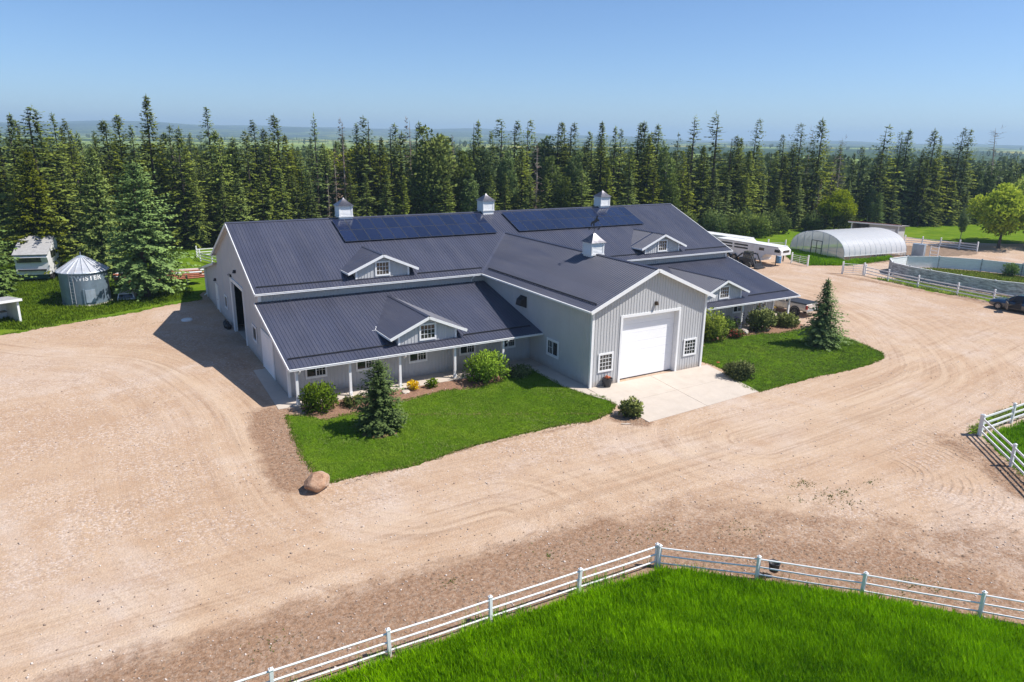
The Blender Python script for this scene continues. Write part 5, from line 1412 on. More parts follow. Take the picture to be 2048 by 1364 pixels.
def ring(y, hw, z0, z1, tum=0.06, r_=0.08, split=0.5):
    """a body section at y: half width hw, floor z0, shoulder z1"""
    zm = z0+(z1-z0)*split
    return [(-hw*0.93, y, z0), (hw*0.93, y, z0), (hw, y, z0+0.12), (hw, y, zm), (hw-tum*0.5, y, z1-r_), (hw-tum-r_, y, z1), (-hw+tum+r_, y, z1), (-hw+tum*0.5, y, z1-r_), (-hw, y, zm), (-hw, y, z0+0.12)]
def pickup():
    # front towards +y, left side is -x
    root = empty('pickup_truck', (45.42, -5.2, 0), R(6)); tag(root, 'dusty silver pickup truck with a black bed cover parked at the right porch', 'pickup truck')
    hw = 0.98
    body = loft([ring(y, w_, z0, z1, 0.08) for y, w_, z0, z1 in ((-2.95, hw*0.95, 0.62, 1.16), (-2.85, hw, 0.55, 1.22), (-0.75, hw, 0.50, 1.20), (-0.70, hw, 0.46, 1.14), (1.35, hw, 0.46, 1.14), (2.55, hw*0.97, 0.5, 1.10), (2.9, hw*0.88, 0.55, 1.0))], 'body', [M['silverpaint']], root)
    cab = loft([[(-0.9, -0.72, 1.12), (0.9, -0.72, 1.12), (0.74, -0.55, 1.82), (-0.74, -0.55, 1.82)], [(-0.92, 0.2, 1.12), (0.92, 0.2, 1.12), (0.76, 0.2, 1.90), (-0.76, 0.2, 1.90)], [(-0.9, 1.65, 1.12), (0.9, 1.65, 1.12), (0.72, 0.85, 1.84), (-0.72, 0.85, 1.84)]], 'cab', [M['silverpaint']], root)
    for s in (-1, 1):
        q = MB(); q.poly([(s*0.915, -0.55, 1.2), (s*0.915, 0.28, 1.2), (s*0.79, 0.25, 1.76), (s*0.79, -0.40, 1.74)]); q.build('side_window', M['glass'], root)
        q = MB(); q.poly([(s*0.915, 0.36, 1.2), (s*0.91, 1.35, 1.2), (s*0.79, 0.78, 1.74), (s*0.79, 0.33, 1.76)]); q.build('side_window', M['glass'], root)
        for y0, y1 in ((-0.62, 0.30), (0.33, 1.38)):
            q = MB(); q.span((s*(hw-0.005), y0, 0.60), (s*(hw+0.014), y1, 1.06)); d_ = q.build('door', M['silverpaint'], root, bevel=0.008)
            h = MB(); h.span((s*(hw+0.014), y0+0.06, 0.94), (s*(hw+0.04), y0+0.25, 0.98)); h.build('handle', M['silverpaint'], d_)
        q = MB(); q.span((s*(hw-0.02), -2.96, 0.82), (s*(hw*0.70), -3.0, 1.12)) if False else q.span((s*(hw-0.16), -2.99, 0.78), (s*(hw+0.005), -2.84, 1.12)); q.build('tail_light', M['redlamp'], root)
        q = MB(); q.bar((s*(hw+0.02), -0.7, 0.42), (s*(hw+0.02), 1.5, 0.42), 0.14, 0.06); q.build('running_board', M['dark'], root)
        for y in (-1.85, 1.95):
            q = MB()
            for i in range(14):
                a0, a1 = math.pi*i/14-0.15, math.pi*(i+1)/14-0.15
                q.quad(*[(s*(hw+0.012), y+rr*math.cos(a), 0.42+rr*math.sin(a)) for rr, a in ((0.40, a0), (0.52, a0), (0.52, a1), (0.40, a1))])
            q.build('wheel_arch', M['dark'], root); wheel('wheel', root, (s*(hw-0.10), y, 0.40), 0.40, 0.27, 'rim', s)
    q = MB(); q.hexa([(-0.93, -2.88, 1.20), (0.93, -2.88, 1.20), (0.93, -0.78, 1.20), (-0.93, -0.78, 1.20), (-0.9, -2.86, 1.255), (0.9, -2.86, 1.255), (0.9, -0.78, 1.265), (-0.9, -0.78, 1.265)]); q.build('bed_cover', M['dark'], root)
    q = MB(); q.box((0, -3.05, 0.58), (1.85, 0.2, 0.18)); q.build('bumper', M['chrome'], root, bevel=0.02)
    q = MB(); q.span((-0.78, -2.98, 0.72), (0.78, -2.94, 1.16)); q.build('tailgate', M['silverpaint'], root, bevel=0.01)
    q = MB(); q.hexa([(-0.78, 1.50, 1.2), (0.78, 1.50, 1.2), (0.80, 1.56, 1.17), (-0.80, 1.56, 1.17), (-0.66, 0.90, 1.80), (0.66, 0.90, 1.80), (0.68, 0.98, 1.78), (-0.68, 0.98, 1.78)]); q.build('windscreen', M['glass'], root)
    q = MB(); q.hexa([(-0.72, -0.735, 1.28), (0.72, -0.735, 1.28), (0.72, -0.70, 1.28), (-0.72, -0.70, 1.28), (-0.64, -0.62, 1.74), (0.64, -0.62, 1.74), (0.64, -0.58, 1.74), (-0.64, -0.58, 1.74)]); q.build('rear_window', M['glass'], root)
pickup()
def suv():
    root = empty('car', (65.55, -15.85, 0), R(4)); tag(root, 'dark blue dusty car with its front door standing open at the right edge', 'car')
    hw = 0.93
    def mf(i, j): return 1 if j in (1, 2, 8, 9) else 0
    loft([ring(y, w_, z0, z1, 0.10, 0.10, 0.55) for y, w_, z0, z1 in ((-2.3, hw*0.85, 0.42, 0.92), (-2.15, hw*0.97, 0.34, 1.02), (-1.2, hw, 0.28, 1.05), (0.9, hw, 0.28, 1.02), (1.2, hw, 0.30, 1.0), (2.0, hw*0.95, 0.32, 0.90), (2.28, hw*0.80, 0.38, 0.76))], 'body', [M['bluepaint'], M['dustypaint']], root, mf)
    loft([[(-0.76, -2.05, 1.0), (0.76, -2.05, 1.0), (0.60, -1.75, 1.50), (-0.60, -1.75, 1.50)], [(-0.82, -0.6, 1.0), (0.82, -0.6, 1.0), (0.64, -0.6, 1.62), (-0.64, -0.6, 1.62)], [(-0.80, 0.4, 1.0), (0.80, 0.4, 1.0), (0.62, 0.1, 1.57), (-0.62, 0.1, 1.57)], [(-0.76, 1.08, 0.98), (0.76, 1.08, 0.98), (0.70, 1.0, 1.04), (-0.70, 1.0, 1.04)]], 'cabin', [M['bluepaint']], root)
    q = MB(); q.quad((-0.70, 1.05, 1.04), (0.70, 1.05, 1.04), (0.59, 0.20, 1.56), (-0.59, 0.20, 1.56)); q.build('windscreen', M['glass'], root)
    for s in (-1, 1):
        q = MB(); q.poly([(s*0.80, -1.9, 1.06), (s*0.825, -0.62, 1.06), (s*0.655, -0.62, 1.56), (s*0.64, -1.6, 1.46)]); q.build('side_window', M['glass'], root)
        if s > 0: q = MB(); q.poly([(s*0.825, -0.55, 1.06), (s*0.80, 0.75, 1.06), (s*0.64, 0.1, 1.52), (s*0.655, -0.55, 1.56)]); q.build('side_window', M['glass'], root)
        for y in (-1.45, 1.42):
            q = MB()
            for i in range(14):
                a0, a1 = math.pi*i/14-0.1, math.pi*(i+1)/14-0.1
                q.quad(*[(s*(hw+0.010), y+rr*math.cos(a), 0.34+rr*math.sin(a)) for rr, a in ((0.30, a0), (0.41, a0), (0.41, a1), (0.30, a1))])
            q.build('wheel_arch', M['dark'], root); wheel('wheel', root, (s*(hw-0.10), y, 0.34), 0.34, 0.23, 'alloy', s, 6)
        q = MB(); q.hexa([(s*0.50, 2.22, 0.66), (s*0.80, 2.08, 0.66), (s*0.80, 2.10, 0.66), (s*0.50, 2.26, 0.66), (s*0.50, 2.16, 0.78), (s*0.80, 2.02, 0.80), (s*0.80, 2.06, 0.80), (s*0.50, 2.22, 0.78)]); q.build('headlight', M['chrome'], root)
        q = MB(); q.box((s*0.98, 0.62, 1.05), (0.16, 0.12, 0.12)); q.build('mirror', M['bluepaint'], root, bevel=0.02)
    # dark door opening and the door swung out
    q = MB(); q.poly([(-hw-0.012, -0.5, 0.36), (-hw-0.012, 0.78, 0.36), (-hw-0.012, 0.78, 0.98), (-0.66, 0.12, 1.52), (-0.67, -0.5, 1.55), (-hw-0.012, -0.5, 1.0)]); q.build('door_opening', M['dark'], root)
    dr = MB(); a = R(62); L = 1.22; hx, hy = -hw-0.02, 0.80
    ex, ey = hx-L*math.sin(a), hy-L*math.cos(a)
    dr.bar((hx, hy, 0.66), (ex, ey, 0.66), 0.07, 0.60); do = dr.build('door', M['dustypaint'], root, bevel=0.015)
    q = MB(); mx, my = (hx+ex)/2, (hy+ey)/2; q.bar((hx-0.3*math.sin(a)*0.5, hy-0.15*math.cos(a), 1.18), (ex, ey, 1.22), 0.02, 0.36); q.build('door_window', M['glass'], do)
    q = MB(); q.box((0, 2.30, 0.48), (1.3, 0.10, 0.22)); q.build('bumper', M['dustypaint'], root, bevel=0.02)
suv()
def gooseneck(loc, rz, label, slats=True):
    # nose towards -y, near side is -x
    root = empty('horse_trailer', (*loc, 0), rz); tag(root, label, 'trailer')
    w, z0, z1 = 2.1, 0.45, 2.45; y0, y1 = 0.0, 7.0
    q = MB(); q.prism([(y0, z0), (y1, z0), (y1, z1), (-2.3, z1-0.1), (-2.75, z1-0.45), (-2.75, 1.42), (-0.55, 1.35), (-0.25, 1.1), (0, 0.8)], 0, w); q.build('body', M['white'], root, bevel=0.03)
    q = MB(); q.span((-0.02, -2.2, z1+0.0), (w+0.02, y1, z1+0.05)); 
    q = MB(); q.prism([(-2.25, z1-0.06), (y1, z1+0.03), (y1, z1+0.10), (-2.25, z1+0.01)], -0.03, w+0.03); q.build('roof', M['white'], root)
    if slats:
        for zz in (1.62, 2.0):
            for yy0, yy1 in ((2.1, 4.2), (4.5, 6.7)): q = MB(); q.span((-0.012, yy0, zz), (0.01, yy1, zz+0.2)); q.build('slot', M['dark'], root)
        for yy in (-2.55, -0.3): q = MB(); q.span((-0.015, yy, 1.75), (0.01, yy+0.75, 2.1)); q.build('window', M['glass'], root)
        q = MB(); q.span((-0.022, 0.75, 0.55), (0.005, 1.75, 2.2)); d_ = q.build('door', M['white'], root, bevel=0.006)
        h = MB(); h.span((-0.04, 0.82, 1.25), (-0.02, 0.95, 1.35)); h.build('handle', M['dark'], d_)
        q = MB(); q.span((0.4, -2.77, 1.75), (w-0.4, -2.74, 2.05)); q.build('nose_window', M['glass'], root)
    q = MB(); q.tube((0.35, -1.9, 0.02), (0.35, -1.9, 1.4), 0.06, n=8); q.build('jack', M['dark'], root)
    q = MB(); q.tube((w/2, -2.45, 0.6), (w/2, -2.45, 1.45), 0.08, n=8); q.build('coupler', M['dark'], root)
    for yy in (4.0, 5.0): wheel('wheel', root, (0.02, yy, 0.38), 0.38, 0.24, 'alloy', -1); wheel('wheel', root, (w-0.02, yy, 0.38), 0.38, 0.24, 'alloy', 1)
    q = MB()
    for yy in (4.0, 5.0):
        for i in range(10):
            a0, a1 = math.pi*i/10, math.pi*(i+1)/10
            P = [(0.47*math.cos(a), 0.38+0.47*math.sin(a)) for a in (a0, a1)]
            q.quad((-0.22, yy+P[0][0], P[0][1]), (0.0, yy+P[0][0], P[0][1]), (0.0, yy+P[1][0], P[1][1]), (-0.22, yy+P[1][0], P[1][1]))
    q.build('fender', M['dark'], root)
gooseneck((64.1, 13.4), R(6), 'white gooseneck stock trailer with dark side slots behind the barn')
gooseneck((66.2, 20.6), R(10), 'white horse trailer mostly hidden behind the stock trailer', False)
tl = empty('loader', (61.0, 12.9, 0), R(10)); tag(tl, 'black wheeled machine with curved arms beside the stock trailer', 'loader')
q = MB(); q.box((0, 0, 0.75), (1.2, 1.7, 0.8)); q.build('body', M['dark'], tl, bevel=0.05)
q = MB(); q.box((0, -0.1, 1.55), (0.95, 1.0, 0.8), taper=0.85); q.build('cab', M['glass'], tl)
for s in (-1, 1):
    q = MB(); q.path([(s*0.75, 0.9, 1.2), (s*0.75, 0.3, 1.75), (s*0.75, -0.9, 1.6), (s*0.75, -1.5, 0.5)], 0.09, 6); q.build('loader_arm', M['dark'], tl)
    for y in (-0.55, 0.55): wheel('wheel', tl, (s*0.72, y, 0.4), 0.4, 0.28, 'rim', s)
q = MB(); q.prism([(-1.5, 0.05), (-2.1, 0.05), (-2.1, 0.12), (-1.6, 0.2), (-1.5, 0.65)], -0.85, 0.85); q.build('bucket', M['dark'], tl)
# ------------------------------------------------------------------ foliage meshes (a few of each kind; individuals share them)
def leaf_quads(P, D, U, L, W, tint, rng, fold=0.0):
    """diamond leaf clumps: P base point, D direction, U up-ish, L length, W width -> V, F, tint"""
    n = len(P)
    D = D/np.maximum(np.linalg.norm(D, axis=1, keepdims=True), 1e-6)
    S = np.cross(D, U); S /= np.maximum(np.linalg.norm(S, axis=1, keepdims=True), 1e-6)
    L = L[:, None]; W = W[:, None]
    m = P+D*L*0.45
    V = np.stack([P, m+S*W*0.5, P+D*L, m-S*W*0.5], 1).reshape(-1, 3)
    F = (np.arange(n)[:, None]*4+np.arange(4)[None, :])
    return V, F, np.repeat(tint, 4)

def spruce_mesh(name, H, Rm, mat, seed, whorl=0.55, base=0.10, bare=0.0, leaf=0.55, sparse=0.0, top_pow=0.75, droop=0.35, kind='live', per=7):
    r = np.random.default_rng(seed); P = []; D = []; U = []; L = []; W = []; T = []
    cz = 0.30
    z = H*base; side = r.uniform(0, 6.28); lop = r.uniform(0.0, 0.22)
    while z < H*0.985:
        t = (z-H*base)/(H*(1-base))
        prof = (1-t)**top_pow*(0.62+0.38*min(1, t*5+0.2)) if kind != 'wide' else (1-t)**0.6
        Rz = Rm*prof
        nb = max(4, int(per*(0.55+0.6*(1-t))*r.uniform(0.8, 1.2)))
        a0 = r.uniform(0, 6.28); wh = r.uniform(0.72, 1.12)
        for i in range(nb):
            if r.random() < sparse: continue
            a = a0+2*math.pi*i/nb+r.normal(0, 0.22)
            ln = max(0.16, Rz*wh*r.uniform(0.62, 1.12)*(1+lop*math.cos(a-side)))
            if r.random() < 0.10: ln *= r.uniform(1.15, 1.5)
            rise = 0.55*(t-0.35)-droop*(1-t)*0.55+r.normal(0, 0.08)
            ca, sa = math.cos(a), math.sin(a)
            zz = z+r.uniform(-0.3, 0.3)*whorl
            step = leaf*0.55
            n = max(2, int(ln/step)); br = r.uniform(-0.25, 0.25)
            for j in range(n):
                f = (j+0.6)/n
                if f < 0.22 and ln > 1.2: continue
                d = ln*f
                hz = zz+rise*d-droop*0.25*d*d/max(ln, 0.5)+0.10*ln*max(0, f-0.6)
                b = np.array([ca*d, sa*d, hz])
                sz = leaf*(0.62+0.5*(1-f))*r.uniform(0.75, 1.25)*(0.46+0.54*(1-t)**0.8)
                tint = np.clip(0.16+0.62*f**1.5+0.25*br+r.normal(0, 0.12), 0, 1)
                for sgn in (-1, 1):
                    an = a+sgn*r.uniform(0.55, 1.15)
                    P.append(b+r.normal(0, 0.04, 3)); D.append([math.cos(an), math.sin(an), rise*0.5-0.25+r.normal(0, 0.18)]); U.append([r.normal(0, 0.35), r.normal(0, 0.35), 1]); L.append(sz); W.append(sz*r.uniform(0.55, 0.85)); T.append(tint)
                if r.random() < 0.55 or j == n-1:
                    P.append(b); D.append([ca, sa, rise*0.6-0.1+r.normal(0, 0.2)]); U.append([r.normal(0, 0.5), r.normal(0, 0.5), 1]); L.append(sz*1.1); W.append(sz*0.65); T.append(min(1, tint+0.1))
                if r.random() < 0.5:   # hanging sprays
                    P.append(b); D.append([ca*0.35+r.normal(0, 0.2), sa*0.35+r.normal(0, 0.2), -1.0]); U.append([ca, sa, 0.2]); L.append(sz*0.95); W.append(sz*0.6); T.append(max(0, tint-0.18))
        z += whorl*(0.55+0.75*(1-t))*r.uniform(0.85, 1.15)
    for k in range(10):   # leader
        zz = H*(0.955+0.045*k/9); a = k*2.4
        P.append([0, 0, zz]); D.append([math.cos(a), math.sin(a), 0.55]); U.append([0, 0, 1]); s = leaf*0.62*(1.25-k/9.); L.append(s); W.append(s*0.35); T.append(0.6)
    P.append([0, 0, H*0.965]); D.append([0.02, 0, 1]); U.append([1, 0, 0]); L.append(H*0.035+0.25); W.append(0.11); T.append(0.6)
    P = np.array(P); V, F, T = leaf_quads(P, np.array(D, float), np.array(U, float), np.array(L), np.array(W), np.array(T), r)
    O = np.stack([P[:, 0], P[:, 1], np.full(len(P), 0.0)], 1); O /= np.maximum(np.linalg.norm(O, axis=1, keepdims=True), 0.25); O[:, 2] = 0.42
    O /= np.linalg.norm(O, axis=1, keepdims=True)
    return np_mesh(name, V, F, mat, {'tint': T, 'outw': np.repeat(O, 4, 0)})

def trunk_mesh(name, H, r0, mat, seed, limbs=0, z0=0.08, z1=0.6, ll=1.2, lean=0.0, top=0.97):
    r = random.Random(seed); q = MB(); n = 7
    pts = []
    for i in range(n+1):
        t = i/n; pts.append(Vector((lean*H*t*t+(r.uniform(-0.04, 0.04) if 0 < i < n else 0), r.uniform(-0.04, 0.04) if 0 < i < n else 0, H*top*t)))
    for i in range(n): q.tube(pts[i], pts[i+1], max(0.02, r0*(1-i/n)**0.85+0.015), max(0.015, r0*(1-(i+1)/n)**0.85+0.01), 7, caps=(i == 0))
    q.tube(pts[0]-Vector((0, 0, 0.15)), pts[0]+Vector((0, 0, 0.25)), r0*1.5, r0*1.02, 8, caps=False)
    for k in range(limbs):
        t = r.uniform(z0, z1); i = int(t*n); b = pts[i].lerp(pts[min(i+1, n)], t*n-i); a = r.uniform(0, 6.28); l = ll*r.uniform(0.5, 1.1)*(1.1-t*0.7)
        m = b+Vector((math.cos(a)*l*0.6, math.sin(a)*l*0.6, r.uniform(-0.15, 0.12)*l)); e = b+Vector((math.cos(a+0.2)*l, math.sin(a+0.2)*l, r.uniform(-0.35, 0.2)*l))
        q.tube(b, m, 0.035, 0.022, 4, caps=False); q.tube(m, e, 0.022, 0.008, 4, caps=False)
    return q.mesh(name, mat)

def blob_mesh(name, lobes, n, leaf, mat, seed, up=0.5, inner=0.35, zlo=None):
    """leafy crown: leaf clumps through several lobes (x, y, z, rx, ry, rz)"""
    r = np.random.default_rng(seed); vol = np.array([l[3]*l[4]*l[5] for l in lobes])**0.75; cnt = np.maximum(20, (n*vol/vol.sum()).astype(int))
    Ps, Ds, Us, Ts, NL = [], [], [], [], []
    for (x, y, z, rx, ry, rz), c in zip(lobes, cnt):
        d = r.normal(0, 1, (c, 3)); d /= np.linalg.norm(d, axis=1, keepdims=True)
        # clumps on the shell: quantise directions a little so leaves gather in tufts
        cl = r.normal(0, 1, (max(6, c//14), 3)); cl /= np.linalg.norm(cl, axis=1, keepdims=True)
        pick = cl[r.integers(0, len(cl), c)]; d = d*0.45+pick*0.75; d /= np.linalg.norm(d, axis=1, keepdims=True)
        rad = (inner+(1-inner)*r.random(c)**0.45)[:, None]*(1+r.normal(0, 0.07, (c, 1)))
        p = d*rad*np.array([rx, ry, rz])+np.array([x, y, z]); Ps.append(p); NL.append(d)
        Ds.append(d*0.7+r.normal(0, 0.5, (c, 3))+np.array([0, 0, up*0.3])); Us.append(r.normal(0, 1, (c, 3))+np.array([0, 0, 0.6]))
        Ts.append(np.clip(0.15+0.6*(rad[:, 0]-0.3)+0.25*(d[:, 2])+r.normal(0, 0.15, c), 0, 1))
    P, D, U, T = map(np.concatenate, (Ps, Ds, Us, Ts))
    if zlo is not None: P[:, 2] = np.maximum(P[:, 2], zlo)
    L = leaf*r.uniform(0.7, 1.3, len(P)); W = L*r.uniform(0.5, 0.75, len(P))
    Z0 = P[:, 2].min()+0.35*(P[:, 2].max()-P[:, 2].min()); O = P-np.array([0, 0, Z0]); O /= np.maximum(np.linalg.norm(O, axis=1, keepdims=True), 1e-3); O = O*0.6+np.concatenate(NL)*0.6
    O /= np.maximum(np.linalg.norm(O, axis=1, keepdims=True), 1e-3)
    V, F, T = leaf_quads(P, D, U, L, W, T, r)
    return np_mesh(name, V, F, mat, {'tint': T, 'outw': np.repeat(O, 4, 0)})

PROTO = {}
def add_proto(k, crown, trunk, H): PROTO.setdefault(k, []).append((crown, trunk, H))
for i in range(5):
    add_proto('s', spruce_mesh('spruce_crown', 18, (4.0, 4.5, 3.6, 4.2, 4.8)[i], M['spruce'], 20+i, 0.42, (0.05, 0.08, 0.10, 0.04, 0.06)[i], leaf=0.64, top_pow=(0.82, 0.74, 0.68, 0.9, 0.78)[i], sparse=(0.1, 0.22, 0.12, 0.16, 0.25)[i], per=10), trunk_mesh('spruce_trunk', 18, 0.22, M['bark'], 40+i, 10, 0.05, 0.35, 1.6), 18)
for i in range(4):
    add_proto('n', spruce_mesh('spruce_crown', 18, (3.1, 3.5, 2.9, 3.3)[i], M['spruce'], 60+i, 0.44, (0.10, 0.16, 0.08, 0.12)[i], leaf=0.56, top_pow=(0.72, 0.6, 0.68, 0.8)[i], sparse=(0.14, 0.3, 0.2, 0.25)[i], droop=0.5, per=9), trunk_mesh('spruce_trunk', 18, 0.19, M['bark'], 80+i, 16, 0.05, 0.4, 1.3), 18)
for i in range(3):   # ragged, see-through tops
    add_proto('r', spruce_mesh('spruce_crown', 18, (2.7, 2.4, 3.0)[i], M['spruce'], 90+i, 0.66, 0.10, leaf=0.62, top_pow=(0.6, 0.7, 0.55)[i], sparse=0.3, droop=0.2, per=8), trunk_mesh('spruce_trunk', 18, 0.2, M['bark'], 100+i, 26, 0.1, 0.9, 1.6), 18)
for i in range(2):
    add_proto('d', spruce_mesh('dead_crown', 16, (1.3, 1.6)[i], M['deadneedle'], 110+i, 0.75, 0.15, leaf=0.5, top_pow=0.5, sparse=0.35, droop=0.5, per=6), trunk_mesh('dead_trunk', 16, 0.17, M['log'], 120+i, 50, 0.1, 0.95, 1.4), 16)
add_proto('g', spruce_mesh('bare_crown', 17, 2.2, M['deadneedle'], 130, 1.2, 0.5, leaf=0.4, top_pow=0.4, sparse=0.8, droop=0.1, per=4), trunk_mesh('bare_trunk', 17, 0.19, M['log'], 131, 110, 0.25, 0.98, 2.6, lean=0.05), 17)
def lob(r, H, Rr, n, z0=0.35):
    L = []
    for i in range(n):
        t = z0+(0.93-z0)*i/(n-1); k = Rr*(0.55+0.6*math.sin(math.pi*min(1, (t-z0+0.12)/(1.05-z0))))*0.62
        a = r.uniform(0, 6.28); d = Rr*0.38*r.random()
        L.append((d*math.cos(a), d*math.sin(a), H*t, k*r.uniform(0.85, 1.2), k*r.uniform(0.85, 1.2), k*r.uniform(0.8, 1.1)))
    return L
for i in range(3):
    r_ = random.Random(140+i); add_proto('p', blob_mesh('poplar_crown', lob(r_, 14, 2.3, 8), 2600, 0.46, M['poplar'], 150+i), trunk_mesh('poplar_trunk', 14, 0.15, M['palebark'], 160+i, 10, 0.3, 0.8, 1.6, top=0.9), 14)
for i in range(2):
    r_ = random.Random(170+i); L = lob(r_, 8.2, 3.9, 6, 0.50)+[(3.0*math.cos(a), 3.0*math.sin(a), 5.0+r_.uniform(-0.5, 0.8), 1.9, 1.9, 1.6) for a in np.arange(0, 6.28, 1.05)]
    add_proto('l', blob_mesh('ash_crown', L, 9500, 0.44, M['lime'], 171+i), trunk_mesh('ash_trunk', 6.5, 0.22, M['bark'], 175+i, 14, 0.4, 0.95, 2.6, top=0.95), 8.8)
r_ = random.Random(180); add_proto('b', blob_mesh('pine_crown', lob(r_, 15, 3.6, 11, 0.22), 5200, 0.5, M['spruce'], 181), trunk_mesh('pine_trunk', 15, 0.24, M['bark'], 182, 14, 0.1, 0.5, 2.0), 15)
for i in range(2):   # broad yard spruces with heavy boughs to the ground
    add_proto('w', spruce_mesh('spruce_crown', 12, 4.3, M['yardspruce' if i == 0 else 'spruce'], 190+i, 0.36, (0.13, 0.05)[i], leaf=0.56, top_pow=(0.52, 0.66)[i], sparse=0.02, droop=0.2, per=21), trunk_mesh('spruce_trunk', 12, 0.28, M['bark'], 195+i, 6, 0.04, 0.2, 1.2), 12)

KIND = {'s': ('spruce_tree', 'spruce'), 'n': ('spruce_tree', 'spruce'), 'r': ('spruce_tree', 'spruce'), 'w': ('spruce_tree', 'spruce'), 'd': ('dead_spruce', 'dead tree'), 'g': ('dead_spruce', 'dead tree'),
        'p': ('poplar_tree', 'poplar'), 'l': ('broadleaf_tree', 'tree'), 'b': ('pine_tree', 'pine')}
SZ = random.Random(55)
def tree(kind, x, y, h, label=None, group=None, vi=None, sx=1.0, z=0.0, lean=(0, 0), rz=None):
    var = PROTO[kind]; crown, trunk, H0 = var[rnd.randrange(len(var)) if vi is None else vi]
    nm, cat = KIND[kind]
    root = empty(nm, (x, y, z), rnd.uniform(0, 6.28) if rz is None else rz)
    root.rotation_euler[0], root.rotation_euler[1] = lean
    s = h/H0; j = SZ.uniform(1.0, 1.6) if kind in 'snr' else SZ.uniform(0.9, 1.15); root.scale = (s*sx*j, s*sx*j*SZ.uniform(0.9, 1.1), s)
    tag(root, label, cat, group)
    link('trunk', trunk, root); link('crown', crown, root, None, (SZ.gauss(0, 0.015), SZ.gauss(0, 0.015), 0))
    return root

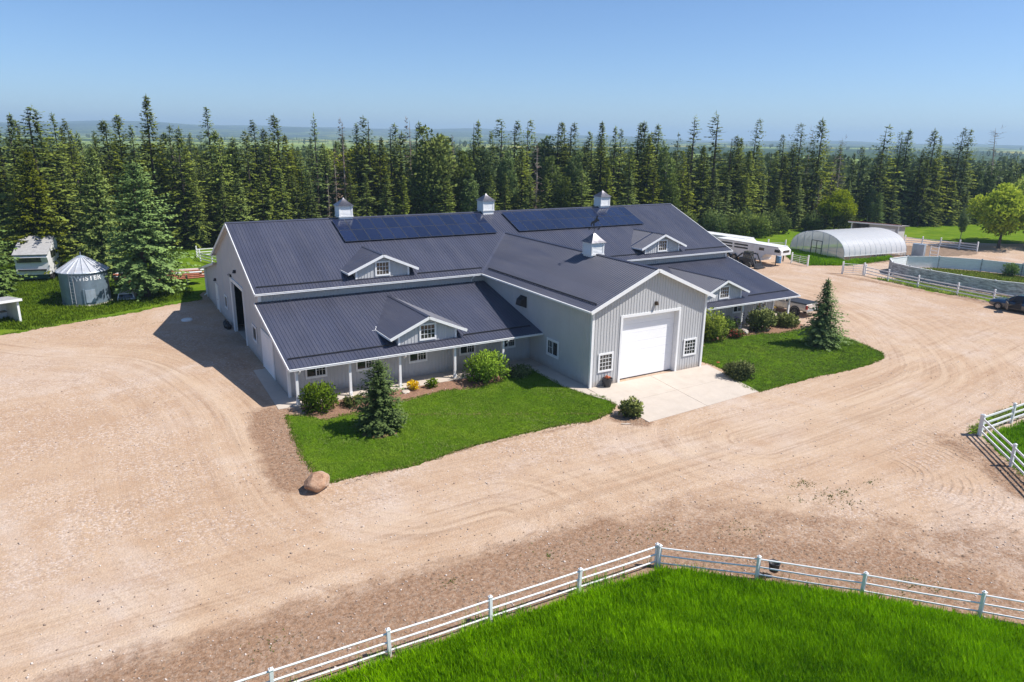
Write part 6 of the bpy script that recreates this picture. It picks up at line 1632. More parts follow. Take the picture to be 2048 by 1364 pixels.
ROW = [  # (x, y, height) of the front of the wood, kind, width, label
((-16.0, 64.4, 17.0), 's', 1.00, 'fourth tall spruce from the left, tree line at the left edge'),
((-15.5, 70.5, 16.2), 'n', 1.00, 'fifth tall spruce from the left, tree line at the left edge'),
((-13.4, 56.6, 17.9), 's', 1.10, 'tall spruce with a thin pointed tip near the left edge'),
((-12.8, 64.6, 15.6), 's', 1.00, 'first tall spruce from the left, tree line above the camper'),
((-11.3, 72.6, 17.3), 'n', 1.00, 'second tall spruce from the left, tree line above the camper'),
((-9.8, 74.7, 16.7), 'n', 1.00, 'first tall spruce from the left, tree line above the grain bin'),
((-8.4, 76.7, 15.0), 's', 1.00, 'second tall spruce from the left, tree line above the grain bin'),
((-6.6, 80.6, 15.0), 'n', 1.00, 'third tall spruce from the left, tree line above the grain bin'),
((-5.2, 70.6, 16.6), 's', 1.00, 'fourth tall spruce from the left, tree line above the grain bin'),
((-3.9, 64.6, 17.3), 's', 1.00, 'full spruce just left of the tallest one'),
((-0.5, 62.3, 19.7), 's', 1.05, 'tallest spruce of all, above the broad spruce by the grain bin'),
((-2.7, 58.5, 15.8), 'n', 1.00, 'first tall spruce from the left, tree line above the broad yard spruce'),
((1.0, 64.2, 15.1), 's', 1.00, 'second tall spruce from the left, tree line above the broad yard spruce'),
((1.8, 60.1, 16.0), 'n', 1.00, 'third tall spruce from the left, tree line above the broad yard spruce'),
((2.5, 58.0, 15.8), 's', 1.00, 'first tall spruce from the left, tree line above the left barn end'),
((3.7, 59.9, 13.4), 's', 1.00, 'second tall spruce from the left, tree line above the left barn end'),
((7.3, 64.5, 18.6), 'n', 1.10, 'slim pointed spruce above the left end of the barn roof'),
((7.8, 59.3, 15.5), 's', 1.00, 'third tall spruce from the left, tree line above the left barn end'),
((9.9, 63.1, 13.2), 'p', 1.00, 'single pale poplar of the tree line above the plain left roof'),
((6.7, 69.6, 12.5), 's', 1.00, 'second low spruce from the left, tree line above the left barn end'),
((12.0, 62.7, 15.6), 's', 1.00, 'first tall spruce from the left, tree line above the plain left roof'),
((13.9, 66.4, 17.0), 'n', 1.00, 'second tall spruce from the left, tree line above the plain left roof'),
((16.7, 63.7, 17.8), 's', 1.00, 'fourth tall spruce from the left, tree line above the plain left roof'),
((14.9, 62.1, 14.5), 'n', 1.00, 'third tall spruce from the left, tree line above the plain left roof'),
((18.8, 67.3, 15.0), 's', 1.00, 'fifth tall spruce from the left, tree line above the plain left roof'),
((19.6, 63.0, 12.7), 'n', 1.00, 'fifth low spruce from the left, tree line above the plain left roof'),
((21.3, 60.5, 18.0), 'r', 1.00, 'spruce with a crooked flat tip between the left corner and first cupola'),
((23.6, 64.0, 13.8), 's', 1.00, 'sixth tall spruce from the left, tree line above the plain left roof'),
((25.1, 59.4, 17.4), 'd', 1.00, 'dead brown spruce directly above the left cupola'),
((23.2, 57.8, 13.2), 'd', 1.00, 'single brown dead spruce of the tree line around the left cupola'),
((27.6, 60.6, 16.8), 'n', 1.00, 'first tall spruce from the left, tree line above the left solar array'),
((29.0, 59.1, 17.8), 's', 1.00, 'second tall spruce from the left, tree line above the left solar array'),
((30.1, 57.6, 14.9), 's', 1.00, 'third tall spruce from the left, tree line above the left solar array'),
((32.4, 58.9, 16.8), 'n', 1.00, 'fourth tall spruce from the left, tree line above the left solar array'),
((34.5, 60.2, 15.7), 's', 1.00, 'fifth tall spruce from the left, tree line above the left solar array'),
((35.5, 58.7, 17.8), 'd', 0.90, 'dead brown spruce tip above the left solar array'),
((35.2, 55.6, 17.1), 'n', 1.00, 'sixth tall spruce from the left, tree line above the left solar array'),
((36.4, 53.9, 16.0), 'b', 1.15, 'broad yellow green pine above the left solar array'),
((38.9, 55.0, 13.7), 'n', 1.00, 'seventh tall spruce from the left, tree line above the left solar array'),
((41.5, 56.0, 15.4), 'd', 0.80, 'single brown dead spruce of the tree line above the left solar array'),
((41.5, 52.6, 13.1), 'p', 1.00, 'first pale poplar from the left, tree line above the left solar array'),
((47.7, 60.7, 17.7), 's', 1.00, 'first tall spruce from the left, tree line around the middle cupola'),
((45.4, 52.9, 13.7), 'p', 1.00, 'single pale poplar of the tree line around the middle cupola'),
((51.4, 61.0, 16.0), 'n', 1.00, 'second tall spruce from the left, tree line around the middle cupola'),
((51.7, 58.5, 18.1), 'n', 1.00, 'first tall spruce from the left, tree line above the right solar array'),
((49.8, 52.7, 13.1), 'p', 1.00, 'first pale poplar from the left, tree line above the right solar array'),
((54.6, 59.1, 17.8), 'n', 1.00, 'second tall spruce from the left, tree line above the right solar array'),
((57.5, 59.7, 18.1), 'n', 1.00, 'fourth tall spruce from the left, tree line above the right solar array'),
((52.6, 53.3, 13.9), 's', 1.00, 'third tall spruce from the left, tree line above the right solar array'),
((52.5, 48.7, 14.9), 'd', 1.30, 'dead brown spruce with a thick matted crown above the right solar array'),
((60.0, 58.1, 15.5), 'p', 1.00, 'second pale poplar from the left, tree line above the right solar array'),
((61.9, 56.9, 17.7), 'n', 1.00, 'fifth tall spruce from the left, tree line above the right solar array'),
((63.9, 57.9, 17.6), 'n', 1.00, 'sixth tall spruce from the left, tree line above the right solar array'),
((64.8, 57.2, 17.6), 'n', 1.00, 'seventh tall spruce from the left, tree line above the right solar array'),
((55.6, 49.0, 12.5), 'p', 1.00, 'third pale poplar from the left, tree line above the right solar array'),
((59.7, 48.6, 13.2), 'p', 1.00, 'fifth pale poplar from the left, tree line above the right solar array'),
((65.6, 54.2, 14.8), 's', 1.00, 'eighth tall spruce from the left, tree line above the right solar array'),
((66.6, 53.5, 16.3), 'n', 1.00, 'first tall spruce from the left, tree line around the right cupola'),
((65.5, 49.3, 17.8), 's', 1.00, 'second tall spruce from the left, tree line around the right cupola'),
((65.9, 46.4, 17.0), 'n', 1.00, 'third tall spruce from the left, tree line around the right cupola'),
((67.9, 47.4, 16.8), 's', 1.00, 'first tall spruce from the left, tree line above the right roof end'),
((67.9, 44.8, 14.1), 's', 1.00, 'second tall spruce from the left, tree line above the right roof end'),
((73.9, 50.2, 17.7), 'n', 1.00, 'third tall spruce from the left, tree line above the right roof end'),
((73.4, 48.0, 18.0), 's', 1.00, 'fourth tall spruce from the left, tree line above the right roof end'),
((71.5, 44.4, 15.8), 's', 1.00, 'fifth tall spruce from the left, tree line above the right roof end'),
((77.8, 49.5, 17.7), 's', 1.00, 'sixth tall spruce from the left, tree line above the right roof end'),
((73.7, 42.4, 14.2), 'p', 1.00, 'single pale poplar of the tree line above the right roof end'),
((77.3, 44.5, 13.4), 's', 1.00, 'first low spruce from the left, tree line above the right roof slope'),
((80.7, 44.0, 19.3), 'r', 1.10, 'ragged spruce above the right end of the barn roof'),
((84.8, 42.7, 19.8), 'r', 1.20, 'broad topped ragged spruce above the stock trailer'),
((77.1, 42.0, 13.5), 's', 1.00, 'second low spruce from the left, tree line above the right roof slope'),
((82.2, 42.5, 14.3), 's', 1.00, 'first tall spruce from the left, tree line above the right roof slope'),
((88.0, 42.2, 16.0), 's', 1.00, 'second tall spruce from the left, tree line above the right roof slope'),
((90.4, 42.6, 15.5), 'n', 1.00, 'single tall spruce of the tree line above the stock trailer'),
((95.1, 43.3, 18.9), 'n', 0.90, 'slim spruce with a lopsided tip left of the lime bush'),
((90.1, 39.9, 13.6), 's', 1.00, 'second low spruce from the left, tree line above the stock trailer'),
((98.6, 42.3, 13.6), 'n', 1.00, 'fourth low spruce from the left, tree line above the stock trailer'),
((99.9, 40.7, 12.8), 's', 1.00, 'sixth low spruce from the left, tree line above the stock trailer'),
((102.5, 40.7, 14.9), 's', 1.00, 'first tall spruce from the left, tree line above the lime green bush'),
((106.2, 42.4, 18.4), 'n', 1.00, 'second tall spruce from the left, tree line above the lime green bush'),
((107.1, 41.3, 17.9), 'g', 0.60, 'single bare dead spruce of the tree line above the lime green bush'),
((106.7, 38.5, 19.3), 's', 0.90, 'tall full spruce above the lime bush'),
((105.5, 38.4, 13.7), 'n', 1.00, 'second low spruce from the left, tree line above the lime green bush'),
((111.5, 38.6, 13.3), 'd', 1.00, 'second brown dead spruce from the left, tree line above the lime green bush'),
((112.2, 37.7, 16.4), 'g', 0.70, 'leaning bare dead spruce above the greenhouse'),
((115.1, 37.0, 13.3), 's', 1.00, 'fifth low spruce from the left, tree line above the lime green bush'),
((117.4, 37.1, 14.5), 'n', 1.00, 'first tall spruce from the left, tree line above the greenhouse and grey shed'),
((120.9, 35.4, 18.4), 'r', 1.00, 'spruce with a pale bare trunk above the greenhouse roof'),
((118.9, 34.8, 13.8), 's', 1.00, 'first low spruce from the left, tree line above the greenhouse and grey shed'),
((124.9, 34.6, 17.3), 'n', 1.00, 'second tall spruce from the left, tree line above the greenhouse and grey shed'),
((126.4, 34.2, 17.7), 's', 1.00, 'third tall spruce from the left, tree line above the greenhouse and grey shed'),
((127.7, 31.9, 13.9), 'n', 1.00, 'second low spruce from the left, tree line above the shady tree lawn'),
((130.3, 31.4, 17.9), 's', 1.00, 'first tall spruce from the left, tree line above the shady tree lawn'),
((132.7, 31.3, 16.5), 'n', 1.00, 'second tall spruce from the left, tree line above the shady tree lawn'),
((126.6, 29.8, 12.2), 'n', 1.00, 'third low spruce from the left, tree line above the shady tree lawn'),
((135.4, 30.5, 14.0), 's', 1.00, 'fifth low spruce from the left, tree line above the shady tree lawn'),
((137.7, 30.4, 18.3), 's', 1.00, 'third tall spruce from the left, tree line above the shady tree lawn'),
((139.2, 29.8, 18.0), 'n', 1.00, 'fourth tall spruce from the left, tree line above the shady tree lawn'),
((143.0, 28.9, 11.2), 'p', 1.00, 'first pale poplar from the left, tree line at the right edge'),
((145.7, 27.9, 11.3), 'p', 1.00, 'second pale poplar from the left, tree line at the right edge'),
((149.4, 29.4, 18.9), 'g', 1.00, 'bare grey dead spruce standing alone near the right edge'),
((149.7, 26.5, 10.3), 'p', 1.00, 'third pale poplar from the left, tree line at the right edge'),
((154.7, 27.5, 13.2), 'n', 1.00, 'fourth low spruce from the left, tree line at the right edge'),
((157.1, 27.0, 14.2), 's', 1.00, 'fifth low spruce from the left, tree line at the right edge'),
((159.6, 26.5, 15.2), 's', 1.00, 'single tall spruce of the tree line at the right edge'),
((-17.3, 64.4, 16.1), 's', 1.00, 'third tall spruce from the left, tree line at the left edge'),
((-18.7, 64.2, 16.4), 'n', 1.00, 'second tall spruce from the left, tree line at the left edge'),
((-20.2, 64.1, 16.0), 's', 1.00, 'first tall spruce from the left, tree line at the left edge'),
((-10.9, 56.6, 12.7), 's', 1.00, 'second low spruce from the left, tree line above the camper'),
((-8.6, 58.7, 11.6), 's', 1.00, 'first low spruce from the left, tree line above the grain bin'),
((-6.6, 54.6, 11.0), 's', 1.00, 'second low spruce from the left, tree line above the grain bin'),
((-13.9, 54.5, 11.6), 's', 1.00, 'first low spruce from the left, tree line above the camper'),
((-15.9, 54.4, 11.1), 's', 1.00, 'single low spruce of the tree line at the left edge'),
((3.7, 55.9, 10.3), 's', 1.00, 'first low spruce from the left, tree line above the left barn end'),
((6.9, 55.4, 9.6), 'n', 1.00, 'third low spruce from the left, tree line above the left barn end'),
((9.3, 56.1, 9.9), 's', 1.00, 'first low spruce from the left, tree line above the plain left roof'),
((12.3, 56.5, 10.2), 's', 1.00, 'second low spruce from the left, tree line above the plain left roof'),
((14.9, 55.9, 10.5), 'n', 1.00, 'third low spruce from the left, tree line above the plain left roof'),
((16.8, 55.5, 9.5), 's', 1.00, 'fourth low spruce from the left, tree line above the plain left roof'),
((18.7, 55.0, 9.9), 's', 1.00, 'sixth low spruce from the left, tree line above the plain left roof'),
((21.0, 54.3, 9.5), 'd', 1.00, 'single brown dead spruce of the tree line above the plain left roof'),
((24.0, 53.4, 9.9), 's', 1.00, 'single low spruce of the tree line around the left cupola'),
((26.0, 52.7, 9.5), 'n', 1.00, 'first low spruce from the left, tree line above the left solar array'),
((28.6, 51.8, 9.9), 's', 1.00, 'second low spruce from the left, tree line above the left solar array'),
((30.9, 50.9, 9.6), 's', 1.00, 'third low spruce from the left, tree line above the left solar array'),
((37.4, 50.2, 9.5), 's', 1.00, 'fourth low spruce from the left, tree line above the left solar array'),
((41.6, 50.3, 9.8), 'p', 1.00, 'second pale poplar from the left, tree line above the left solar array'),
((44.3, 48.9, 9.5), 's', 1.00, 'single low spruce of the tree line around the middle cupola'),
((47.3, 49.5, 9.8), 'n', 1.00, 'first low spruce from the left, tree line above the right solar array'),
((50.6, 47.5, 9.5), 's', 1.00, 'second low spruce from the left, tree line above the right solar array'),
((52.8, 46.1, 9.2), 's', 1.00, 'third low spruce from the left, tree line above the right solar array'),
((55.0, 44.6, 9.6), 'p', 1.00, 'fourth pale poplar from the left, tree line above the right solar array'),
((57.2, 43.0, 10.4), 's', 1.00, 'fourth low spruce from the left, tree line above the right solar array'),
((61.4, 42.3, 10.8), 's', 1.00, 'single low spruce of the tree line around the right cupola'),
((64.1, 40.1, 10.5), 's', 1.00, 'first low spruce from the left, tree line above the right roof end'),
((68.3, 39.2, 10.9), 's', 1.00, 'second low spruce from the left, tree line above the right roof end'),
((71.7, 38.8, 10.1), 'p', 1.00, 'single pale poplar of the tree line above the right roof slope'),
((75.0, 38.3, 10.1), 's', 1.00, 'third low spruce from the left, tree line above the right roof slope'),
((79.2, 37.0, 10.5), 's', 1.00, 'fourth low spruce from the left, tree line above the right roof slope'),
((82.0, 36.9, 10.1), 'n', 1.00, 'fifth low spruce from the left, tree line above the right roof slope'),
((87.1, 37.3, 10.0), 's', 1.00, 'first low spruce from the left, tree line above the stock trailer'),
((92.0, 37.7, 9.5), 'n', 1.00, 'third low spruce from the left, tree line above the stock trailer'),
((95.1, 37.0, 8.7), 's', 1.00, 'fifth low spruce from the left, tree line above the stock trailer'),
((100.2, 37.0, 9.4), 's', 1.00, 'first low spruce from the left, tree line above the lime green bush'),
((103.9, 35.5, 8.6), 'd', 1.00, 'first brown dead spruce from the left, tree line above the lime green bush'),
((106.7, 35.0, 8.1), 's', 1.00, 'third low spruce from the left, tree line above the lime green bush'),
((111.6, 35.0, 8.5), 's', 1.00, 'fourth low spruce from the left, tree line above the lime green bush'),
((117.1, 34.0, 7.6), 'p', 1.00, 'single pale poplar of the tree line above the greenhouse and grey shed'),
((120.7, 32.0, 8.5), 's', 1.00, 'second low spruce from the left, tree line above the greenhouse and grey shed'),
((126.0, 30.8, 8.1), 'n', 1.00, 'first low spruce from the left, tree line above the shady tree lawn'),
((129.2, 29.3, 7.6), 's', 1.00, 'fourth low spruce from the left, tree line above the shady tree lawn'),
((134.2, 28.4, 8.1), 's', 1.00, 'sixth low spruce from the left, tree line above the shady tree lawn'),
((137.1, 27.3, 6.7), 's', 1.00, 'seventh low spruce from the left, tree line above the shady tree lawn'),
((141.6, 27.1, 5.6), 's', 1.00, 'first low spruce from the left, tree line at the right edge'),
((146.7, 25.9, 5.1), 's', 1.00, 'second low spruce from the left, tree line at the right edge'),
((151.5, 25.0, 5.5), 's', 1.00, 'third low spruce from the left, tree line at the right edge'),
]
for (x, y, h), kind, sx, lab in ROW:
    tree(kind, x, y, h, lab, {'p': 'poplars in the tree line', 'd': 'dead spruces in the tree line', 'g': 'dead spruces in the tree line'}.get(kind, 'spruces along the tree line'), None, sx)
# --- the wood behind the first row: individuals nearest, then one mass
def wood_ok(x, y):
    dx, dy = x-CAM.x, y-CAM.y; az = math.degrees(math.atan2(dx, dy)); d = math.hypot(dx, dy)
    if az < -12 or az > 76: return False
    front = np.interp(az, [-12, -2, 6, 14, 24, 36, 46, 54, 62, 68, 76], [106, 112, 116, 116, 116, 120, 134, 148, 166, 184, 196])
    return d > front
taken = [(p[0][0], p[0][1]) for p in ROW]
pts = []
tries = 0
while len(pts) < 1900 and tries < 60000:
    tries += 1
    az = R(rnd.uniform(-12, 76)); d = 95+rnd.random()**0.9*330
    x, y = CAM.x+math.sin(az)*d, CAM.y+math.cos(az)*d
    if not wood_ok(x, y): continue
    if rnd.random() < 0.25+0.5*math.sin(x*0.045+1)*math.sin(y*0.05)*min(1, max(0, (d-180)/120)): continue
    if any((x-a)**2+(y-b)**2 < 2.9**2 for a, b in taken[-500:]): continue
    taken.append((x, y)); pts.append((d, x, y))
pts.sort()
NI = 150
ZONES = [(-2.5, 'at the left edge'), (-0.6, 'above the camper'), (2.4, 'above the grain bin'), (5.9, 'above the broad yard spruce'), (9.4, 'above the left barn end'), (16.8, 'above the plain left roof'), (18.4, 'around the left cupola'), (27.6, 'above the left solar array'), (29.7, 'around the middle cupola'), (36.7, 'above the right solar array'), (39.0, 'around the right cupola'), (42.9, 'above the right roof end'), (47.5, 'above the right roof slope'), (51.3, 'above the stock trailer'), (55.9, 'above the lime green bush'), (59.3, 'above the greenhouse and grey shed'), (63.0, 'above the shady tree lawn'), (999, 'at the right edge')]
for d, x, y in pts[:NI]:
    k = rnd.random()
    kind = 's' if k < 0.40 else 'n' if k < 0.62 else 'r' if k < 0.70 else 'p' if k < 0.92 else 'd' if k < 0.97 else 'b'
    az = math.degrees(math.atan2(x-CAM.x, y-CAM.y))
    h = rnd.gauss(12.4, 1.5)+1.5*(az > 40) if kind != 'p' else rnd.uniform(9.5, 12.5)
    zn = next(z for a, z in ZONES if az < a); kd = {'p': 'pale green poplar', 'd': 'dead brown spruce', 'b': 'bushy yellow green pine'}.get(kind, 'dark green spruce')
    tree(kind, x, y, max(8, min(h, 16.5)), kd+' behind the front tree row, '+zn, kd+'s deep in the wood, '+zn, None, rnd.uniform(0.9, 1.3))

def low_tree(seed, kind):
    r = np.random.default_rng(seed)
    if kind == 's':
        H = 1.0; P = []; D = []; T = []
        z = 0.08
        while z < 0.97:
            nb = 6
            for i in range(nb):
                a = r.uniform(0, 6.28); rr = 0.155*(1-z)**0.75*r.uniform(0.6, 1.15)
                P.append([0.25*rr*math.cos(a), 0.25*rr*math.sin(a), z+0.02]); D.append([math.cos(a)*rr, math.sin(a)*rr, -0.02-0.03*(1-z)]); T.append(r.uniform(0.1, 0.8))
            z += 0.062
        P = np.array(P); D = np.array(D); L = np.linalg.norm(D, axis=1)+0.03
        V, F, T = leaf_quads(P, D, np.tile([0.2, 0.1, 1.0], (len(P), 1))+r.normal(0, 0.3, (len(P), 3)), L, np.full(len(P), 0.085), np.array(T), r)
    else:
        n = 90; d = r.normal(0, 1, (n, 3)); d /= np.linalg.norm(d, axis=1, keepdims=True)
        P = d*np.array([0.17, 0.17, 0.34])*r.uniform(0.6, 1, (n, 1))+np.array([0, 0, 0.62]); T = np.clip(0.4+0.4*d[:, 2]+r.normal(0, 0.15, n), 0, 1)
        V, F, T = leaf_quads(P, d+r.normal(0, 0.4, (n, 3)), r.normal(0, 1, (n, 3)), np.full(n, 0.15), np.full(n, 0.12), T, r)
    O = P-np.array([0, 0, 0 if kind == 's' else 0.5]); O[:, 2] = np.where(kind == 's', 0.12, O[:, 2]); O /= np.maximum(np.linalg.norm(O, axis=1, keepdims=True), 1e-3)
    return V, F, T, np.repeat(O, 4, 0)
def mass(name, P, kinds, mat, label_kind):
    Vs, Fs, Ts, Os = [], [], [], []; off = 0
    lib = [low_tree(200+i, label_kind) for i in range(5)]
    for (x, y, h) in P:
        V, F, T, O = lib[rnd.randrange(5)]; a = rnd.uniform(0, 6.28); c, s = math.cos(a), math.sin(a); w = h*rnd.uniform(0.85, 1.2)
        Z = float(hill_h(math.atan2(x, y), math.hypot(x, y)))
        W_ = np.stack([(V[:, 0]*c-V[:, 1]*s)*w+x, (V[:, 0]*s+V[:, 1]*c)*w+y, V[:, 2]*h+Z], 1)
        Os.append(np.stack([O[:, 0]*c-O[:, 1]*s, O[:, 0]*s+O[:, 1]*c, O[:, 2]], 1)); Vs.append(W_); Fs.append(F+off); Ts.append(np.clip(T+rnd.uniform(-0.2, 0.2), 0, 1)); off += len(V)
    o = link(name, np_mesh(name, np.concatenate(Vs), np.concatenate(Fs), mat, {'tint': np.concatenate(Ts), 'outw': np.concatenate(Os)}))
    return tag(o, kind='stuff')
far_s, far_p = [], []
for d, x, y in pts[NI:]:
    (far_p if rnd.random() < 0.3 else far_s).append((x, y, rnd.uniform(8, 11.5)*(1-0.12*min(1, (d-200)/200))))
for k in range(2600):
    az = R(rnd.uniform(-14, 78)); d = 420+rnd.random()**1.4*1900
    if math.sin(az*9+d*0.004)+0.7*math.sin(d*0.011+az*3) < -0.15+0.5*(d > 900): continue
    if 430 < d < 1000 and -0.08 < az < 0.36 and math.sin(az*31) > -0.3: continue
    (far_p if rnd.random() < 0.4 else far_s).append((CAM.x+math.sin(az)*d, CAM.y+math.cos(az)*d, rnd.uniform(6.5, 9.5)))
mass('spruce_forest', far_s, None, M['spruce'], 's'); mass('poplar_forest', far_p, None, M['poplar'], 'p')

# --- yard spruces, lawn trees
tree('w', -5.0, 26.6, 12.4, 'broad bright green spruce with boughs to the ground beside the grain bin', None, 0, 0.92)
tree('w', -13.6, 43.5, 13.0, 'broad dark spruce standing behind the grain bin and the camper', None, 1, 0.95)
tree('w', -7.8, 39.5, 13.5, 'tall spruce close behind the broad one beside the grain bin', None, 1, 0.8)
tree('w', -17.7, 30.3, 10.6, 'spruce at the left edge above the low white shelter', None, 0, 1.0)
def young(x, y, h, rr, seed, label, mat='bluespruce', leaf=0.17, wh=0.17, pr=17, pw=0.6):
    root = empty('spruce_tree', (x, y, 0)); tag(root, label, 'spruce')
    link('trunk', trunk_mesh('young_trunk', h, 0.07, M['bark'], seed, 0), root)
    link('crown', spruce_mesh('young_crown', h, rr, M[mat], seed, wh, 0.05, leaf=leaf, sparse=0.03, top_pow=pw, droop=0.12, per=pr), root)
young(3.05, -13.8, 3.75, 1.62, 301, 'young dense blue green spruce on the left lawn with its shadow on the grass', leaf=0.26, wh=0.14, pr=20, pw=0.52)
young(38.4, -14.4, 5.1, 1.95, 302, 'young layered blue spruce on the right lawn', leaf=0.30, wh=0.20, pr=22, pw=0.72)
tree('l', 109.5, 7.2, 9.3, 'round lime green tree on the shady lawn at the right edge', None, 0, 1.0)
tree('l', 119.5, 7.5, 10.2, 'second lime green tree close to the right edge', None, 1, 1.0)
tree('l', 118.0, -1.0, 9.8, 'third lime green tree cut by the right edge of the picture', None, 0, 1.0)
tree('p', 112.6, 14.5, 5.2, 'small thin grey green tree on the lawn beside the round lime tree', None, 0, 0.9)
tree('l', 104.0, 31.5, 7.0, 'bright lime bush like tree at the wood edge left of the grey shed', None, 1, 0.75)
tree('w', 108.0, 26.5, 7.0, 'small blue spruce at the wood edge just right of the grey shed', None, 0, 0.7)

# --- shrubs
def shrub(name, x, y, label, lobes, n, leaf, mat, seed, cat='shrub', stem=True, flowers=None):
    root = empty(name, (x, y, 0)); tag(root, label, cat)
    link('foliage', blob_mesh(name+'_foliage', lobes, n, leaf, M[mat], seed, 0.8, 0.25, 0.03), root)
    if stem:
        q = MB(); r = random.Random(seed); top = max(l[2] for l in lobes)
        for k in range(7):
            a = r.uniform(0, 6.28); q.tube((0.05*math.cos(a), 0.05*math.sin(a), 0), (0.4*top*math.cos(a), 0.4*top*math.sin(a), top*0.8), 0.02, 0.008, 5)
        q.build('stem', M['bark'], root)
    if flowers:
        link('flowers', blob_mesh(name+'_flowers', [(l[0], l[1], l[2]+0.06, l[3], l[4], l[5]) for l in lobes], flowers[1], 0.10, M[flowers[0]], seed+1, 0.5, 0.85), root)
    return root
def dome(r, h, k=6, seed=0, spread=0.5):
    q = random.Random(seed); L = [(0, 0, h*0.52, r*0.72, r*0.72, h*0.46)]
    for i in range(k):
        a = 2*math.pi*i/k+q.uniform(-0.3, 0.3); L.append((r*spread*math.cos(a), r*spread*math.sin(a), h*q.uniform(0.3, 0.55), r*0.5, r*0.5, h*q.uniform(0.28, 0.42)))
    return L
shrub('round_shrub', 0.95, -9.45, 'leafy bright green shrub beside the front left porch post', dome(1.12, 1.65, 7, 1), 2600, 0.15, 'shrub', 401)
shrub('low_shrub', 2.85, -9.75, 'low blue green shrub in the bed right of the first porch shrub', dome(0.72, 0.55, 6, 2), 900, 0.12, 'juniper', 402)
shrub('yellow_shrub', 6.95, -9.0, 'small bright yellow shrub at the edge of the porch bed', dome(0.42, 0.62, 5, 3), 900, 0.09, 'yellowleaf', 403)
shrub('small_shrub', 8.15, -9.1, 'small green perennial right of the yellow shrub', dome(0.45, 0.55, 5, 4), 420, 0.13, 'shrub', 404)
shrub('large_shrub', 11.7, -9.6, 'large spreading green shrub in front of the porch near the garage wing', dome(1.55, 2.0, 9, 5), 3400, 0.17, 'shrub', 405)
shrub('dark_shrub', 14.1, -9.75, 'dark low shrub in the shade of the garage wing', dome(0.95, 0.75, 6, 6), 1300, 0.13, 'juniper', 406)
shrub('juniper_bush', 16.0, -18.75, 'upright spiky juniper at the near corner of the driveway slab', dome(0.72, 1.1, 7, 7, 0.45), 1700, 0.17, 'juniper', 407)
shrub('juniper_bush', 26.75, -16.9, 'round olive juniper on the far side of the driveway slab', dome(1.05, 1.15, 8, 8), 2300, 0.16, 'juniper', 408)
shrub('lime_shrub', 31.9, -9.4, 'tall yellow green shrub against the garage wing corner', dome(1.35, 2.55, 9, 9), 3200, 0.19, 'lime', 409)
shrub('feathery_shrub', 34.1, -8.7, 'soft green shrub right of the tall yellow green one', dome(0.95, 1.6, 6, 10), 1500, 0.15, 'shrub', 410)
shrub('red_flower_bush', 34.2, -9.9, 'dark leaved bush with red flowers at the lawn edge', dome(0.62, 0.75, 6, 11), 900, 0.12, 'juniper', 411, flowers=('petal', 70))
shrub('purple_flower_clump', 36.2, -8.0, 'clump of purple flowers by the thin white trellis', dome(0.35, 1.0, 4, 12), 350, 0.12, 'shrub', 412, 'flowers', flowers=('purpleleaf', 160)) if 'purpleleaf' in M else None
shrub('dwarf_pine', 37.9, -9.1, 'bushy dark dwarf pine below the porch window', dome(1.25, 2.0, 9, 13), 2800, 0.20, 'juniper', 413, 'pine')
shrub('juniper_bush', 40.9, -9.2, 'rounded dark juniper in front of the porch corner post', dome(1.15, 1.2, 8, 14), 2200, 0.17, 'juniper', 414)
shrub('pen_bush', 85.0, -5.9, 'green bush growing against the inside of the round pen wall', dome(1.0, 1.6, 7, 15), 1400, 0.18, 'shrub', 415)
shrub('pen_weed', 73.6, -7.2, 'small dark weed clump beside the mounting block in the pen', dome(0.5, 0.5, 5, 16), 350, 0.14, 'juniper', 416)
WE = [(77, 34), (81, 33), (84.5, 31.5), (88, 33.0), (92, 33.5), (74, 37), (79, 38), (86, 37), (104, 29.5), (100, 33)]
WE.sort(key=lambda p: math.atan2(p[0]-CAM.x, p[1]-CAM.y))
NTH = ['first', 'second', 'third', 'fourth', 'fifth', 'sixth', 'seventh', 'eighth', 'ninth', 'tenth']
for i, (x, y) in enumerate(WE):
    shrub('willow_bush', x, y, NTH[i]+' grey green willow bush from the left, at the wood foot behind the trailers', dome(rnd.uniform(1.8, 2.6), rnd.uniform(3.2, 5.2), 8, 30+i), 1900, 0.34, 'poplar', 430+i, 'bush')['group'] = 'willow bushes at the foot of the wood'
LB = [(-24, 58), (-16, 63), (-10, 61), (-3, 64), (3, 66), (9, 67), (15, 68), (-20, 52)]
LB.sort(key=lambda p: math.atan2(p[0]-CAM.x, p[1]-CAM.y))
for i, (x, y) in enumerate(LB):
    shrub('willow_bush', x, y, NTH[i]+' bushy shrub from the left, at the foot of the left wood', dome(rnd.uniform(1.8, 2.6), rnd.uniform(2.6, 4.4), 8, 50+i), 1500, 0.34, 'poplar', 450+i, 'bush')['group'] = 'bushes at the foot of the left wood'
# fallen, bleached trunk leaning in the wood behind the left barn end
q = MB(); q.tube((0, 0, 0), (1.5, 0.3, 2.6), 0.22, 0.15, 8); q.tube((1.5, 0.3, 2.6), (3.4, 0.6, 5.2), 0.15, 0.05, 8); q.tube((1.3, 0.25, 2.2), (2.4, -0.5, 3.4), 0.06, 0.03, 6); q.tube((0.9, 0.2, 1.5), (-0.4, 0.0, 2.9), 0.06, 0.02, 6)
tag(q.build('leaning_dead_trunk', M['log'], None, (5.3, 62.5, 0)), 'bleached dead trunk leaning at the wood edge behind the left barn end', 'dead trunk')
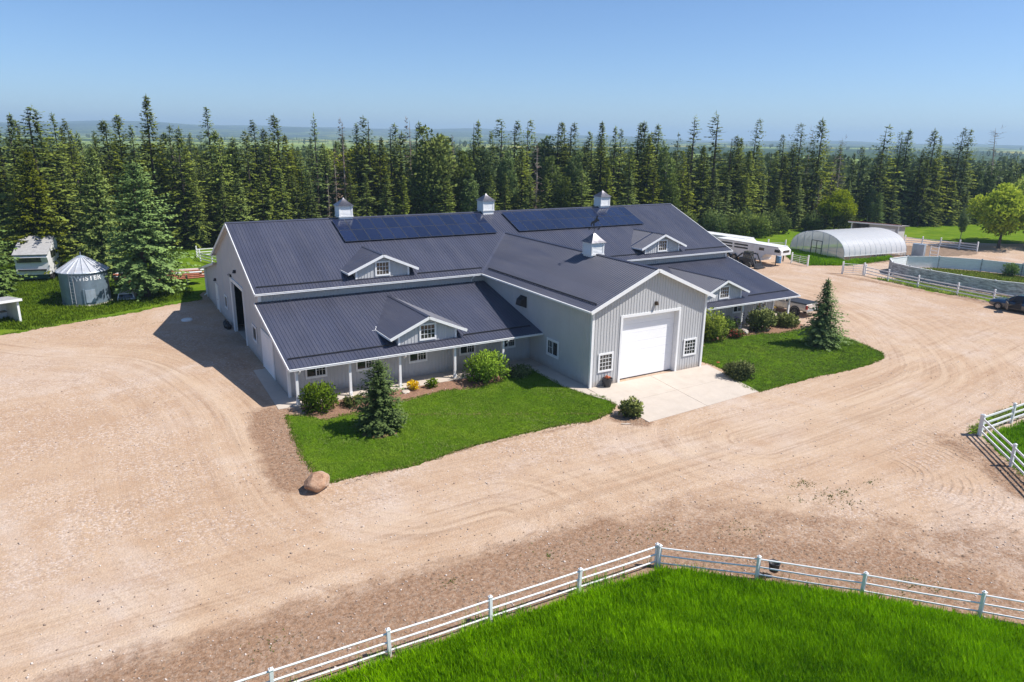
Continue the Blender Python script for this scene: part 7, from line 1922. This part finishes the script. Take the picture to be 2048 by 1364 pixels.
# ------------------------------------------------------------------ grass and small ground cover
def inside(P, X, Y):
    c = np.zeros(X.shape, bool)
    for (ax, ay), (bx, by) in zip(P, P[1:]+P[:1]):
        m = ((ay > Y) != (by > Y)) & (X < (bx-ax)*(Y-ay)/((by-ay) if by != ay else 1e-9)+ax); c ^= m
    return c
def grass(name, P, dens, h0, h1, blades, mat, seed, spread=0.05, bend=0.35, width=0.014, hide=(), clump=None, zbase=0.01, keep=None):
    r = np.random.default_rng(seed); A = np.array(P); lo, hi = A.min(0), A.max(0)
    n = int((hi-lo).prod()*dens); X = r.uniform(lo[0], hi[0], n); Y = r.uniform(lo[1], hi[1], n)
    m = inside(P, X, Y)
    if keep is not None: m &= keep(X, Y, r)
    X, Y = X[m], Y[m]; n = len(X)
    N = n*blades
    bx = np.repeat(X, blades)+r.normal(0, spread, N); by = np.repeat(Y, blades)+r.normal(0, spread, N)
    big = 0.5+0.5*np.sin(bx*1.3+np.sin(by*0.9)*2)*np.sin(by*1.1+bx*0.3)
    mid = 0.5+0.5*np.sin(bx*4.1+by*2.3+np.sin(by*3.7))
    H = r.uniform(h0, h1, N)*(0.75+0.5*big)
    a = r.uniform(0, 6.28, N); b = H*bend*r.uniform(0.2, 1.6, N); wd = width*r.uniform(0.7, 1.5, N)*(H/((h0+h1)/2))**0.3
    pa = a+1.57
    V = np.empty((N, 3, 3), np.float32)
    V[:, 0] = np.stack([bx-np.cos(pa)*wd, by-np.sin(pa)*wd, np.full(N, zbase)], 1)
    V[:, 1] = np.stack([bx+np.cos(pa)*wd, by+np.sin(pa)*wd, np.full(N, zbase)], 1)
    V[:, 2] = np.stack([bx+np.cos(a)*b, by+np.sin(a)*b, zbase+H], 1)
    fld = np.sin(bx*0.37+np.sin(by*0.53)*1.3)*np.sin(by*0.41+bx*0.15)
    tint = np.clip(0.30+0.26*big+0.2*mid+0.22*fld+r.normal(0, 0.17, N), 0, 1)
    T = np.stack([tint*0.75, tint*0.75, np.clip(tint*1.15, 0, 1)], 1).ravel()
    F = np.arange(N*3).reshape(-1, 3)
    o = link(name, np_mesh(name, V.reshape(-1, 3), F, M[mat], {'tint': T})); return tag(o, kind='stuff')
VIS = [(7.35, -31.0), (4.1, -30.8), (0.7, -30.6), (-2.7, -30.5), (-6.2, -30.35), (-8, -30.3), (-8, -33.5), (-2, -35.6), (5, -40), (13.5, -43.5), (18.2, -43.5), (17.4, -41.2), (14.7, -38.4), (12.3, -35.7), (9.9, -33.25)]
grass('pasture_grass', VIS, 260, 0.14, 0.32, 7, 'pasture', 501, 0.08, 0.5, 0.015)
grass('pasture_grass', [(30.9, -30.2), (44, -30.2), (44, -46), (18, -44), (24.6, -36.6), (28.1, -33.0)], 55, 0.15, 0.34, 6, 'pasture', 502, 0.08, 0.35, 0.022)
grass('lawn_grass', LAWN_L, 190, 0.035, 0.075, 5, 'lawngrass', 503, 0.05, 0.5, 0.010)
grass('lawn_grass', LAWN_R, 100, 0.04, 0.08, 5, 'lawngrass', 504, 0.06, 0.5, 0.013)
grass('meadow_grass', [(-24, 23), (-14, 17.6), (-2, 24.0), (-1, 27), (-1, 46), (4, 60), (-26, 62)], 26, 0.10, 0.28, 5, 'lawngrass', 505, 0.12, 0.5, 0.028)
grass('meadow_grass', PEN_GRASS, 25, 0.08, 0.22, 5, 'weed', 506, 0.12, 0.5, 0.03)
grass('garden_weeds', GREEN_GH, 40, 0.15, 0.45, 6, 'pasture', 507, 0.14, 0.5, 0.05)
grass('margin_grass', MARGIN_R, 40, 0.06, 0.2, 5, 'weed', 508, 0.10, 0.5, 0.02)
grass('pen_strip_grass', PEN_STRIP, 12, 0.08, 0.25, 5, 'weed', 509, 0.12, 0.5, 0.03)
grass('dry_stalks', VIS, 6, 0.12, 0.3, 6, 'drygrass', 513, 0.08, 0.8, 0.012, keep=lambda X, Y, r: r.random(len(X)) < np.clip(np.sin(X*0.6+1)*np.sin(Y*0.7)*1.5, 0, 1))
grass('lawn_clover', LAWN_L, 14, 0.03, 0.06, 6, 'weed', 514, 0.06, 0.8, 0.016, keep=lambda X, Y, r: r.random(len(X)) < np.clip(np.sin(X*0.9+1)*np.sin(Y*0.8)*1.4, 0, 1))
# tall weeds growing up through the near fence
grass('fence_weeds', [(7.5, -30.45), (-8, -29.95), (-8, -30.5), (7.4, -31.0)], 26, 0.2, 0.5, 7, 'pasture', 510, 0.08, 0.5, 0.016, keep=lambda X, Y, r: r.random(len(X)) < np.clip(0.45+0.6*np.sin(X*1.7), 0.02, 1))
grass('fence_weeds', [(7.4, -30.5), (10.1, -32.7), (14.9, -37.8), (14.5, -38.6), (7.3, -31.1)], 14, 0.08, 0.3, 6, 'drygrass', 511, 0.08, 0.5, 0.014, keep=lambda X, Y, r: r.random(len(X)) < 0.6)
# sparse weeds in the gravel margins and on the turned soil
def weeds(name, pts, mat, seed, n=60, rad=0.4, h=(0.02, 0.08)):
    P = []
    rr = random.Random(seed)
    V = []; T = []
    for (x, y), k, rd in pts:
        for i in range(k):
            a = rr.uniform(0, 6.28); d = rd*1.5*rr.random(); bx, by = x+d*math.cos(a)*1.8, y+d*math.sin(a)
            for j in range(3):
                an = rr.uniform(0, 6.28); hh = rr.uniform(*h); w = rr.uniform(0.012, 0.022); o = hh*rr.uniform(0.3, 1.0)
                V += [(bx-w*math.sin(an), by+w*math.cos(an), 0.006), (bx+w*math.sin(an), by-w*math.cos(an), 0.006), (bx+o*math.cos(an), by+o*math.sin(an), hh)]; T += [rr.random()]*3
    o = link(name, np_mesh(name, np.array(V), np.arange(len(V)).reshape(-1, 3), M[mat], {'tint': np.array(T)})); tag(o, kind='stuff')
weeds('yard_weeds', [((17.73, -29.04), 60, 0.35), ((17.74, -30.34), 70, 0.4), ((18.62, -30.46), 40, 0.25), ((20.52, -30.42), 24, 0.3), ((16.25, -29.92), 20, 0.3), ((17.79, -31.28), 30, 0.3), ((12.19, -30.47), 40, 0.6), ((7.48, -28.68), 40, 0.8), ((4.34, -28.11), 40, 0.7), ((0.41, -27.85), 30, 0.3), ((-5.84, -27.97), 30, 0.4), ((9.36, -28.89), 30, 0.5), ((14.41, -35.97), 36, 0.3), ((15.11, -36.63), 36, 0.35), ((-4.95, 15.67), 20, 0.5), ((-7.38, 17.84), 26, 0.7), ((-9.91, 16.97), 30, 0.7), ((-3.93, 18.40), 20, 0.6)], 'weed', 520)
# lawn edge tufts: break the mown outline
def edge(P, name, n, seed, mat='lawngrass', h=(0.05, 0.12)):
    rr = random.Random(seed); pts = []
    for (a, b), (c, d) in zip(P, P[1:]+P[:1]):
        L = math.hypot(c-a, d-b)
        for k in range(int(L*n)):
            t = rr.random(); pts.append(((a+(c-a)*t+rr.gauss(0, 0.06), b+(d-b)*t+rr.gauss(0, 0.06)), 2, 0.07))
    weeds(name, pts, mat, seed, h=h)
edge(LAWN_L, 'lawn_edge_grass', 22, 531); edge(LAWN_R, 'lawn_edge_grass', 14, 532); edge(LAWN_L[:13], 'lawn_edge_dry_grass', 14, 534, 'drygrass', (0.04, 0.10)); edge(PASTURE[:6], 'pasture_edge_grass', 30, 535, 'pasture', (0.12, 0.35)); edge(MEADOW_L[1:8], 'meadow_edge_grass', 10, 533, 'lawngrass', (0.1, 0.25))

# loose gravel: pebbles in the near yard
def pebbles():
    r = np.random.default_rng(600); n = 16000
    d = 17+45*r.random(n)**1.5; az = np.radians(r.uniform(-14, 76, n)); X = CAM.x+np.sin(az)*d; Y = CAM.y+np.cos(az)*d
    ok = ~inside(LAWN_L, X, Y) & ~inside(PASTURE, X, Y) & ~inside(LAWN_R, X, Y) & ~inside(MEADOW_L, X, Y) & ~((X > -1.1) & (X < 28) & (Y > -20.2) & (Y < 25) & ((Y > -9) | (X > 15)))
    X, Y = X[ok], Y[ok]; n = len(X)
    base = np.array([[1, 0, 0], [0, 1, 0], [-1, 0, 0], [0, -1, 0], [0, 0, 0.8], [0, 0, -0.3]], float)
    F0 = np.array([[0, 1, 4], [1, 2, 4], [2, 3, 4], [3, 0, 4], [1, 0, 5], [2, 1, 5], [3, 2, 5], [0, 3, 5]])
    s = 0.010+0.05*r.random(n)**5; V = base[None]*s[:, None, None]*r.uniform(0.6, 1.4, (n, 6, 1)); a = r.uniform(0, 6.28, n)
    c, q = np.cos(a)[:, None], np.sin(a)[:, None]
    W = np.stack([V[..., 0]*c-V[..., 1]*q+X[:, None], V[..., 0]*q+V[..., 1]*c+Y[:, None], V[..., 2]+0.008], -1)
    T = np.repeat(r.random(n), 6)
    t = NT('loose_gravel'); t.done(t.ramp(t.attr('tint'), [(0.0, (0.22, 0.16, 0.13)), (0.4, (0.46, 0.36, 0.29)), (1.0, (0.68, 0.61, 0.55))]), 0.9, 0, None, 0.2); M['pebble'] = t.mat
    o = link('loose_gravel', np_mesh('loose_gravel', W.reshape(-1, 3), (F0[None]+np.arange(n)[:, None, None]*6).reshape(-1, 3), M['pebble'], {'tint': T})); tag(o, kind='stuff')
pebbles()
# clods on the turned soil
def clods():
    r = np.random.default_rng(601); Vs = []
    for (P, w, st), k in zip(SOIL[:8], (2600, 1500, 900, 300, 300, 700, 200, 200)):
        for i in range(k):
            j = r.integers(0, len(P)-1); t = r.random(); a, b = P[j], P[j+1]; Vs.append((a[0]+(b[0]-a[0])*t+r.normal(0, w*0.55), a[1]+(b[1]-a[1])*t+r.normal(0, w*0.55)))
    XY = np.array(Vs); ok = ~inside(LAWN_L, XY[:, 0], XY[:, 1]) & ~inside(PASTURE, XY[:, 0], XY[:, 1]); XY = XY[ok]; n = len(XY)
    base = np.array([[1, 0, 0], [0, 1, 0], [-1, 0, 0], [0, -1, 0], [0, 0, 0.7]], float); F0 = np.array([[0, 1, 4], [1, 2, 4], [2, 3, 4], [3, 0, 4]])
    s = 0.015+0.05*r.random(n)**2.5; V = base[None]*s[:, None, None]*r.uniform(0.6, 1.4, (n, 5, 1)); a = r.uniform(0, 6.28, n); c, q = np.cos(a)[:, None], np.sin(a)[:, None]
    W = np.stack([V[..., 0]*c-V[..., 1]*q+XY[:, :1], V[..., 0]*q+V[..., 1]*c+XY[:, 1:], V[..., 2]+0.004], -1)
    t = NT('soil_clods'); t.done(t.ramp(t.attr('tint'), [(0.0, (0.13, 0.09, 0.065)), (1.0, (0.33, 0.24, 0.17))]), 0.95, 0, None, 0.1)
    o = link('soil_clods', np_mesh('soil_clods', W.reshape(-1, 3), (F0[None]+np.arange(n)[:, None, None]*5).reshape(-1, 3), t.mat, {'tint': np.repeat(r.random(n), 5)})); tag(o, kind='stuff')
clods()

# ------------------------------------------------------------------ haze: the air out to the hills
def haze():
    q = MB(); q.span((-7800, -7800, -1.5), (7800, 7800, 130)); me = q.mesh('haze', [])
    m = bpy.data.materials.new('thin_summer_haze'); m.use_nodes = True; nt = m.node_tree; nt.nodes.clear()
    v = nt.nodes.new('ShaderNodeVolumePrincipled'); v.inputs['Color'].default_value = (0.56, 0.79, 1.0, 1); v.inputs['Density'].default_value = 0.00024; v.inputs['Anisotropy'].default_value = 0.1
    o = nt.nodes.new('ShaderNodeOutputMaterial'); nt.links.new(v.outputs[0], o.inputs['Volume'])
    me.materials.append(m); tag(link('haze', me), kind='stuff')
haze()
